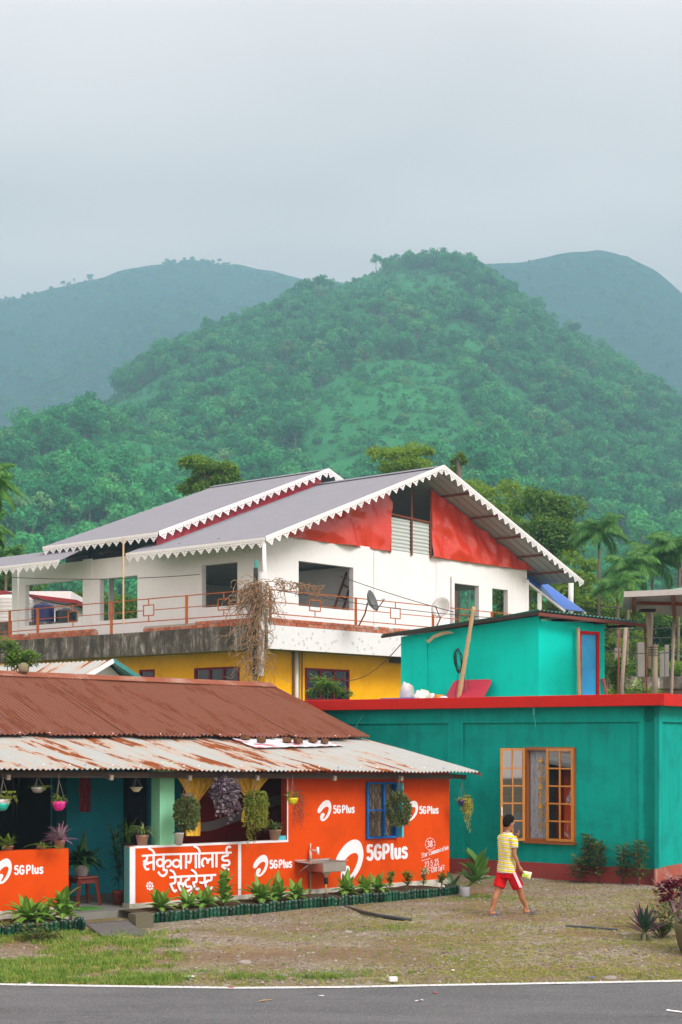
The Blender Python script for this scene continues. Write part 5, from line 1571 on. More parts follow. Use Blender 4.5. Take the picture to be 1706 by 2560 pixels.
# satellite dishes
def dish(c, face, r, label, mat):
    d = thing('satellite_dish', label, 'satellite dish', V((c.x, c.y, ZF)), 'satellite dishes')
    M = V(face).normalized().to_track_quat('Z', 'Y').to_matrix()
    part(MB().lathe(c, [(.02, -.0), (r * .4, .03), (r * .75, .09), (r, .17), (r * .99, .185), (r * .7, .105), (r * .3, .035), (.01, .012)], 20, M=M), 'reflector', mat, d, True)
    tip = c + M @ V((0, -.1, .55)); rim = c + M @ V((0, -r * .95, .15))
    part(MB().tube([rim, tip], .018, 5), 'arm', M_rail_d, d); part(MB().tube([tip, tip - M @ V((0, 0, .12))], .035, 8), 'receiver', plain('dish_receiver', (.5, .5, .5), .5), d)
    part(MB().tube([c - M @ V((0, 0, .02)), c + V((-.1, .1, -.35)), V((c.x - .3, c.y + .05, ZF + .1))], .025, 6), 'mount', M_rail_d, d)
dish(at(921, 1506, 45.2), (.95, -.35, .35), .36, 'dark grey satellite dish seen edge-on behind the railing', plain('dark_dish', (.12, .13, .13), .5))
dish(at(1108, 1522, 48.0), (-.5, -.8, .25), .36, 'white satellite dish facing left beside the white wall doorway', plain('white_dish', (.72, .73, .72), .4))

# dead vine on the corner posts
vine = thing('dead_vine', 'tangled dry brown vine hanging from the corner posts of the white house', 'vine', T(0, 0, 3))
part(MB().tube([at(640, 1420, 43.2), at(637, 1700, 43.2)], .07, 7), 'post', plain('black_post', (.035, .035, .035), .8), vine)
part(MB().tube([at(641, 1402, 43.2), at(641, 1422, 43.2)], .06, 8), 'post_cap', plain('teal_cap', (.03, .3, .27), .4), vine)
part(MB().tube([at(655, 1430, 43.1), at(655, 1520, 43.1), at(653, 1690, 43.1)], [.09, .1, .09], 7), 'peeled_trunk', paint('peeling_white_bark', (.7, .68, .66), .8, .1, (.1, .08, .06), .9, scale=3), vine)
r_ = random.Random(21); mb = MB()
for k in range(300):
    x = r_.gauss(643, 9) if k % 3 else r_.gauss(634, 20); y = r_.uniform(1448, 1480) if k % 2 else r_.uniform(1455, 1660)
    d = 43.0 + r_.uniform(-.3, .3); n = r_.randrange(8, 17); ang = r_.gauss(pi / 2, .7); P = []
    step = r_.uniform(5, 9)
    for q in range(n):
        ang += r_.gauss(0, .55); ang += (pi / 2 - ang) * .16
        x += cos(ang) * step; y += sin(ang) * step; P.append(at(x, min(y, 1712), d + r_.uniform(-.05, .05)))
    mb.tube(P, [.014 * (1 - .55 * q / n) for q in range(n)], 4, False)
for k in range(60):     # the strand running right along the wire
    x = r_.uniform(690, 800); y = 1445 + (x - 690) * .17 + abs(r_.gauss(0, 6)); P = []; d = 43.2 + (x - 690) / 110 * 1.2
    for q in range(5): P.append(at(x + q * r_.gauss(0, 2.5), y + q * r_.uniform(-1, 9), d))
    mb.tube(P, .011, 4, False)
part(mb, 'strands', paint('dry_vine_brown', (.30, .19, .11), .9, .4, scale=4), vine, stuff=True)

# thin cables (each a thing)
M_cable = plain('black_cable', (.03, .03, .03), .6)
def cable(p, q, sag, label, r=.012, mat=None):
    p, q = V(p), V(q); P = [p.lerp(q, k / 16) - V((0, 0, sag * 4 * (k / 16) * (1 - k / 16))) for k in range(17)]
    return single(MB().tube(P, r, 4), 'cable', mat or M_cable, label, 'cable')
cable(at(25, 1443, 44), at(500, 1436, 44), .1, 'thin dark cable stretched across the left white wall')
cable(at(690, 1475, 43), at(1240, 1545, 47), .1, 'thin cable running right from the balcony corner past the dishes')
cable(at(860, 1700, 43), at(1003, 1610, 31), .25, 'slack cable from the yellow wall to the teal rooftop room')
cable(at(850, 1440, 44), at(1135, 1530, 44), .05, 'thin cable in front of the white wall below the bay')
for k, (y0, y1) in enumerate(((1569, 1562), (1584, 1590), (1625, 1626), (1516, 1511))):
    cable(at(1505, y0, 34), at(1720, y1, 36), .08, ('uppermost', 'second', 'lowest', 'topmost canopy-height')[k] + ' dark wire crossing behind the right bamboo posts')
part(MB().tube([at(309, 1345, 47), at(309, 1560, 46)], .03, 6), 'bamboo_prop', M_bamboo, house)
# ================================================================== PLANTS, POTS AND FITTINGS ROUND THE RESTAURANT
M_drac = leafm('broad_green_leaf', (.10, .24, .025), (.18, .38, .045), .4, .35, stripe=((.28, .46, .1), .06), c3=(.25, .42, .06))
M_fern = leafm('yellow_green_leaf', (.16, .25, .03), (.28, .38, .06), .5, .45)
M_darkleaf = leafm('dark_glossy_leaf', (.015, .05, .012), (.035, .09, .02), .3, .15)
M_spider = leafm('spider_plant_leaf', (.14, .28, .05), (.3, .42, .12), .45, .4, stripe=((.4, .42, .2), .12))
M_bush = leafm('small_olive_leaf', (.10, .14, .04), (.22, .28, .10), .55, .4)
M_trad = leafm('silver_purple_leaf', (.2, .14, .2), (.45, .46, .4), .4, .3, stripe=((.10, .035, .10), .1), c3=(.45, .46, .4))
M_trail = leafm('trailing_green_leaf', (.17, .27, .03), (.32, .36, .05), .5, .45, c3=(.45, .33, .09))
M_trail_y = leafm('trailing_yellow_leaf', (.36, .34, .03), (.5, .48, .09), .5, .3)
M_redtrail = leafm('red_brown_trailer', (.2, .05, .035), (.32, .1, .07), .6, .2, c3=(.16, .18, .05))
M_rhoeo = leafm('pink_grey_leaf', (.32, .2, .22), (.58, .48, .48), .45, .3, back=(.42, .2, .3))
M_soil = paint('dark_bed_soil', (.075, .055, .035), .95, .4, (.05, .07, .02), .6, bump_s=.8, bump_scale=20, scale=6)
M_terra = paint('pale_terracotta', (.42, .24, .17), .7, .12, (.28, .2, .15), .5)
M_stem = plain('green_brown_stem', (.11, .1, .04), .7)
M_cord = plain('hanging_cord', (.16, .15, .12), .7)

# planting beds
def bed(u0, u1, o1, z, seed):
    mb = MB(); n = int((u1 - u0) / .1); vs = []
    prof = ((-.01, z * .9), (.25, z), (o1 - .12, z * .95), (o1 - .02, z * .5), (o1, 0.01))
    for i in range(n + 1):
        u = u0 + (u1 - u0) * i / n
        for (o, zz) in prof: vs.append(RW.pt(u, zz + .025 * mnoise.noise(V((u * 4, o * 5, seed))), o))
    k = len(prof)
    mb.add(vs, [(i * k + j, (i + 1) * k + j, (i + 1) * k + j + 1, i * k + j + 1) for i in range(n) for j in range(k - 1)])
    return struct(mb, 'planting_bed', M_soil, True)
BEDO = .95
ubl = RW.pix(373, 2322, BEDO)[0]; ubr = RW.pix(1148, 2250, BEDO)[0]
bed(ubl + .02, ubr, BEDO - .02, .1, 1); ull = RW.pix(208, 2322, BEDO)[0]; bed(ull - 2.4, ull - .02, BEDO - .02, .1, 2)
# bottles sunk upside down as edging
bp = MB(); bp.lathe((0, 0, 0), [(.029, -.05), (.031, .01), (.0285, .025), (.031, .04), (.0315, .075), (.0285, .09), (.031, .105), (.031, .135), (.027, .152), (.014, .157), (.012, .15)], 12)
def bottle_mat():
    m, nt, n, l, b = _mat('green_bottle_plastic')
    oi = n.new('ShaderNodeObjectInfo')
    c = ramp(nt, oi.outputs['Random'], [(0, (.002, .02, .012)), (.5, (.004, .045, .024)), (1, (.008, .08, .042))])
    p = coords(nt, kind='obj')
    c = mixc(nt, ramp(nt, noise_n(nt, coords(nt), 16, 3, .6), [(.68, 0.0), (.72, .75)]), c, (.3, .35, .3))
    l.new(c, b.inputs['Base Color']); b.inputs['Roughness'].default_value = .18; b.inputs['Specular IOR Level'].default_value = .6
    return m
me_bot = to_mesh(bp, 'bottle', (0, 0, 0), bottle_mat(), True)
r_ = random.Random(77)
def bottle_row(pts, label, group):
    for p in pts:
        o = bpy.data.objects.new('bottle', me_bot); COL.objects.link(o)
        o.location = (p.x + r_.gauss(0, .004), p.y + r_.gauss(0, .004), r_.gauss(-.01, .008)); s = r_.uniform(.93, 1.06)
        o.scale = (s, s, s * r_.uniform(.94, 1.06)); o.rotation_euler = (r_.gauss(0, .05), r_.gauss(0, .05), r_.uniform(0, 6))
        tag(o, label, 'bottle', group)
P = []
n = int((ubr - ubl) / .0655)
for i in range(n + 1): P.append(RW.pt(ubl + i * .0655, 0, BEDO + .02 * sin(i * .13)))
for k in range(1, 5): P.append(RW.pt(ubr + .0, 0, BEDO - .068 * k))
for k in range(1, 4): P.append(RW.pt(ubl - .01, 0, BEDO - .068 * k))
bottle_row(P, 'green plastic bottle sunk upside down in the edging right of the entrance', 'bottles edging the right bed')
P = [RW.pt(ull - i * .0655, 0, BEDO + .015 * sin(i * .2)) for i in range(22)] + [RW.pt(ull, 0, BEDO - .068 * k) for k in range(1, 4)]
bottle_row(P, 'green plastic bottle sunk upside down in the edging left of the entrance', 'bottles edging the left bed')

# broad-leaved bed plants: each leaf a part
def rosette(p, n, L, w, label, seed, tiers=1, th=.0, group='broad-leaved bed plants', mat=None, a0=(78, 35), droop=(45, 95), name='bed_plant', cat='plant'):
    r = random.Random(seed); t = thing(name, label, cat, p, group)
    part(MB().tube([p - V((0, 0, .02)), p + V((0, 0, .06 + th))], [.02, .012], 6), 'stem', M_stem, t)
    k = 0
    for tier in range(tiers):
        zz = .03 + th * tier / max(1, tiers - 1) if tiers > 1 else .03
        m = n // tiers
        for i in range(m):
            f = i / max(1, m - 1)
            az = 2.4 * k + r.uniform(-.3, .3); k += 1
            ll = L * r.uniform(.55, 1.2) * (1 - .15 * tier)
            mb = MB().leaf(p + V((0, 0, zz + .03 * f)), az, ll, w * r.uniform(.8, 1.15), a0[1] + (a0[0] - a0[1]) * f + r.uniform(-6, 6), droop[0] + (droop[1] - droop[0]) * (1 - f) + r.uniform(-10, 10), 5, .3, peak=.42)
            part(mb, 'leaf', mat or M_drac, t, True)
    return t
def bedp(x, y): 
    u, z = RW.pix(x, y, .5); p = RW.pt(u, 0, .5); return V((p.x, p.y, .09))
spots = [(70, 2290, 17, .40, .085, 1, 0, 'bushy broad-leaved plant at the left end of the bottle edging'),
         (110, 2285, 11, .30, .075, 1, 0, 'smaller broad-leaved plant between the two bushy ones in the left bed'),
         (158, 2282, 18, .38, .085, 2, .16, 'tall broad-leaved plant beside the entrance in the left bed'),
         (402, 2280, 12, .34, .085, 1, 0, 'broad-leaved plant at the left end of the right bed below the flower mark'),
         (470, 2278, 11, .30, .085, 1, 0, 'second broad-leaved plant from the left below the big lettering'),
         (512, 2276, 12, .31, .085, 1, 0, 'broad-leaved plant just left of the tallest bed plant'),
         (562, 2272, 24, .30, .08, 4, .34, 'tallest bed plant with tiers of leaves against the lettering'),
         (652, 2264, 16, .38, .08, 1, 0, 'full broad-leaved plant right of the white upright stripe'),
         (694, 2260, 14, .35, .08, 1, 0, 'broad-leaved plant below the small logo left of the sink'),
         (742, 2256, 12, .28, .075, 1, 0, 'small broad-leaved plant left of the sink pipe'),
         (868, 2242, 15, .33, .075, 1, 0, 'broad-leaved plant just right of the sink hose'),
         (912, 2238, 13, .30, .07, 1, 0, 'middle of the three low broad-leaved plants below the big logo'),
         (945, 2234, 12, .29, .07, 1, 0, 'right one of the three low broad-leaved plants below the big logo')]
for i, (x, y, n, L, w, ti, th, lab) in enumerate(spots): rosette(bedp(x, y), int(n * 1.45), L * 1.02, w * 1.45, lab, 100 + i, ti, th, droop=(40, 110), a0=(80, 28))
def weed(p, h, n, label, seed, mat, leafL=.06, name='weed', group=None, stemn=3, spread=.35, cat='plant'):
    r = random.Random(seed); t = thing(name, label, cat, p, group); st = MB(); lf = MB()
    for k in range(stemn):
        az = r.uniform(0, 6.28); lean = r.uniform(.1, spread); hh = h * r.uniform(.7, 1); q = []
        for j in range(6):
            f = j / 5; q.append(p + V((cos(az) * lean * hh * f ** 1.5, sin(az) * lean * hh * f ** 1.5, hh * f)))
        st.tube(q, [.006 * (1 - .6 * j / 5) for j in range(6)], 5)
        for j in range(n):
            f = .25 + .75 * j / n; i0 = min(4, int(f * 5)); b = q[i0].lerp(q[i0 + 1], f * 5 - i0); a = j * 2.4 + r.uniform(-.5, .5)
            lf.leaf(b, a, leafL * r.uniform(.7, 1.2), leafL * .5, r.uniform(10, 55), r.uniform(20, 70), 3, .2)
    part(st, 'stem', M_stem, t); part(lf, 'foliage', mat, t, True, stuff=True)
    return t
weed(bedp(974, 2232), .33, 16, 'thin yellowish weed at the left of the four weeds by the wall corner', 1, M_fern, .11)
weed(bedp(1018, 2228), .38, 18, 'tallest thin weed growing below the handwritten note', 2, M_fern, .11)
weed(bedp(1058, 2224), .32, 13, 'upright weed under the date on the wall', 3, M_spider, .1)
weed(bedp(1104, 2220), .24, 14, 'low leafy weed at the wall corner end of the bed', 4, M_fern, .12)

# ---- foliage builders
def bush(mb, c, rx, ry, rz, n, L, r, hang=.0, hollow=.45):
    for k in range(n):
        d = V((r.gauss(0, 1), r.gauss(0, 1), r.gauss(0, 1))).normalized(); f = hollow + (1 - hollow) * r.random() ** .5
        f *= 1 + .32 * mnoise.noise(d * 2.2 + V((c.x, 0, 0)))
        p = c + V((d.x * rx, d.y * ry, d.z * rz)) * f
        dd = (d + V((r.gauss(0, .5), r.gauss(0, .5), r.gauss(-hang, .5)))).normalized()
        mb.dleaf(p, dd, (r.gauss(0, 1), r.gauss(0, 1), r.gauss(0, 1)), L * r.uniform(.7, 1.3), L * .55)
def trail(mb, c, n, length, spread, L, r, taper=.4, w=.6, minl=.35):
    for k in range(n):
        a = r.uniform(0, 6.28); rr = spread * sqrt(r.random()); ln = length * (minl + (1 - minl) * r.random() ** 1.2) * (1 - taper * rr / spread * .6)
        p = c + V((cos(a) * rr, sin(a) * rr * .8, .02)); m = int(ln / (L * .45)); wv = r.uniform(0, 6)
        for j in range(m):
            f = j / m
            q = p + V((cos(a) * .03 * min(1, f * 4) + .012 * sin(wv + j * .7), sin(a) * .03 * min(1, f * 4), -ln * f + .03 * (1 if f < .05 else 0)))
            az = r.uniform(0, 6.28)
            mb.dleaf(q, (cos(az), sin(az), r.uniform(-.9, .1)), (cos(az + 1.5), sin(az + 1.5), r.uniform(0, 1)), L * r.uniform(.7, 1.2), L * w)
def arch(mb, c, n, L, w, r, a=(80, 20), dr=(70, 130), segs=5):
    for k in range(n):
        mb.leaf(c + V((r.gauss(0, .015), r.gauss(0, .015), 0)), r.uniform(0, 6.28), L * r.uniform(.6, 1.1), w, r.uniform(*sorted(a)), r.uniform(*dr), segs, .3, peak=.35)

BOWL = lambda r, h: [(r * .45, -h), (r * .75, -h * .75), (r * .95, -h * .3), (r, 0), (r * .93, 0), (r * .85, -h * .25), (.02, -h * .3)]
def planter(x, y, off, prof, potmat, label, fol, folmat, hook_x=None, rad=.08, smooth=True, name='hanging_planter', extra=None, group='hanging planters under the eave'):
    u, z = RW.pix(x, y, off); c = RW.pt(u, z, off)
    t = thing(name, label, 'planter', c, group)
    pot = part(MB().lathe(c, prof, 16), 'pot', potmat, t, smooth)
    zh = ez(u) - .06; hk = MB(); top = V((c.x, c.y, zh))
    for k in range(3):
        a = 2 * pi * k / 3 + .4
        hk.tube([c + V((rad * cos(a), rad * sin(a), 0)), c.lerp(top, .75) + V((0, 0, 0)), top], .0035, 4)
    part(hk, 'hanger', M_cord, t)
    if fol:
        mb = MB(); fol(mb, c, random.Random(int(x * 7 + y))); part(mb, 'foliage', folmat, t, stuff=True)
    return t, c
M_plastic = lambda n, c, r=.35: plain(n, c, r, var=.06)
HO = .42
t_, c_ = planter(8, 1998, HO, [(.075, -.075), (.085, -.04), (.095, 0), (.09, 0), (.08, -.03), (.02, -.03)], M_plastic('speckled_white_bowl', (.65, .6, .62)), 'white bowl set in a turquoise hanging pot at the far left', lambda mb, c, r: (trail(mb, c + V((.07, 0, .05)), 16, .16, .1, .05, r), arch(mb, c, 22, .2, .018, r, (70, 10), (60, 130))), M_trail)
part(MB().lathe(c_ + V((-.02, 0, -.05)), BOWL(.1, .1), 16), 'outer_pot', M_plastic('turquoise_pot', (.02, .42, .33)), t_, True)
planter(95, 1968, HO - .1, BOWL(.09, .075), M_plastic('grey_wire_bowl', (.3, .29, .27), .5), 'shallow grey hanging bowl with a yellow sprig near the dark doorway', lambda mb, c, r: (arch(mb, c + V((.08, 0, 0)), 14, .16, .02, r, (30, -10), (10, 60)), arch(mb, c - V((.06, 0, 0)), 5, .08, .02, r)), M_fern)
planter(148, 2003, HO, BOWL(.095, .125), M_plastic('magenta_pot', (.68, .02, .26)), 'bright pink round hanging pot with drooping sprigs', lambda mb, c, r: arch(mb, c, 26, .2, .022, r, (85, 20), (90, 170)), M_fern)
planter(341, 1968, HO - .25, [(.035, -.065), (.05, -.05), (.085, -.005), (.1, 0), (.085, .0), (.05, -.04), (.01, -.045)], M_plastic('cream_enamel', (.62, .58, .42)), 'empty cream enamel bowl hanging left of the green pillar', None, None)
planter(468, 1985, HO, BOWL(.085, .1), M_plastic('brown_pot', (.12, .08, .05), .6), 'dense rounded bush of tiny olive leaves hanging before the left curtain', lambda mb, c, r: (bush(mb, c + V((0, 0, -.26)), .17, .15, .24, 3600, .04, r, .3, .62), trail(mb, c + V((.03, 0, -.38)), 26, .26, .07, .022, r)), M_bush)
planter(560, 1962, HO, BOWL(.085, .1), M_plastic('black_pot', (.03, .03, .03), .5), 'silver and purple striped trailing plant hanging between the curtains', lambda mb, c, r: (bush(mb, c + V((-.01, 0, -.1)), .15, .13, .16, 420, .085, r, .5, .4), trail(mb, c + V((.03, 0, .04)), 70, .72, .15, .08, r, .5, .5, .3)), M_trad)
planter(640, 1990, HO, BOWL(.09, .1), M_plastic('dark_green_pot', (.03, .07, .04), .5), 'long green and amber trailing curtain of leaves left of the open bay edge', lambda mb, c, r: (bush(mb, c + V((0, 0, .01)), .15, .13, .05, 200, .035, r), trail(mb, c + V((0, 0, .02)), 150, .62, .15, .032, r, .3, .75, .55), trail(mb, c + V((-.07, 0, -.3)), 12, .52, .05, .03, r, .2)), M_trail)
t_, c_ = planter(732, 1994, HO, BOWL(.085, .105), M_plastic('yellow_basket', (.66, .58, .01), .5), 'yellow woven hanging basket with red-brown trailing stems', lambda mb, c, r: (trail(mb, c + V((.1, 0, .06)), 34, .66, .07, .026, r, .3, .3, .5), ), M_redtrail)
mb = MB(); bush(mb, c_ + V((0, 0, .03)), .09, .08, .05, 90, .045, random.Random(4)); part(mb, 'foliage', M_trail, t_, stuff=True)
planter(998, 1992, HO + .05, BOWL(.085, .1), M_plastic('grey_pot', (.1, .1, .09), .6), 'dense rounded bush of tiny olive leaves hanging beside the blue window', lambda mb, c, r: (bush(mb, c + V((0, 0, -.19)), .18, .16, .27, 3600, .04, r, .3, .62), trail(mb, c + V((.0, 0, -.34)), 18, .2, .08, .022, r)), M_bush)
u_, z_ = RW.pix(1155, 1999, .3)
planter(1155, 1999, .3, BOWL(.075, .1), M_plastic('indigo_pot', (.04, .03, .16)), 'indigo hanging pot with yellow-green string foliage off the roof end', lambda mb, c, r: (bush(mb, c + V((.01, 0, .0)), .1, .09, .03, 160, .025, r), trail(mb, c + V((.09, 0, .02)), 55, .36, .05, .034, r, .3, .7, .4), trail(mb, c + V((.1, 0, -.2)), 10, .42, .02, .024, r)), M_trail_y)

# ---- potted plants standing on the ledges and in the veranda
POT = lambda r, h: [(r * .7, 0), (r * .95, h * .86), (r, h * .88), (r, h), (r * .88, h), (r * .85, h * .9), (.01, h * .88)]
def potted(c, r0, h0, potmat, label, fol, folmat, name='potted_plant', group='potted plants of the restaurant'):
    t = thing(name, label, 'potted plant', c, group)
    part(MB().lathe(c, POT(r0, h0), 16), 'pot', potmat, t, True)
    mb = MB(); fol(mb, c + V((0, 0, h0)), random.Random(int(c.x * 99))); part(mb, 'foliage', folmat, t, True, stuff=True)
    return t
def ledge(x, z, off): 
    u = RW.pix(x, 2090, off)[0]; return RW.pt(u, z, off)
potted(ledge(356, sill + .003, -.08), .095, .15, M_terra, 'spider plant in a terracotta pot at the left end of the lettered wall', lambda mb, c, r: arch(mb, c, 60, .3, .017, r, (88, 35), (80, 170)), M_spider)
potted(ledge(688, sill + .003, -.09), .1, .16, M_terra, 'spider plant in a terracotta pot at the right corner of the open bay', lambda mb, c, r: arch(mb, c, 60, .27, .015, r, (88, 35), (70, 160)), M_spider)
potted(ledge(446, sill + .003, -.02), .085, .17, plain('scuffed_white_bucket', (.62, .6, .58), .5, var=.15), 'white bucket with a sparse plant beside the mint pillar', lambda mb, c, r: arch(mb, c, 8, .1, .03, r), M_darkleaf)
potted(ledge(150, sill + .012, -.08), .08, .11, M_terra, 'pink-grey spiky rosette plant on the left low wall', lambda mb, c, r: arch(mb, c, 75, .27, .034, r, (88, 5), (20, 75), 4), M_rhoeo)
potted(ledge(20, sill + .012, -.08), .08, .06, M_terra, 'yellow-green leafy plant at the left end of the low wall', lambda mb, c, r: arch(mb, c, 26, .26, .06, r, (70, 15), (20, 70), 4), M_fern)
potted(ledge(105, sill + .012, -.04), .07, .05, M_terra, 'low fern drooping over the left low wall beside the spiky rosette', lambda mb, c, r: (arch(mb, c, 14, .24, .03, r, (30, 5), (20, 70), 4), arch(mb, c + V((.18, -.1, .0)), 10, .2, .028, r, (10, -15), (10, 40), 4)), M_fern)
# plastic stool with the peace lily
sp = RW.pt(RW.pix(208, 2190, -.75)[0], .1, -.75)
M_stool = plain('red_brown_plastic', (.13, .022, .013), .4, var=.08)
stl = thing('stool', 'red-brown plastic stool in the restaurant entrance', 'stool', sp)
ST = .40
bevel(part(MB().box(sp + V((0, 0, ST)), .33, .33, .035, .66), 'seat', M_stool, stl), .012)
for k in range(4):
    a = .66 + pi / 4 + k * pi / 2
    top, bot = sp + V((cos(a) * .19, sin(a) * .19, ST - .02)), sp + V((cos(a) * .25, sin(a) * .25, 0))
    part(MB().tube([top, bot], [.032, .024], 5), 'leg', M_stool, stl)
for k in range(4):
    a, b_ = .66 + pi / 4 + k * pi / 2, .66 + pi / 4 + (k + 1) * pi / 2
    part(MB().bar(sp + V((cos(a) * .19, sin(a) * .19, ST - .05)), sp + V((cos(b_) * .19, sin(b_) * .19, ST - .05)), .02, .06), 'apron', M_stool, stl)
potted(sp + V((-.02, .0, ST + .02)), .12, .16, plain('white_plastic_pot', (.62, .62, .62), .4), 'dark glossy peace lily in a white pot on the stool', lambda mb, c, r: (arch(mb, c, 70, .42, .11, r, (85, 15), (60, 130), 5), arch(mb, c, 3, .5, .09, r, (88, 84), (5, 20), 5)), M_darkleaf)
cp = RW.pt(RW.pix(297, 2235, -.5)[0], .1, -.5)
def cane(mb, c, r):
    for k in range(9):
        az = r.uniform(0, 6.28); h = r.uniform(.5, 1.05); q = [c + V((cos(az) * .12 * (j / 5) ** 2 * h, sin(az) * .12 * (j / 5) ** 2 * h, h * j / 5)) for j in range(6)]
        mb.tube(q, .006, 4)
        for j in range(14):
            f = .15 + .85 * j / 14; i0 = min(4, int(f * 5)); b = q[i0].lerp(q[i0 + 1], f * 5 - i0)
            mb.leaf(b, r.uniform(0, 6.28), r.uniform(.14, .24), .03, r.uniform(10, 60), r.uniform(40, 90), 4, .2)
potted(cp, .1, .2, plain('red_brown_pot', (.2, .05, .035), .5), 'tall dark cane plant in a red-brown pot just inside the entrance', cane, leafm('dark_cane_leaf', (.012, .045, .014), (.035, .1, .03), .4, .2))
potted(RW.pt(RW.pix(322, 2100, -.9)[0], .1, -.9), .1, .85, plain('dark_stand', (.03, .03, .035), .6), 'palm-like plant on a dark stand behind the spider plant', lambda mb, c, r: arch(mb, c, 16, .42, .035, r, (88, 60), (20, 60)), M_drac)

# curtains, cloth, mat
def drape(x0, x1, xk, yk, label, ytop=1937):
    mb = MB(); n, m = 44, 16; off0 = -.03; vs = []
    for i in range(n + 1):
        f = i / n
        for j in range(m + 1):
            g = j / m
            xt = x0 + (x1 - x0) * f; xb = xk + (f - .5) * 16
            e = g ** .8
            x = xt + (xb - xt) * e; sag = -abs(f - .5) * 2 * 0 
            y = ytop + (yk - ytop) * g * (1 - .0 * f)
            vs.append(RW.at(x, y, off0 + .02 * sin(f * 34) * (1 - .3 * g)))
    mb.add(vs, [(i * (m + 1) + j, (i + 1) * (m + 1) + j, (i + 1) * (m + 1) + j + 1, i * (m + 1) + j + 1) for i in range(n) for j in range(m)])
    b = len(mb.v); vs = []
    for i in range(13):
        f = i / 12
        for j in range(9):
            g = j / 8; w = 16 + 20 * sin(min(1, g * 1.2) * pi * .5)
            vs.append(RW.at(xk + (f - .5) * w - 4 * g, yk + 105 * g * (.78 if label.startswith('left') else .55), off0 + .02 * sin(f * 20)))
    mb.add(vs, [(i * 9 + j, (i + 1) * 9 + j, (i + 1) * 9 + j + 1, i * 9 + j + 1) for i in range(12) for j in range(8)])
    return single(mb, 'curtain', curt('mustard_curtain', (.8, .46, .03), (.92, .6, .07), 4), label, 'curtain', 'mustard curtains', True)
drape(437, 556, 487, 2008, 'left mustard curtain tied in a knot beside the mint pillar')
drape(560, 682, 625, 1997, 'right mustard curtain tied behind the green trailing plant')
mb = MB(); n, m = 16, 14; vs = []
for i in range(n + 1):
    for j in range(m + 1):
        f, g = i / n, j / m; w = (26 + 16 * g) if g < .5 else 28
        vs.append(RW.at(213 + (f - .5) * w, 1938 + 92 * g, -1.6 + .03 * sin(f * 15 + g)))
mb.add(vs, [(i * (m + 1) + j, (i + 1) * (m + 1) + j, (i + 1) * (m + 1) + j + 1, i * (m + 1) + j + 1) for i in range(n) for j in range(m)])
single(mb, 'shawl', curt('crimson_patterned_cloth', (.22, .015, .03), (.3, .05, .06), 12), 'crimson patterned cloth hanging on the turquoise veranda wall', 'cloth', smooth=True)
# rubber ramp mat at the entrance
A_, B_, C_, D_ = ground(212, 2308, .1), ground(318, 2300, .1), ground(376, 2338, .012), ground(262, 2343, .012)
mb = MB(); n = 14; vs = []
for i in range(n + 1):
    for j in range(n + 1):
        p = A_.lerp(B_, i / n).lerp(D_.lerp(C_, i / n), j / n); p.z += .012 * mnoise.noise(V((i * .4, j * .4, 0))) + (.012 * sin(i * 1.3) if j > n - 2 else 0)
        vs.append(p)
mb.add(vs, [(i * (n + 1) + j, i * (n + 1) + j + 1, (i + 1) * (n + 1) + j + 1, (i + 1) * (n + 1) + j) for i in range(n) for j in range(n)])
o = single(mb, 'ramp_mat', plain('grey_rubber_mat', (.11, .105, .1), .85, scale=14), 'grey rubber mat sloping down from the restaurant entrance', 'mat', smooth=True)
md = o.modifiers.new('thick', 'SOLIDIFY'); md.thickness = .02
mb = MB(); mb.wbox(RW, uS + .25, uS + .6, .102, .112, -.1, -.5); single(mb, 'door_mat', plain('green_mat', (.06, .2, .03), .9), 'small green mat on the floor just inside the entrance', 'mat')
# concrete block beside the bed
pb = ground(349, 2322); single(MB().box(pb + V((0, .12, .09)), .26, .2, .2, .66), 'concrete_block', paint('mossy_block', (.13, .12, .08), .9, .2, (.06, .08, .02), .8), 'mossy concrete block between the ramp mat and the bottle edging', 'block')

# ---- sink
M_steel = plain('stainless_steel', (.52, .5, .47), .3, .85, .12, 10, .05)
sk0, sk1 = RW.pix(757, 2158, .2)[0], RW.pix(842, 2158, .2)[0]; skm = RW.pix(795, 2158, .3)[0]
zs = RW.pix(800, 2154, .35)[1]
sink = thing('sink', 'stainless steel sink with drainboard fixed to the orange wall', 'sink', RW.pt(skm, 0, .2))
mb = MB(); mb.wbox(RW, sk0, skm, zs - .02, zs, .42, .0); part(mb, 'drainboard', M_steel, sink)
mb = MB()
O0, O1 = .44, .01
mb.wbox(RW, skm, sk1, zs - .17, zs, O0, O0 - .02); mb.wbox(RW, skm, sk1, zs - .17, zs, O1 + .02, O1); mb.wbox(RW, skm, skm + .02, zs - .17, zs, O0 - .02, O1 + .02)
mb.wbox(RW, sk1 - .02, sk1, zs - .17, zs, O0 - .02, O1 + .02); mb.wbox(RW, skm + .02, sk1 - .02, zs - .17, zs - .15, O0 - .02, O1 + .02)
bevel(part(mb, 'basin', M_steel, sink), .012)
mb = MB(); mb.wbox(RW, sk0 - .01, sk1 + .03, zs, zs + .012, .46, .44); mb.wbox(RW, sk0 - .01, sk1 + .03, zs, zs + .012, .01, -.0 + .002); part(mb, 'rim', M_steel, sink)
dr0 = RW.pt((skm + sk1) / 2, zs - .17, .22)
part(MB().lathe(dr0 + V((0, 0, -.1)), [(.025, 0), (.03, .04), (.06, .06), (.06, .1)], 12), 'drain', plain('white_drain', (.7, .68, .62), .4), sink, True)
part(MB().lathe(dr0 + V((0, 0, -.2)), [(.022, 0), (.035, .03), (.03, .1)], 10), 'drain_collar', plain('black_rubber', (.02, .02, .02), .5), sink, True)
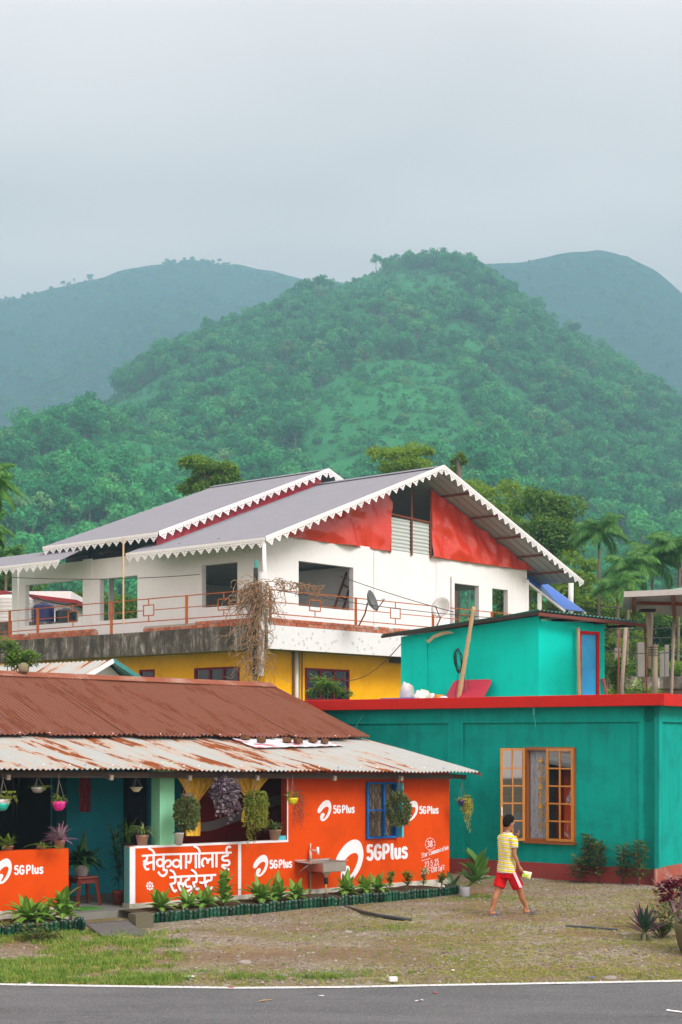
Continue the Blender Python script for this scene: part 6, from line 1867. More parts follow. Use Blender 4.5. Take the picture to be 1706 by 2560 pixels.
for s in (sk0 + .05,):
    part(MB().tube([RW.pt(s, zs - .02, .38), RW.pt(s - .03, zs - .06, .3), RW.pt(s - .02, zs - .2, .02)], .008, 5), 'bracket', M_steel, sink)
pw = RW.pix(776, 2150, .04)[0]
tap = thing('tap', 'white plastic tap on an upright pipe behind the sink', 'tap', RW.pt(pw, 0, .05))
part(MB().tube([RW.pt(pw, .0, .05), RW.pt(pw, zs - .02, .05)], .014, 7), 'supply_pipe', paint('grey_rusty_pipe', (.3, .22, .18), .6, .3), tap, True)
part(MB().tube([RW.pt(pw, zs, .05), RW.pt(pw, zs + .16, .05)], .02, 8), 'riser', M_pvc, tap, True)
part(MB().tube([RW.pt(pw, zs + .16, .05), RW.pt(pw, zs + .27, .05)], .007, 6), 'riser_tip', M_pvc, tap, True)
part(MB().tube([RW.pt(pw, zs + .16, .05), RW.pt(pw + .02, zs + .16, .2)], .015, 7), 'spout_pipe', M_pvc, tap, True)
part(MB().tube([RW.pt(pw + .02, zs + .22, .2), RW.pt(pw + .02, zs + .1, .21)], [.022, .024], 8), 'tap_head', M_pvc, tap, True)
hp = [dr0 + V((0, 0, -.2)), dr0 + V((0, -.01, -.3)), dr0 + V((.03, -.05, -.42)), RW.at(812, 2241, .55)]
single(MB().tube(smooth_path(hp, 5), .014, 7), 'drain_hose', plain('cream_hose', (.5, .4, .2), .4), 'cream hose from the sink drain into the black pipe', 'hose', smooth=True)
k0 = RW.at(812, 2239, .56)
kp = [k0, RW.at(838, 2255, .85), RW.at(862, 2267, 1.05) , ground(925, 2284, .04), ground(968, 2292, .03), ground(1010, 2298, .025), ground(1030, 2300, .02)]
single(MB().tube(smooth_path(kp, 6), .026, 9), 'waste_pipe', plain('black_pipe', (.035, .04, .045), .35), 'black waste pipe sagging over the bottles onto the yard', 'pipe', smooth=True)

# ---- on the roof: banner weighed down with half bricks, stone on the ridge
def roof_pt(x, y, lift=.0):
    # point on the lower roof plane
    e0, e1, j0 = P3(0, ez(0), EO), P3(5, ez(5), EO), P3(0, jz(0) + .02, JO - .25)
    nrm = (e1 - e0).cross(j0 - e0).normalized(); nrm = nrm if nrm.z > 0 else -nrm
    r = V(((x - CX) / F, 1, -(y - HY) / F)); c = V((0, 0, H)); t = (e0 - c).dot(nrm) / r.dot(nrm)
    return c + r * t + nrm * (.022 + lift), nrm
mb = MB(); tl, tr, br, bl = (566, 1853), (775, 1853), (862, 1875), (640, 1880)
n, m = 40, 10; vs = []
for i in range(n + 1):
    for j in range(m + 1):
        f, g = i / n, j / m
        x = (tl[0] + (tr[0] - tl[0]) * f) * (1 - g) + (bl[0] + (br[0] - bl[0]) * f) * g; y = (tl[1] + (tr[1] - tl[1]) * f) * (1 - g) + (bl[1] + (br[1] - bl[1]) * f) * g
        p, nr = roof_pt(x, y, .045 + .03 * abs(mnoise.noise(V((f * 9, g * 3, 2)))))
        vs.append(p)
mb.add(vs, [(i * (m + 1) + j, i * (m + 1) + j + 1, (i + 1) * (m + 1) + j + 1, (i + 1) * (m + 1) + j) for i in range(n) for j in range(m)])
def banner_mat():
    m, nt, n, l, b = _mat('old_printed_banner')
    p = coords(nt)
    c = mixc(nt, noise_n(nt, p, 4, 4), (.62, .63, .66), (.76, .76, .78))
    c = mixc(nt, ramp(nt, noise_n(nt, p, 3.2, 3), [(.55, 0.0), (.6, .9)]), c, (.6, .03, .08))
    l.new(c, b.inputs['Base Color']); b.inputs['Roughness'].default_value = .45
    return m
single(mb, 'banner', banner_mat(), 'faded white and red plastic banner spread on the rusty roof', 'banner', smooth=True)
M_dbrick = paint('weathered_dark_brick', (.14, .065, .035), .9, .4, (.05, .04, .03), .7, scale=12, bump_s=.5)
names = ('leftmost', 'second from the left', 'third from the left', 'fourth from the left', 'second from the right', 'rightmost')
for k, (x, y) in enumerate(((612, 1858), (652, 1865), (716, 1865), (744, 1867), (781, 1865), (810, 1867))):
    p, nr = roof_pt(x, y + 3, .1); r = random.Random(k)
    Mx = Matrix.Rotation(r.uniform(0, 3), 3, 'Z') @ Matrix.Rotation(r.uniform(-.2, .2), 3, 'X')
    bevel(single(MB().box(p, .13, .11, .085, tilt=Mx), 'half_brick', M_dbrick, 'broken half brick holding down the roof banner, ' + names[k] + ' of six', 'brick', 'bricks on the roof banner'), .012)
p = P3(RW.pix(52, 1690, RO)[0], 3.66, RO + .1)
single(blob(p + V((0, 0, .05)), .1, .09, .1, 3, .35), 'stone', paint('mossy_stone', (.22, .18, .11), .9, .3, (.1, .13, .03), .7), 'mossy stone resting on the rusty ridge at left', 'stone', smooth=True)
# ================================================================== THE BOY
PB = V(((1278 - CX) / F * 19.98, 19.98, 0.0))
def bz(x, y, z): return PB + V((x, y, z))
fw_, rt_ = V((.75, .66, 0)).normalized(), V((.66, -.75, 0)).normalized()
boy = thing('person', 'boy in yellow striped T-shirt and red shorts walking across the yard', 'person', PB)
def remesh(o, vox, it=6):
    m = o.modifiers.new('fuse', 'REMESH'); m.mode = 'VOXEL'; m.voxel_size = vox; m.use_smooth_shade = True
    s = o.modifiers.new('soft', 'SMOOTH'); s.iterations = it; s.factor = .5
    return o
def ering(c, a, b, ax, ay, n=16, p=2.0):
    out = []
    for k in range(n):
        th = 2 * pi * k / n; cx_, sy_ = cos(th), sin(th)
        out.append(c + ax * (a * (abs(cx_) ** (2 / p)) * (1 if cx_ > 0 else -1)) + ay * (b * (abs(sy_) ** (2 / p)) * (1 if sy_ > 0 else -1)))
    return out
def skin():
    m, nt, n, l, b = _mat('boy_skin')
    p = coords(nt)
    l.new(mixc(nt, noise_n(nt, p, 9, 4), (.30, .115, .05), (.40, .17, .08)), b.inputs['Base Color'])
    b.inputs['Roughness'].default_value = .5
    try: b.inputs['Subsurface Weight'].default_value = .08; b.inputs['Subsurface Radius'].default_value = (.01, .004, .002)
    except Exception: pass
    return m
M_skin = skin()
sc_ = bz(-.058, 0, 1.10); pel = bz(-.055, 0, .60)
shR, shL = sc_ + rt_ * .135, sc_ - rt_ * .135
hipR, hipL = pel + rt_ * .075, pel - rt_ * .075
kneeR, ankR = bz(.135, .03, .335), bz(.228, .085, .085)
kneeL, ankL = bz(-.19, .01, .33), bz(-.275, -.03, .075)
elR, wrR = bz(.03, -.135, .87), bz(.098, -.13, .70)
elL, wrL = bz(.01, .2, .96), bz(.09, .16, 1.09)
hc = bz(-.03, .03, 1.295)
body = MB()
# torso, neck and head
body.loft([ering(c, a, b_, rt_, fw_) for c, a, b_ in ((pel + V((0, 0, -.06)), .1, .07), (pel, .115, .08), (pel + V((0, 0, .15)), .1, .072), (sc_ + V((0, 0, -.16)), .118, .08), (sc_ + V((0, 0, -.03)), .125, .07), (sc_ + V((0, 0, .05)), .06, .05),
          (bz(-.05, .01, 1.18), .038, .04), (bz(-.04, .02, 1.22), .038, .042))])
body.loft([ering(hc + V((0, 0, z)), a, b_, rt_, fw_) for z, a, b_ in ((-.115, .025, .03), (-.1, .045, .055), (-.06, .058, .073), (-.01, .066, .084), (.04, .07, .086), (.08, .06, .07), (.105, .035, .042), (.115, .008, .01))])
# nose, brow, ears
body.loft([ering(hc + fw_ * .082 + V((0, 0, -.025)) + fw_ * (.004 * k), .012 - .003 * k, .014 - .003 * k, rt_, V((0, 0, 1)), 8) for k in range(4)])
for s in (1, -1):
    body.loft([ering(hc + rt_ * s * (.06 + .006 * k) + fw_ * -.008 + V((0, 0, -.015)), .017 - .003 * k, .028 - .004 * k, fw_, V((0, 0, 1)), 10) for k in range(4)])
def limb(pts, rad, n=12): body.tube([V(p) for p in pts], rad, n)
limb([hipR + V((0, 0, .05)), hipR.lerp(kneeR, .5), kneeR, kneeR.lerp(ankR, .35) - fw_ * .012, kneeR.lerp(ankR, .75), ankR], [.075, .06, .043, .044, .03, .028])
limb([hipL + V((0, 0, .05)), hipL.lerp(kneeL, .5), kneeL, kneeL.lerp(ankL, .35) - fw_ * .014, kneeL.lerp(ankL, .75), ankL], [.075, .06, .043, .045, .03, .027])
fdR, fdL = V((.9, .42, .12)).normalized(), V((.86, .5, 0)).normalized()
limb([ankR + V((0, 0, .01)) - fdR * .02, ankR + V((0, 0, -.035)) - fdR * .03, ankR + V((0, 0, -.045)) + fdR * .05, ankR + V((0, 0, -.04)) + fdR * .12, ankR + V((0, 0, -.035)) + fdR * .155], [.027, .03, .031, .026, .012])
limb([ankL + V((0, 0, .01)) - fdL * .02, ankL + V((0, 0, -.035)) - fdL * .03, ankL + V((0, 0, -.04)) + fdL * .05, ankL + V((0, 0, -.043)) + fdL * .11, ankL + V((0, 0, -.045)) + fdL * .145], [.026, .029, .03, .025, .012])
limb([shR, shR.lerp(elR, .5), elR, elR.lerp(wrR, .4), wrR], [.044, .036, .029, .029, .0195])
limb([shL, shL.lerp(elL, .5), elL, elL.lerp(wrL, .4), wrL], [.044, .036, .029, .028, .0195])
# right hand, closed round the packet: palm, four fingers and a thumb
hd = (bz(.15, -.125, .615) - wrR).normalized(); hs = V((.2, -.95, .1)).normalized(); hn = hd.cross(hs).normalized()
palm = wrR + hd * .045
limb([wrR, wrR + hd * .03, palm + hd * .02], [.019, .026, .027])
for k in range(4):
    o = (k - 1.5) * .0135; ln = (.058, .066, .062, .048)[k]; b0 = palm + hd * .03 + hs * o
    c1 = b0 + hd * ln * .45 + hn * .004; c2 = c1 + (hd * .75 - hn * .5).normalized() * ln * .32; c3 = c2 + (hd * .4 - hn * .9).normalized() * ln * .28
    body.tube([palm + hs * o * .8, b0, c1, c2, c3], [.008, .0085, .0078, .007, .0055], 8)
body.tube([palm - hs * .018 - hd * .01, palm - hs * .034 + hd * .008 - hn * .008, palm - hs * .036 + hd * .03 - hn * .02, palm - hs * .03 + hd * .045 - hn * .026], [.009, .0095, .0082, .006], 8)
# left hand raised in front
hd2 = V((.5, -.1, .85)).normalized(); hs2 = V((.1, .95, .1)).normalized(); hn2 = hd2.cross(hs2).normalized(); palm2 = wrL + hd2 * .04
limb([wrL, wrL + hd2 * .03, palm2 + hd2 * .015], [.019, .025, .026])
for k in range(4):
    o = (k - 1.5) * .013; ln = (.055, .062, .058, .046)[k]; b0 = palm2 + hd2 * .025 + hs2 * o
    c1 = b0 + hd2 * ln * .4; c2 = c1 + (hd2 * .5 + hn2 * .8).normalized() * ln * .35; c3 = c2 + hn2 * ln * .25
    body.tube([palm2 + hs2 * o * .8, b0, c1, c2, c3], [.008, .0085, .0078, .007, .0055], 8)
body.tube([palm2 - hs2 * .018, palm2 - hs2 * .034 + hd2 * .01, palm2 - hs2 * .034 + hd2 * .03 + hn2 * .014], [.009, .0092, .007], 8)
remesh(part(body, 'body', M_skin, boy, True), .0058, 4)
# eyes and mouth
for s in (1, -1):
    e = hc + fw_ * .079 + rt_ * s * .028 + V((0, 0, .002)); part(MB().lathe(e, [(.002, -.006), (.009, -.003), (.009, .003), (.002, .006)], 8), 'eye', plain('eye_white', (.7, .68, .65), .2), boy, True)
    part(MB().lathe(e + fw_ * .007, [(.001, -.004), (.004, -.002), (.004, .002), (.001, .004)], 8), 'iris', plain('dark_iris', (.02, .012, .01), .2), boy, True)
part(MB().tube([hc + fw_ * .078 + rt_ * s * .018 + V((0, 0, -.062)) for s in (-1, 0, 1)], [.003, .006, .003], 6), 'mouth', plain('lips', (.25, .07, .05), .5), boy)
# hair: cropped cap, lower at the back
hair = MB(); rings = []
for z, a, b_, sh in ((-.045, .05, .05, -.034), (-.012, .064, .066, -.026), (.02, .0705, .08, -.014), (.055, .0725, .0885, -.002), (.09, .063, .076, .003), (.116, .043, .053, .005), (.129, .014, .018, .005)):
    rings.append([q + V((0, 0, .006 * mnoise.noise(q * 40))) + (q - hc).normalized() * (.004 * mnoise.noise(q * 70)) for q in ering(hc + V((0, 0, z)) + fw_ * sh, a, b_, rt_, fw_, 28)])
hair.loft(rings)
def hairm():
    m, nt, n, l, b = _mat('black_hair')
    p = coords(nt); l.new(ramp(nt, noise_n(nt, p, 120, 4), [(.3, (.004, .0035, .0035)), (.7, (.012, .01, .009))]), b.inputs['Base Color']); b.inputs['Roughness'].default_value = .8; b.inputs['Specular IOR Level'].default_value = .08
    bump(nt, noise_n(nt, p, 260, 3), .8, .004); return m
part(hair, 'hair', hairm(), boy, True)
# T-shirt
def stripes():
    m, nt, n, l, b = _mat('striped_tshirt')
    g = n.new('ShaderNodeNewGeometry'); sp = n.new('ShaderNodeSeparateXYZ'); l.new(g.outputs['Position'], sp.inputs[0])
    p = coords(nt)
    z = mathn(nt, 'ADD', sp.outputs[2], mathn(nt, 'MULTIPLY', sp.outputs[0], .1))
    z = mathn(nt, 'ADD', z, mathn(nt, 'MULTIPLY', noise_n(nt, p, 7, 2), .018))
    f = mathn(nt, 'FRACT', mathn(nt, 'MULTIPLY', z, 1 / .054))
    c = ramp(nt, f, [(0, (.62, .5, .02)), (.5, (.68, .56, .03)), (.54, (.78, .76, .7)), (.68, (.78, .76, .7)), (.72, (.13, .12, .16)), (.82, (.13, .12, .16)), (.86, (.78, .76, .7)), (.96, (.78, .76, .7)), (1, (.62, .5, .02))])
    l.new(c, b.inputs['Base Color']); b.inputs['Roughness'].default_value = .9
    bump(nt, noise_n(nt, coords(nt, (1, 1, .5)), 16, 4, .6, .8), .6, .02)
    return m
sh = MB()
hem = bz(-.058, 0, .605)
prof = ((hem, .152, .115), (hem + V((.0, 0, .09)), .142, .105), (hem + V((-.003, 0, .19)), .12, .094), (sc_ + V((0, 0, -.2)), .126, .097), (sc_ + V((0, 0, -.08)), .142, .098), (sc_ + V((0, 0, .005)), .132, .08), (sc_ + V((0, 0, .045)), .085, .062), (bz(-.053, .005, 1.172), .05, .052))
rings = []
for c, a, b_ in prof:
    rings.append([q + (q - c).normalized() * (.014 * mnoise.noise(V((q.x * 16, q.y * 16, q.z * 7)))) for q in ering(c, a, b_, rt_, fw_, 32, 2.3)])
sh.loft(rings)
for s, (a, b_) in enumerate(((shR, elR), (shL, elL))):
    e = a.lerp(b_, .62); sh.tube([a + V((0, 0, -.005)) - (rt_ * (.03 if s == 0 else -.03)), a.lerp(e, .4), e], [.062, .06, .056], 14)
remesh(part(sh, 'tshirt', stripes(), boy, True), .008, 4)
part(MB().loft([ering(bz(-.052, .006, 1.166 + .006 * k), .052 - .002 * k, .054 - .002 * k, rt_, fw_, 20) for k in range(3)]), 'collar', plain('purple_collar', (.13, .1, .22), .8), boy, True)
# shorts
M_red = paint('red_shorts_cloth', (.56, .008, .012), .8, .12, bump_s=.3, bump_scale=20, scale=6)
so = MB()
so.loft([ering(c, a, b_, rt_, fw_, 24) for c, a, b_ in ((pel + V((0, 0, -.07)), .13, .1), (pel + V((0, 0, .0)), .138, .105), (pel + V((0, 0, .07)), .13, .1))])
for hp_, kn in ((hipR, kneeR), (hipL, kneeL)):
    so.tube([hp_ + V((0, 0, .02)), hp_.lerp(kn, .35), hp_.lerp(kn, .76)], [.085, .087, .086], 16)
remesh(part(so, 'shorts', M_red, boy, True), .008, 3)
out_ = (rt_ * .8 - fw_ * .2 + V((0, -.25, 0))).normalized()
for k in range(3):
    a = hipR + V((0, 0, .02)) + out_ * .091 + fw_ * (-.025 + .02 * k); b_ = hipR.lerp(kneeR, .74) + out_ * .093 + fw_ * (-.025 + .02 * k)
    part(MB().bar(a, b_, .008, .012), 'side_stripe', plain('white_stripe', (.72, .6, .66), .8), boy)
# slippers
M_slip = plain('grey_slipper_rubber', (.13, .135, .14), .7)
for ank, fd, lift in ((ankR, fdR, 0), (ankL, fdL, 0)):
    side = V((fd.y, -fd.x, 0)).normalized(); c = ank + V((0, 0, -.078)); up = side.cross(fd).normalized(); up = up if up.z > 0 else -up
    P = []
    for k in range(22):
        a = 2 * pi * k / 22; ln = .115; P.append(c + fd * (.055 + ln * cos(a)) + side * ((.041 + .007 * cos(a)) * sin(a)))
    slp = part(MB().prism(P, up * .02), 'slipper', M_slip, boy)
    st = MB(); n = 9; vs = []
    for i in range(n):
        a = pi * i / (n - 1)
        for q in (.055, .115): vs.append(c + fd * q + side * (.046 * cos(a)) + up * (.015 + .052 * sin(a)))
    st.add(vs, [(2 * i, 2 * i + 1, 2 * i + 3, 2 * i + 2) for i in range(n - 1)])
    o = part(st, 'strap', M_slip, slp, True); mdf = o.modifiers.new('thick', 'SOLIDIFY'); mdf.thickness = .008
# snack packet in the right hand
pk = palm + hd * .085 + V((.02, 0, .0)); mb = MB(); n = 10; vs = []
pd = V((.93, .05, -.25)).normalized(); pu2 = V((.25, 0, .95)).normalized(); pn = pd.cross(pu2)
for i in range(n + 1):
    for j in range(n + 1):
        f, g = i / n - .5, j / n - .5; th = .022 * (cos(f * pi) * cos(g * pi)) ** .7 if abs(f) < .5 and abs(g) < .5 else 0
        vs.append((f, g, th))
base = [pk + pd * (f * .125 + .02) + pu2 * (g * .095 * (1 + .15 * f)) for f, g, th in vs]
fs = [(i * (n + 1) + j, (i + 1) * (n + 1) + j, (i + 1) * (n + 1) + j + 1, i * (n + 1) + j + 1) for i in range(n) for j in range(n)]
mb.add([b + pn * t[2] for b, t in zip(base, vs)], fs); mb.add([b - pn * t[2] for b, t in zip(base, vs)], [f[::-1] for f in fs])
def packm():
    m, nt, n, l, b = _mat('snack_packet_film')
    p = coords(nt); l.new(ramp(nt, noise_n(nt, p, 22, 2), [(.4, (.42, .66, .03)), (.5, (.6, .75, .1)), (.6, (.8, .8, .72))]), b.inputs['Base Color']); b.inputs['Roughness'].default_value = .25; return m
single(mb, 'snack_packet', packm(), 'yellow-green snack packet in the right hand of the boy', 'packet', smooth=True)
# ================================================================== TREES, PALMS AND NEIGHBOURS BEHIND
M_leaf_a = leafm('bright_tree_leaf', (.16, .3, .025), (.28, .45, .045), .5, .5, c3=(.4, .52, .06))
M_leaf_b = leafm('deep_tree_leaf', (.07, .18, .02), (.15, .3, .035), .45, .45, c3=(.24, .38, .05))
M_leaf_c = leafm('mid_tree_leaf', (.10, .22, .025), (.2, .35, .04), .5, .5, c3=(.3, .42, .055))
M_palmleaf = leafm('palm_leaflet', (.07, .24, .05), (.15, .36, .08), .4, .45, c3=(.25, .44, .09))
M_bark = paint('grey_brown_bark', (.17, .13, .1), .9, .3, bump_s=.5, bump_scale=20, scale=5)
M_palmbark = paint('palm_trunk', (.19, .15, .11), .85, .25, bump_s=.4, bump_scale=14, scale=4)

def tree(x, ytop, d, rx, rz, label, seed, mat, nclump=26, leaves=170, L=.24, flat=.6, group='trees behind the houses', name='tree', limbs=6, top_bias=.2, cr=.36):
    r = random.Random(seed); base = at(x, HY, d); base.z = gz(base.x, base.y)
    ztop = at(x, ytop, d).z; cz = ztop - rz; c = V((base.x, base.y, cz))
    t = thing(name, label, 'tree', base, group)
    part(MB().tube(smooth_path([base - V((0, 0, .3)), base + V((r.uniform(-.3, .3), 0, (cz - base.z) * .4)), c + V((r.uniform(-.3, .3), r.uniform(-.3, .3), -rz * .7)), c + V((0, 0, rz * .2))], 3), [.28 - .022 * k for k in range(10)], 8), 'trunk', M_bark, t, True)
    crown = MB(); cl = []
    for k in range(nclump):
        a = 2.4 * k + r.uniform(-.4, .4); rr = sqrt((k + .5) / nclump)
        z = r.uniform(-.9, .85) * (1 - .3 * rr) + top_bias * (1 - rr)
        p = c + V((cos(a) * rr * rx * .85, sin(a) * rr * rx * .85, z * rz)); cl.append(p)
        R0 = rx * cr * r.uniform(.45, 1.05)
        for q in range(leaves):
            dv = V((r.gauss(0, 1), r.gauss(0, 1), r.gauss(.15, .8))).normalized()
            f = (.5 + .5 * r.random() ** .6)
            pp = p + V((dv.x * R0, dv.y * R0, dv.z * R0 * flat)) * f * (1 + .35 * mnoise.noise(dv * 2.5 + p))
            dd = (dv * .6 + V((r.gauss(0, .6), r.gauss(0, .6), r.gauss(-.25, .5)))).normalized()
            crown.dleaf(pp, dd, (dv + V((r.gauss(0, .7), r.gauss(0, .7), r.gauss(.5, .7)))), L * r.uniform(.6, 1.3), L * .5)
    part(crown, 'crown', mat, t, stuff=True)
    bm_ = MB()
    for k in r.sample(range(nclump), min(nclump, limbs * 2)):
        p = cl[k]; s = c + V((0, 0, -rz * r.uniform(.5, 1.0)))
        bm_.tube([s, s.lerp(p, .5) + V((0, 0, .12 * rx)), p], [.09, .06, .02], 5)
    part(bm_, 'limb', M_bark, t)
    return t
px70 = lambda p, d: p / F * d
tree(522, 1126, 66, px70(78, 66), px70(62, 66), 'tree with a layered crown rising behind the upper roof ridge', 1, M_leaf_c, 22, 260, .2, .5)
tree(1012, 1118, 72, px70(88, 72), px70(36, 72), 'flat-topped tree rising just left of the gable peak', 2, M_leaf_a, 20, 240, .19, .45)
tree(1146, 1134, 70, px70(24, 70), px70(26, 70), 'slim young tree with a small round head right of the gable peak', 3, M_leaf_c, 7, 160, .17, .7)
tree(1215, 1196, 71, px70(120, 71), px70(95, 71), 'airy light green tree spreading behind the right roof slope', 4, M_leaf_a, 40, 230, .2, .5)
tree(1120, 1185, 73, px70(70, 73), px70(50, 73), 'thin light green tree close behind the gable peak', 14, M_leaf_a, 18, 180, .18, .5)
tree(1372, 1208, 67, px70(90, 67), px70(105, 67), 'dense dark green tree standing right of the roof slope', 5, M_leaf_b, 46, 300, .2, .75)
tree(1290, 1290, 69, px70(85, 69), px70(70, 69), 'mid green tree below the airy tree behind the right eave', 6, M_leaf_c, 30, 240, .2, .6)
tree(1420, 1385, 66, px70(85, 66), px70(90, 66), 'bushy bright tree behind the blue sheet lean-to', 7, M_leaf_a, 34, 260, .21, .6)
tree(1300, 1430, 64, px70(70, 64), px70(70, 64), 'leafy tree seen through the white house doorways', 8, M_leaf_b, 26, 240, .2, .7)
tree(1530, 1470, 66, px70(90, 66), px70(100, 66), 'tree with yellowish leaves behind the slim palm trunk', 9, M_leaf_a, 36, 260, .2, .6)
tree(1630, 1500, 68, px70(100, 68), px70(110, 68), 'dark leafy tree behind the bare concrete columns', 10, M_leaf_b, 40, 260, .21, .7)
tree(1745, 1480, 66, px70(90, 66), px70(110, 66), 'tree at the right edge behind the grey canopy', 11, M_leaf_c, 34, 240, .21, .6)
tree(1580, 1610, 56, px70(80, 56), px70(55, 56), 'low spreading tree behind the teal rooftop room', 12, M_leaf_c, 30, 240, .16, .6)
tree(1690, 1640, 54, px70(60, 54), px70(45, 54), 'low shrubby tree at the right behind the brick building', 13, M_leaf_a, 22, 220, .15, .6)
tree(190, 1490, 66, px70(70, 66), px70(50, 66), 'tree seen through the left bays of the white house', 15, M_leaf_c, 24, 220, .2, .6)
tree(300, 1480, 68, px70(80, 68), px70(60, 68), 'darker tree behind the second bay of the white house', 16, M_leaf_b, 26, 220, .2, .6)
tree(25, 1385, 70, px70(90, 70), px70(60, 70), 'leafy tree top at the left edge beyond the roof eave', 17, M_leaf_c, 30, 240, .2, .6)
tree(360, 1290, 78, px70(40, 78), px70(20, 78), 'yellowish tree top just showing over the middle of the upper roof', 18, M_leaf_a, 10, 160, .18, .6)

def palm(x, ycrown, d, R, label, seed, nf=17, trunk_r=.075, mat=None, lean=0.0, group='areca palms', xb=None, dens=42, lw=.06):
    r = random.Random(seed); R *= 1.35; c = at(x, ycrown, d); base = at(xb if xb is not None else x, HY, d); base.z = gz(base.x, base.y)
    t = thing('palm_tree', label, 'palm', base, group)
    mid = base.lerp(c, .5) + V((lean, 0, 0))
    part(MB().tube(smooth_path([base, mid, c - V((0, 0, .1))], 6), [trunk_r * (1 - .25 * k / 12) for k in range(13)], 8), 'trunk', M_palmbark, t, True)
    part(MB().tube([c - V((0, 0, R * .45)), c - V((0, 0, R * .2)), c], [trunk_r * .8, trunk_r * 1.0, trunk_r * .6], 8), 'crownshaft', plain('palm_shaft_green', (.06, .13, .03), .5), t, True)
    for k in range(nf):
        az = 2.4 * k + r.uniform(-.25, .25); e0 = radians(80 - 75 * (k / nf) + r.uniform(-8, 8)); dr = radians(r.uniform(85, 140)); L = R * r.uniform(.9, 1.15)
        mb = MB(); P = [c.copy()]; dirs = []; n = 9
        for j in range(n):
            e = e0 - dr * j / n; dv = V((cos(az) * cos(e), sin(az) * cos(e), sin(e))); dirs.append(dv); P.append(P[-1] + dv * (L / n))
        mb.tube(P, [.03 * (1 - j / (n + 2)) * (R / 2) for j in range(n + 1)], 4)
        side = V((-sin(az), cos(az), 0))
        for j in range(dens):
            f = .12 + .88 * j / dens; i0 = min(n - 1, int(f * n)); b = P[i0].lerp(P[i0 + 1], f * n - i0); dv = dirs[i0]
            ll = L * .34 * sin(pi * min(1, .25 + f * .78)) + .08
            for s in (-1, 1):
                q = (dv * .75 + side * (s * .8) + V((0, 0, -.6 + r.uniform(-.25, .15)))).normalized()
                nr = q.cross(dv)
                mb.dleaf(b, (q + V((0, 0, -.12))).normalized(), nr + V((r.gauss(0, .3), r.gauss(0, .3), r.gauss(0, .3))), ll * r.uniform(.85, 1.1), lw * R / 2)
        part(mb, 'frond', mat or M_palmleaf, t)
    return t
palm(1498, 1330, 58, px70(70, 58), 'tall slim areca palm standing apart left of the palm cluster', 1)
palm(1573, 1420, 55, px70(72, 55), 'areca palm with hanging fronds left in the palm cluster', 2, xb=1560)
palm(1632, 1400, 57, px70(76, 57), 'fullest areca palm in the middle of the palm cluster', 3, xb=1622)
palm(1700, 1372, 56, px70(78, 56), 'areca palm with upright fronds at the right edge of the cluster', 4, xb=1690)
palm(1545, 1470, 53, px70(62, 53), 'lower areca palm drooping beside the canopy corner', 5, xb=1545)
palm(-42, 1215, 34, px70(88, 34), 'dark palm reaching in from the left edge above the eave', 6, nf=15, lw=.07)
palm(15, 1395, 60, px70(60, 60), 'small palm crown at the left edge beyond the grey roof', 7)
palm(-30, 1330, 36, px70(55, 36), 'lower palm fronds at the left edge under the dark palm', 8, lw=.07)

def shrub(x0, x1, y0, y1, d, label, seed, mat, n=900, L=.09, zbase=None):
    r = random.Random(seed); c = at((x0 + x1) / 2, (y0 + y1) / 2, d); rx = px70((x1 - x0) / 2, d); rz = px70((y1 - y0) / 2, d)
    base = V((c.x, c.y, gz(c.x, c.y) if zbase is None else zbase)); t = thing('shrub', label, 'shrub', base)
    st = MB(); lf = MB()
    for k in range(9):
        a = r.uniform(0, 6.28); q = c + V((cos(a) * rx * r.random(), sin(a) * rx * .7 * r.random(), rz * r.uniform(-.4, .8)))
        st.tube([base, base.lerp(q, .55) + V((0, 0, .1)), q], [.025, .016, .006], 5)
        for j in range(n // 9):
            dv = V((r.gauss(0, 1), r.gauss(0, 1), r.gauss(0, 1))).normalized()
            p = q + V((dv.x * rx * .5, dv.y * rx * .4, dv.z * rz * .45)) * r.random() ** .45
            lf.leaf(p, r.uniform(0, 6.28), L * r.uniform(.7, 1.3), L * .5, r.uniform(-10, 50), r.uniform(20, 70), 2, .2)
    part(st, 'stem', M_stem, t); part(lf, 'foliage', mat, t, True, stuff=True)
    return t
shrub(-30, 92, 1598, 1690, 27.8, 'bright green shrub showing above the rusty ridge at left', 1, M_leaf_c, 800, .13)
shrub(758, 866, 1688, 1760, 33.5, 'leafy green shrub in front of the yellow wall', 2, M_leaf_c, 800, .12)
shrub(1508, 1572, 1640, 1760, 33.5, 'drooping shrub right of the teal rooftop room', 3, M_leaf_b, 800, .12)
shrub(1530, 1640, 1705, 1775, 38, 'low bright bushes beyond the flat roof edge', 4, M_leaf_a, 900, .11)

# ---- small gabled shed with bright zinc roof behind the restaurant
shd = thing('shed', 'low white shed with zinc gable roof behind the rusty ridge', 'shed', at(230, 1853, 33))
a_, eL, eR = at(284, 1650, 31.5), at(212, 1692, 31.0), at(354, 1696, 32.6)
bk = V((-.82, .57, 0)) * 5.5
mb = MB(); corr(mb, eL + V((0, 0, -.05)), eL + bk, a_, a_ + bk, 40, .012, 2, 4); part(mb, 'roof_sheet', M_zinc[1], shd, True)
mb = MB(); corr(mb, eR + bk, eR, a_ + bk, a_, 40, .012, 2, 4); part(mb, 'roof_sheet', M_greensheet, shd, True)
mb = MB(); w0 = .22 * V((-.82, .57, 0))
mb.prism([eL + w0 + V((.12, 0, -.06)), eR + w0 + V((-.25, 0, -.06)), V((eR.x - .25, eR.y, 1.5)) + w0, V((eL.x + .12, eL.y, 1.5)) + w0], V((-.82, .57, 0)) * 4); part(mb, 'wall', M_white, shd)
mb = MB(); mb.prism([a_ + w0 + V((0, 0, -.05)), eR + w0 + V((-.22, 0, -.055)), eL + w0 + V((.1, 0, -.055))], V((-.82, .57, 0)) * .1); part(mb, 'gable_wall', M_white, shd)
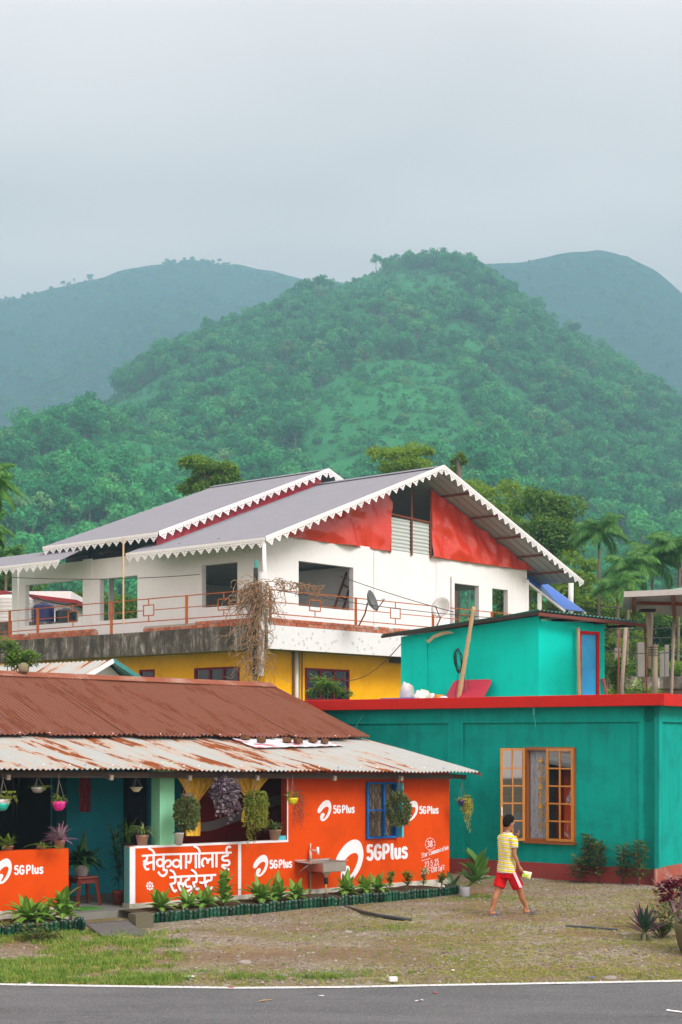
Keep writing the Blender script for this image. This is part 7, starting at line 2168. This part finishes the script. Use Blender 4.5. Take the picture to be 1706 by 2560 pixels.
mb = MB(); mb.bar(a_ + V((0, -.02, -.02)), eR + V((0, -.02, -.02)), .06, .1); part(mb, 'barge_board', plain('teal_board', (.05, .25, .24), .6), shd)
mb = MB(); mb.bar(a_ + V((0, -.02, -.02)), eL + V((0, -.02, -.03)), .05, .09); part(mb, 'barge_board', M_lace, shd)

# ---- neighbour with water tanks at the far left
nb = thing('house', 'white neighbouring house with red roof edge behind the water tanks', 'building', at(60, 1853, 60))
zt1 = at(0, 1478, 60).z; x0, x1 = at(-120, 1853, 60).x, at(178, 1853, 60).x
mb = MB(); mb.box(((x0 + x1) / 2, 62, zt1 / 2), x1 - x0, 4, zt1); part(mb, 'wall', M_white, nb)
mb = MB(); mb.hexa([V((x0 - .3, 59.6, zt1 + .1)), V((x1 + .3, 59.6, zt1 - .55)), V((x1 + .3, 64.5, zt1 - .5)), V((x0 - .3, 64.5, zt1 + .2)), V((x0 - .3, 59.6, zt1 + .28)), V((x1 + .3, 59.6, zt1 - .4)), V((x1 + .3, 64.5, zt1 - .3)), V((x0 - .3, 64.5, zt1 + .4))]); part(mb, 'roof', paint('red_roof_sheet', (.3, .04, .04), .6), nb)
zp = at(0, 1564, 57).z
mb = MB(); mb.box(((x0 + x1) / 2, 57.5, zp / 2), x1 - x0 + 1.5, 4.6, zp); part(mb, 'terrace', M_stain, nb)
def tank(x, ytop, r, label, mat, d=57, ribs=7):
    p = at(x, ytop, d); c = V((p.x, p.y, zp)); h = p.z - zp
    t = thing('water_tank', label, 'water tank', c, 'water tanks'); prof = [(r, 0)]
    for k in range(ribs):
        z = h * .8 * k / ribs; prof += [(r, z + .02), (r * .965, z + h * .8 / ribs * .5), (r, z + h * .8 / ribs * .95)]
    prof += [(r * .97, h * .83), (r * .75, h * .92), (r * .35, h * .95)]
    part(MB().lathe(c, prof, 24), 'body', mat, t, True)
    part(MB().lathe(c + V((0, 0, h * .94)), [(r * .36, 0), (r * .36, h * .05), (r * .1, h * .06)], 16), 'lid', plain('tank_lid', (.03, .03, .035), .5), t, True)
    return t
tank(32, 1484, .82, 'big white ribbed water tank half hidden by the left pillar', plain('cream_tank', (.62, .61, .57), .5))
tank(110, 1506, .42, 'dark blue water tank between the white and the black one', plain('blue_tank', (.015, .018, .09), .35))
tank(166, 1521, .43, 'low black water tank right of the blue one', plain('black_tank', (.012, .016, .018), .4))
cable(at(68, 1484, 56.5), at(180, 1512, 56.5), .1, 'black hose running from the white tank down to the black tank', .03)

# ---- grey canopy on posts at the right edge
cn = thing('canopy', 'grey sheet canopy with green top jutting in from the right edge', 'canopy', V((at(1640, 1853, 27).x, 27, ZR)))
NL, FL, FR, NR = at(1561, 1486, 25.2), at(1556, 1523, 28.0), at(1760, 1550, 30.6), at(1760, 1477, 24.4)
M_can = paint('grey_canopy_sheet', (.34, .32, .30), .6, .1, (.2, .19, .18), .5, .3)
up = V((0, 0, .035)); mb = MB(); mb.hexa([NL, NR, FR, FL, NL + up, NR + up, FR + up, FL + up]); part(mb, 'roof_sheet', M_can, cn)
for a, b_ in ((.13, .13), (.62, .62)):
    mb = MB(); mb.bar(NL.lerp(NR, a) - V((0, 0, .04)), FL.lerp(FR, b_) - V((0, 0, .04)), .07, .05); part(mb, 'frame_bar', M_rail_d, cn)
mb = MB(); mb.bar(NL.lerp(FL, .32) - V((0, 0, .06)) + V((.25, 0, 0)), NR.lerp(FR, .32) - V((0, 0, .06)), .06, .06); part(mb, 'frame_bar', M_rail_d, cn)
mb = MB(); mb.bar(NL + V((0, -.01, .0)), NR + V((0, -.01, 0)), .03, .1); part(mb, 'edge_strip', plain('pale_edge', (.5, .5, .48), .5), cn)
g0, g1 = at(1622, 1485, 26), at(1760, 1448, 26.4); mb = MB(); corr(mb, NL.lerp(NR, .32) + V((0, .3, .05)), NR + V((0, .3, .05)), g0 + V((0, 1.6, .12)), g1 + V((0, 1.4, .0)), 14, .015, 1, 6); part(mb, 'green_sheet', plain('pale_green_sheet', (.28, .55, .36), .5), cn, True)
po = thing('prop_post', 'weathered wooden prop tied together from two poles under the grey canopy', 'post', V((at(1632, 1853, 27).x, 27, ZR)))
M_weath = paint('weathered_pale_wood', (.33, .27, .21), .85, .2, (.2, .16, .13), .6, bump_s=.4)
pt_, pm_, pb_ = at(1619, 1530, 27), at(1629, 1625, 27), V((at(1637, 1735, 27).x, 27, ZR))
part(MB().tube([pm_ - V((.03, 0, .35)), pm_.lerp(pt_, .5), pt_], [.045, .047, .042], 8), 'upper_pole', M_weath, po, True)
part(MB().tube([pb_, pm_ + V((.06, -.06, .1))], [.058, .044], 8), 'lower_pole', M_weath, po, True)
mb = MB()
for k in range(4): mb.tube([pm_ + V((.02 + .085 * cos(a), -.03 + .1 * sin(a), .05 * k - .1)) for a in [2 * pi * j / 12 for j in range(13)]], .009, 4)
part(mb, 'lashing', plain('wire_lashing', (.1, .07, .06), .6), po)
part(MB().box(pt_ + V((0, 0, .03)), .28, .2, .05), 'bearing_plate', M_darkwood2, po)
for x0, y0, x1, y1, d, lab, rr in ((1551, 1550, 1545, 1715, 31, 'thin rusty rod left of the pair beside the shed roof', .02), (1566, 1552, 1555, 1720, 31.2, 'thicker brown pole crossing the thin rod beside the shed roof', .045),
                                   (1686, 1546, 1679, 1726, 29, 'slim leaning pole under the right part of the canopy', .035), (1612, 1560, 1618, 1735, 27.4, 'thin dark rod just left of the wooden prop', .018)):
    q = at(x1, y1, d); single(MB().tube([V((q.x, q.y, ZR if d < 30 else 1.0)), q, at(x0, y0, d)], rr, 6), 'pole', M_weath if rr > .03 else M_rail_d, lab, 'pole', smooth=True)

# ---- unfinished concrete frame and brick house beyond
uf = thing('unfinished_building', 'unfinished building with bare concrete columns and a brick wall', 'building', at(1620, 1853, 47))
M_conc = paint('grey_concrete', (.22, .21, .19), .9, .15, (.15, .14, .12), .6, .3)
for x, w, y in ((1544, 15, 1620), (1602, 17, 1606), (1655, 11, 1628), (1667, 10, 1612), (1725, 14, 1620)):
    p = at(x, y, 47); q = at(x, 1694, 47); ww = px70(w, 47)
    part(MB().box((p.x, p.y, (p.z + q.z) / 2), ww, ww, p.z - q.z), 'column', M_conc, uf)
zs1, zs0 = at(1600, 1692, 46.5).z, at(1600, 1722, 46.5).z; xa, xb = at(1530, 1853, 46.5).x, at(1790, 1853, 46.5).x
part(MB().box(((xa + xb) / 2, 48.5, (zs1 + zs0) / 2), xb - xa, 4.4, zs1 - zs0), 'floor_slab', M_stain, uf)
M_bw = None
def brickwall():
    m, nt, n, l, b = _mat('far_brickwork')
    t = n.new('ShaderNodeTexBrick'); t.inputs['Scale'].default_value = 1.0
    g = n.new('ShaderNodeNewGeometry'); sp = n.new('ShaderNodeSeparateXYZ'); cb = n.new('ShaderNodeCombineXYZ'); l.new(g.outputs['Position'], sp.inputs[0])
    l.new(sp.outputs[0], cb.inputs[0]); l.new(sp.outputs[2], cb.inputs[1]); l.new(cb.outputs[0], t.inputs['Vector'])
    t.inputs['Brick Width'].default_value = .24; t.inputs['Row Height'].default_value = .085; t.inputs['Mortar Size'].default_value = .012
    t.inputs['Color1'].default_value = (.4, .13, .07, 1); t.inputs['Color2'].default_value = (.5, .2, .11, 1); t.inputs['Mortar'].default_value = (.3, .26, .22, 1)
    l.new(t.outputs['Color'], b.inputs['Base Color']); b.inputs['Roughness'].default_value = .9
    return m
WB = Wall((at(1650, 1853, 46.8).x, 46.8), (1, 0)); hb = WB.pix(1680, 1714); hb2 = WB.pix(1694, 1726)
part(wall_holes(MB(), WB, 0, 2.4, 0, zs0, [(hb[0], hb2[0], hb2[1], hb[1])], 0, -.2), 'wall', brickwall(), uf)
part(MB().box((at(1590, 1853, 47).x, 48, zs0 / 2), 1.5, 2.5, zs0), 'wall', M_conc, uf)
hu = at(1575, 1678, 62); hut = thing('hut', 'small far hut with blue wall between the concrete columns', 'hut', V((hu.x, hu.y, 0)))
part(MB().box((hu.x, hu.y + 1, hu.z / 2), 1.1, 2, hu.z), 'wall', plain('blue_hut_wall', (.1, .14, .4), .6, var=.4, scale=3), hut); part(MB().box((hu.x, hu.y + .9, hu.z + .05), 1.5, 2.6, .1), 'roof', plain('pale_hut_roof', (.5, .45, .42), .6), hut)
# ================================================================== YARD DETAIL
# plants along the green house and in the right corner
def gp(x, y): 
    p = ground(x, y); return p
M_ix = leafm('reddish_green_leaf', (.06, .13, .03), (.13, .22, .05), .5, .4, c3=(.34, .16, .05))
for i, (x, y, h, lab) in enumerate(((1382, 2196, .27, 'small wilting sprig against the red plinth left of the shrubs'), (1445, 2206, .42, 'short leafy plant at the left of the row below the window'), (1468, 2204, .82, 'tallest leafy stem left in the row along the red plinth'),
                                    (1494, 2207, .70, 'second tall leafy stem in the row along the red plinth'), (1556, 2212, .66, 'third leafy stem nearer the house corner'), (1596, 2215, .74, 'leafy stem nearest the house corner'), (1310, 2192, .2, 'tiny sprig by the plinth behind the walking boy'))):
    p = gp(x, y); r = random.Random(i + 50); t = thing('young_shrub', lab, 'plant', p, 'plants along the green house'); st = MB(); lf = MB()
    st.tube([p, p + V((.02, 0, h * .5)), p + V((r.uniform(-.03, .03), 0, h))], [.017, .013, .006], 6)
    for k in range(int(60 * h / .7) + 8):
        f = .18 + .82 * (k / (60 * h / .7 + 8)); b = p + V((.02 * f, 0, h * f)); az = k * 2.4 + r.uniform(-.4, .4); Lb = r.uniform(.06, .15) * (1.25 - .35 * f)
        q = b + V((cos(az) * Lb, sin(az) * Lb, .02 + r.uniform(-.02, .03)))
        st.tube([b, q], .004, 3)
        for s in range(3): lf.leaf(b.lerp(q, .5 + .25 * s), az + r.uniform(-.9, .9), r.uniform(.07, .13), .045, r.uniform(-5, 50), r.uniform(20, 80), 3, .2)
    part(st, 'stem', plain('dark_stem', (.07, .035, .025), .7), t); part(lf, 'foliage', M_ix, t, True, stuff=True)
# dumb cane in a white bag
p = gp(1162, 2243)
dc = thing('dumb_cane', 'dumb cane with big leaves leaning out of a white bag by the orange wall', 'potted plant', p)
part(MB().lathe(p, [(.07, 0), (.085, .03), (.08, .1), (.09, .16), (.075, .17), (.01, .15)], 14), 'grow_bag', plain('grey_white_bag', (.3, .3, .33), .5, var=.2), dc, True)
stem = smooth_path([p + V((0, 0, .12)), p + V((.09, 0, .2)), p + V((.17, 0, .3)), p + V((.19, 0, .5))], 4)
part(MB().tube(stem, [.022] * len(stem), 8), 'stem', plain('cane_green', (.09, .12, .04), .6), dc, True)
r_ = random.Random(8); M_dumb = leafm('dumb_cane_leaf', (.04, .13, .02), (.1, .23, .04), .35, .25, c3=(.2, .26, .05))
for k in range(15):
    f = k / 14; b = stem[min(len(stem) - 1, 6 + int(f * (len(stem) - 7)))]
    part(MB().leaf(b, 2.4 * k + r_.uniform(-.3, .3), r_.uniform(.3, .44), .165, 35 + 45 * f + r_.uniform(-8, 8), r_.uniform(15, 60), 6, .3, peak=.52), 'leaf', M_dumb, dc, True)
for k in range(3): part(MB().leaf(stem[5 + k], (0.1, 2.9, 5.6)[k], .2, .07, 10, 80, 4, .3), 'leaf', M_dumb, dc, True)
rosette(gp(1133, 2228) + V((0, .1, 0)), 7, .26, .12, 'dark broad leaves at the corner of the orange wall', 400, mat=M_darkleaf, group=None)
# right corner: purple boat lily, crimson coleus, round planter
M_boat = leafm('boat_lily_leaf', (.02, .06, .035), (.04, .11, .06), .4, .15, back=(.10, .015, .07))
bl_ = thing('boat_lily', 'purple and green boat lily rosette at the right corner of the yard', 'plant', gp(1612, 2352)); pb2 = gp(1612, 2352); r_ = random.Random(6)
part(MB().tube([pb2, pb2 + V((0, 0, .16))], [.035, .03], 7), 'stem', M_stem, bl_)
for k in range(24):
    f = k / 23; part(MB().leaf(pb2 + V((0, 0, .1 + .08 * f)), 2.4 * k, r_.uniform(.26, .38), .055, 22 + 62 * f + r_.uniform(-6, 6), r_.uniform(0, 22), 4, .45, peak=.35), 'leaf', M_boat, bl_, True)
for k in range(5): part(MB().leaf(pb2 + V((0, 0, .12)), 1.3 * k + .5, .22, .045, -40, 45, 4, .3), 'leaf', leafm('withered_leaf', (.12, .12, .07), (.2, .2, .12)), bl_, True)
M_coleus = leafm('crimson_coleus_leaf', (.10, .004, .015), (.22, .008, .03), .5, .2, c3=(.3, .02, .04))
cp_ = gp(1690, 2330) + V((.05, .1, 0)); t = thing('coleus', 'crimson coleus bush at the right edge below the house corner', 'shrub', cp_); st = MB(); lf = MB(); r_ = random.Random(31)
cc = at(1690, 2240, cp_.y)
for k in range(30):
    dv = V((r_.gauss(0, 1), r_.gauss(0, 1), r_.gauss(.2, .8))).normalized(); q = cc + V((dv.x * .25, dv.y * .22, dv.z * .2))
    st.tube([cp_ + V((0, 0, .1)), q], [.01, .005], 4)
    for j in range(26):
        b = q + V((r_.gauss(0, .045), r_.gauss(0, .045), r_.gauss(0, .04))); lf.leaf(b, r_.uniform(0, 6.28), r_.uniform(.05, .1), .05, r_.uniform(0, 50), r_.uniform(10, 80), 3, .15)
for k in range(7):
    b = cc + V((r_.uniform(-.2, .2), r_.uniform(-.2, .1), r_.uniform(.02, .2))); d0 = V((r_.uniform(-1, .4), -.3, r_.uniform(.2, .8))).normalized()
    st.tube([b, b + d0 * .12, b + d0 * .24 + V((0, 0, .03))], [.006, .007, .002], 4)
part(st, 'stem', plain('pale_flower_spike', (.4, .28, .3), .8), t); part(lf, 'foliage', M_coleus, t, True, stuff=True)
ringc = gp(1792, 2384); pl_ = thing('planter_ring', 'mossy round concrete planter at the right edge', 'planter', V((ringc.x, ringc.y, 0)))
part(MB().lathe(V((ringc.x, ringc.y, 0)), [(.40, 0), (.44, .1), (.47, .26), (.48, .34), (.43, .345), (.41, .27), (.02, .25)], 36), 'wall', paint('mossy_concrete', (.12, .1, .05), .9, .2, (.08, .1, .03), .8, .4, .5, 30, 3), pl_, True)
part(MB().lathe(V((ringc.x, ringc.y, .255)), [(.4, 0), (.4, .02), (.02, .05)], 24), 'soil', M_soil, pl_, True)
def clump(c, rx, rz, n, L, mat, label, seed):
    r = random.Random(seed); t = thing('leafy_plant', label, 'plant', V((c.x, c.y, gz(c.x, c.y)))); lf = MB(); st = MB()
    for k in range(n):
        dv = V((r.gauss(0, 1), r.gauss(0, 1), abs(r.gauss(0, 1)))).normalized() * r.random() ** .5
        q = c + V((dv.x * rx, dv.y * rx * .7, dv.z * rz)); lf.leaf(q, r.uniform(0, 6.28), L * r.uniform(.6, 1.2), L * .55, r.uniform(0, 60), r.uniform(20, 80), 3, .2)
        if k % 6 == 0: st.tube([V((c.x, c.y, gz(c.x, c.y))), q], .005, 4)
    part(st, 'stem', M_stem, t); part(lf, 'foliage', mat, t, True, stuff=True)
clump(gp(1655, 2345) + V((0, 0, .08)), .24, .36, 200, .09, M_ix, 'low green plant between the boat lily and the planter', 1)
clump(V((ringc.x - .12, ringc.y - .05, .28)), .3, .32, 120, .13, M_darkleaf, 'dark green plant growing in the round planter', 2)
clump(V((ringc.x - .2, ringc.y + .1, .3)), .22, .3, 90, .1, M_drac, 'bright green plant behind the planter rim below the coleus', 3)
clump(gp(95, 2352) + V((0, 0, .0)), .34, .22, 220, .07, leafm('weed_mixed_leaf', (.05, .1, .02), (.12, .2, .04), .5, .3, c3=(.25, .12, .04)), 'patch of leafy weeds in the grass below the left bottles', 4)
clump(gp(30, 2335) + V((0, 0, .0)), .3, .18, 140, .06, M_fern, 'small leafy weeds at the left edge before the bottles', 5)

# grass and pebbles: nobody could count them
def tuft(name, seed, n, h, w, mat):
    r = random.Random(seed); mb = MB()
    for k in range(n):
        az = r.uniform(0, 6.28); b = V((r.gauss(0, .03), r.gauss(0, .03), 0)); L = h * r.uniform(.5, 1.1); e = radians(r.uniform(45, 88)); d = V((cos(az) * cos(e), sin(az) * cos(e), sin(e))); s = V((-sin(az), cos(az), 0)) * w / 2
        m = b + d * L * .6; tip = m + (d + V((cos(az) * .5, sin(az) * .5, -.35))).normalized() * L * .45
        mb.add([b - s, b + s, m + s * .7, m - s * .7, tip], [(0, 1, 2, 3), (3, 2, 4)])
    return bpy.data.objects.new(name, to_mesh(mb, name, (0, 0, 0), mat, False))
def grass_mat(name, c):
    m, nt, n, l, b = _mat(name)
    oi = n.new('ShaderNodeObjectInfo'); g = n.new('ShaderNodeNewGeometry')
    cc = ramp(nt, oi.outputs['Random'], c); cc = mixc(nt, 1.0, cc, ramp(nt, g.outputs['Random Per Island'], [(0, .65), (1, 1.35)]), 'MULTIPLY')
    l.new(cc, b.inputs['Base Color']); b.inputs['Roughness'].default_value = .7; b.inputs['Specular IOR Level'].default_value = .2
    tr = n.new('ShaderNodeBsdfTranslucent'); l.new(cc, tr.inputs['Color']); mx = n.new('ShaderNodeMixShader'); mx.inputs[0].default_value = .3
    l.new(b.outputs[0], mx.inputs[1]); l.new(tr.outputs[0], mx.inputs[2]); l.new(mx.outputs[0], n['Material Output'].inputs['Surface'])
    return m
M_gr = grass_mat('yard_grass', [(0, (.15, .19, .035)), (.5, (.25, .28, .06)), (.8, (.36, .34, .1)), (1, (.45, .38, .17))])
M_gr2 = grass_mat('lush_grass', [(0, (.10, .21, .025)), (.6, (.18, .3, .045)), (1, (.3, .36, .08))])
gcoll = scatter_collection('grass_tufts', [tuft('tuft_a', 1, 16, .05, .006, M_gr), tuft('tuft_b', 2, 14, .035, .006, M_gr), tuft('tuft_c', 3, 22, .075, .006, M_gr2), tuft('tuft_d', 4, 30, .13, .007, M_gr2)])
def stone_mesh(name, seed, mat):
    mb = blob(V((0, 0, 0)), .5, .42, .3, seed, .5, 7, 5); return bpy.data.objects.new(name, to_mesh(mb, name, (0, 0, 0), mat, False))
def peb_mat():
    m, nt, n, l, b = _mat('pebble_stone')
    oi = n.new('ShaderNodeObjectInfo')
    c = ramp(nt, oi.outputs['Random'], [(0, (.10, .08, .065)), (.4, (.2, .17, .14)), (.75, (.3, .27, .235)), (.95, (.42, .4, .37)), (1, (.6, .59, .57))])
    l.new(mixc(nt, noise_n(nt, coords(nt), 40, 3), c, (.16, .12, .09)), b.inputs['Base Color']); b.inputs['Roughness'].default_value = .9
    return m
M_peb = peb_mat()
pcoll = scatter_collection('pebbles', [stone_mesh('pebble_%d' % i, i * 3 + 1, M_peb) for i in range(4)])
r_ = random.Random(99)
def grass_density(x, y, X, Y):
    """how grassy the yard is, by where it lies"""
    q = mnoise.noise(V((X * .9, Y * 1.3, 0))) + .6 * mnoise.noise(V((X * 2.4, Y * 3.0, 4)))
    g = .12 + .5 * q
    edge = Y - road_edge_d(X)
    if edge < 1.1: g += .1 + .3 * mnoise.noise(V((X * 1.6, 3, 1)))
    if X < -1.6 and Y < 18.2: g += .26 * min(1, (-1.4 - X) / 1.2) * (1 + 1.2 * mnoise.noise(V((X * 1.5, Y * 2, 8))))           # green verge at the left
    if X < -1.4: g = g * 1.7 - .22
    if X > 1.0 and Y < 19.3: g += .2                                        # worn grass on the right
    if -2.2 < X < .9 and 15.6 < Y < 18.0: g -= .25                           # bare path
    if X > 2.6 and 19.6 < Y < 21.2: g += .12
    return g
P = []; R = []; S = []; I = []
for k in range(90000):
    Y = 14.1 + 11.5 * r_.random() ** 1.15; X = r_.uniform(-.26, .26) * Y
    if Y < road_edge_d(X) + .2: continue
    o = (V((X, Y, 0)) - RW.o).dot(RW.N); u = (V((X, Y, 0)) - RW.o).dot(RW.U)
    if o < 1.0 and u < RLEN + .15: continue
    if (V((X, Y, 0)) - GW.o).dot(GW.N) < .05: continue
    if uS < u < .1 and o < 1.7: continue
    g = grass_density(0, 0, X, Y)
    if r_.random() > g: continue
    P.append((X, Y, gz(X, Y) - .004)); R.append((0, 0, r_.uniform(0, 6.28))); lush = (X < -1.8 and Y < 18.4) or g > 2
    S.append(r_.uniform(.5, 1.0) * (1.25 if lush else .8)); I.append(r_.choice((2, 2, 0, 1)) if lush and r_.random() < .6 else r_.choice((0, 1, 1)))
for (x, y, n, w, sc) in ((398, 2452, 60, .16, 1.1), (640, 2445, 40, .22, .8), (720, 2440, 70, .35, .8), (820, 2445, 30, .12, .9), (500, 2430, 20, .12, .8), (105, 2450, 30, .15, .9), (180, 2455, 30, .12, .9), (930, 2320, 60, .3, .9), (1000, 2380, 90, .6, .7), (1240, 2250, 80, .5, .7), (1200, 2245, 70, .3, .9), (900, 2435, 50, .3, .8)):
    c = ground(x, y)
    for k in range(n):
        X, Y = c.x + r_.gauss(0, w), c.y + r_.gauss(0, w * .6)
        if Y < road_edge_d(X) + .2: continue
        P.append((X, Y, gz(X, Y) - .004)); R.append((0, 0, r_.uniform(0, 6.28))); S.append(r_.uniform(.35, .85) * sc); I.append(3 if y > 2440 else 2)
scatter('grass', P, R, S, I, gcoll, 'short worn grass and green tufts on the yard')
P = []; R = []; S = []; I = []
for k in range(26000):
    Y = 14.1 + 12 * r_.random() ** 1.2; X = r_.uniform(-.26, .26) * Y
    if Y < road_edge_d(X) + .16: continue
    o = (V((X, Y, 0)) - RW.o).dot(RW.N); u = (V((X, Y, 0)) - RW.o).dot(RW.U)
    if o < 1.0 and u < RLEN + .15: continue
    if (V((X, Y, 0)) - GW.o).dot(GW.N) < .05: continue
    if uS < u < .1 and o < 1.7: continue
    q = mnoise.noise(V((X * .8 + 9, Y * 1.1, 2)))
    dens = .45 + .6 * q + (.35 if Y > 20 and X > 1.5 else 0) + (.3 if 1.0 < o < 1.5 else 0) + (.25 if Y - road_edge_d(X) < .7 else 0)
    if r_.random() > dens: continue
    P.append((X, Y, gz(X, Y) + .002)); R.append((r_.uniform(-.4, .4), r_.uniform(-.4, .4), r_.uniform(0, 6.28)))
    S.append(.012 + .03 * r_.random() ** 3 * (1.6 if r_.random() < .06 else 1) + .008 * r_.random()); I.append(r_.randrange(4))
scatter('gravel', P, R, S, I, pcoll, 'loose grey-brown gravel scattered over the yard')

# single stones and litter
M_st = paint('grey_field_stone', (.3, .27, .24), .9, .2, (.16, .13, .1), .6, scale=8)
for i, (x, y, s, lab) in enumerate(((706, 2440, .09, 'flat grey stone near the road left of the middle'), (610, 2407, .12, 'pale flat stone half sunk in the dirt at mid left'), (782, 2382, .05, 'dark brown stone on the bare dirt'), (870, 2332, .1, 'light flat stone on the dirt before the waste pipe'),
                                    (1362, 2330, .07, 'grey stone in the grass right of the boy'), (1562, 2338, .1, 'whitish rounded stone left of the boat lily'), (300, 2450, .08, 'pale angular stone by the road at left'), (315, 2448, .06, 'small grey stone right of the pale angular one'), (565, 2465, .06, 'dark stone at the asphalt edge'),
                                    (1525, 2447, .11, 'flat pinkish stone at the right road verge'), (10, 2400, .07, 'grey stone at the left picture edge'))):
    p = ground(x, y); single(blob(V((p.x, p.y, gz(p.x, p.y) + s * .05)), s * .75, s * .6, s * .25, i + 20, .45, 9, 6), 'stone', M_st, lab, 'stone', 'stones lying in the yard', True)
M_pap = plain('white_paper_litter', (.72, .72, .72), .6, var=.06)
def scrap(x, y, w, h, lab, mat, seed, zz=None):
    p = ground(x, y); r = random.Random(seed); z = (.04 if y > 2468 else gz(p.x, p.y) + .012) if zz is None else zz; mb = MB(); n = 4; vs = []; a = r.uniform(0, 3)
    for i in range(n + 1):
        for j in range(n + 1):
            f, g = (i / n - .5) * w, (j / n - .5) * h; vs.append(V((p.x + f * cos(a) - g * sin(a), p.y + f * sin(a) + g * cos(a), z + .014 * abs(mnoise.noise(V((i * .7, j * .7, seed)))))))
    mb.add(vs, [(i * (n + 1) + j, (i + 1) * (n + 1) + j, (i + 1) * (n + 1) + j + 1, i * (n + 1) + j + 1) for i in range(n) for j in range(n)])
    single(mb, 'litter', mat, lab, 'litter', 'litter on the ground', True)
M_redp = plain('red_wrapper', (.5, .06, .06), .4); M_bluep = plain('blue_wrapper', (.05, .12, .45), .4); M_brownp = plain('dry_leaf_brown', (.35, .24, .12), .8)
for i, (x, y, w, h, lab, m) in enumerate(((578, 2478, .07, .04, 'crumpled red wrapper on the white road line', M_redp), (475, 2444, .1, .08, 'white paper scrap near the left grass tuft', M_pap), (804, 2500, .05, .03, 'tiny white scrap on the asphalt left of centre', M_pap), (663, 2512, .16, .03, 'thin dry leaf on the asphalt', M_brownp),
        (1048, 2512, .1, .03, 'white paper strip on the asphalt right of centre', M_pap), (1088, 2492, .05, .03, 'small red scrap on the asphalt', M_redp), (1692, 2540, .2, .04, 'white paper strip at the lower right corner of the road', M_pap), (1481, 2448, .06, .05, 'small blue wrapper at the right verge', M_bluep),
        (306, 2346, .08, .03, 'white paper scrap at the foot of the ramp mat', M_pap), (1515, 2380, .22, .03, 'pale strip of bark in the right grass', M_brownp), (1133, 2427, .08, .03, 'white scrap in the grass right of centre', M_pap), (76, 2461, .1, .04, 'white scrap at the left road edge', M_pap))):
    scrap(x, y, w, h, lab, m, i)
p = ground(983, 2459); bevel(single(MB().box(V((p.x, p.y, .045)), .085, .06, .05, .2), 'paper_cup', M_pap, 'crushed white paper cup standing at the road edge', 'cup', 'litter on the ground'), .01)
p, q = ground(1415, 2318), ground(1545, 2328); single(MB().tube([p + V((0, 0, .02)), p.lerp(q, .5) + V((0, .02, .02)), q + V((0, 0, .02))], .014, 6), 'pipe', plain('dark_grey_pipe', (.06, .07, .09), .4), 'thin dark pipe lying in the gravel right of the boy', 'pipe')
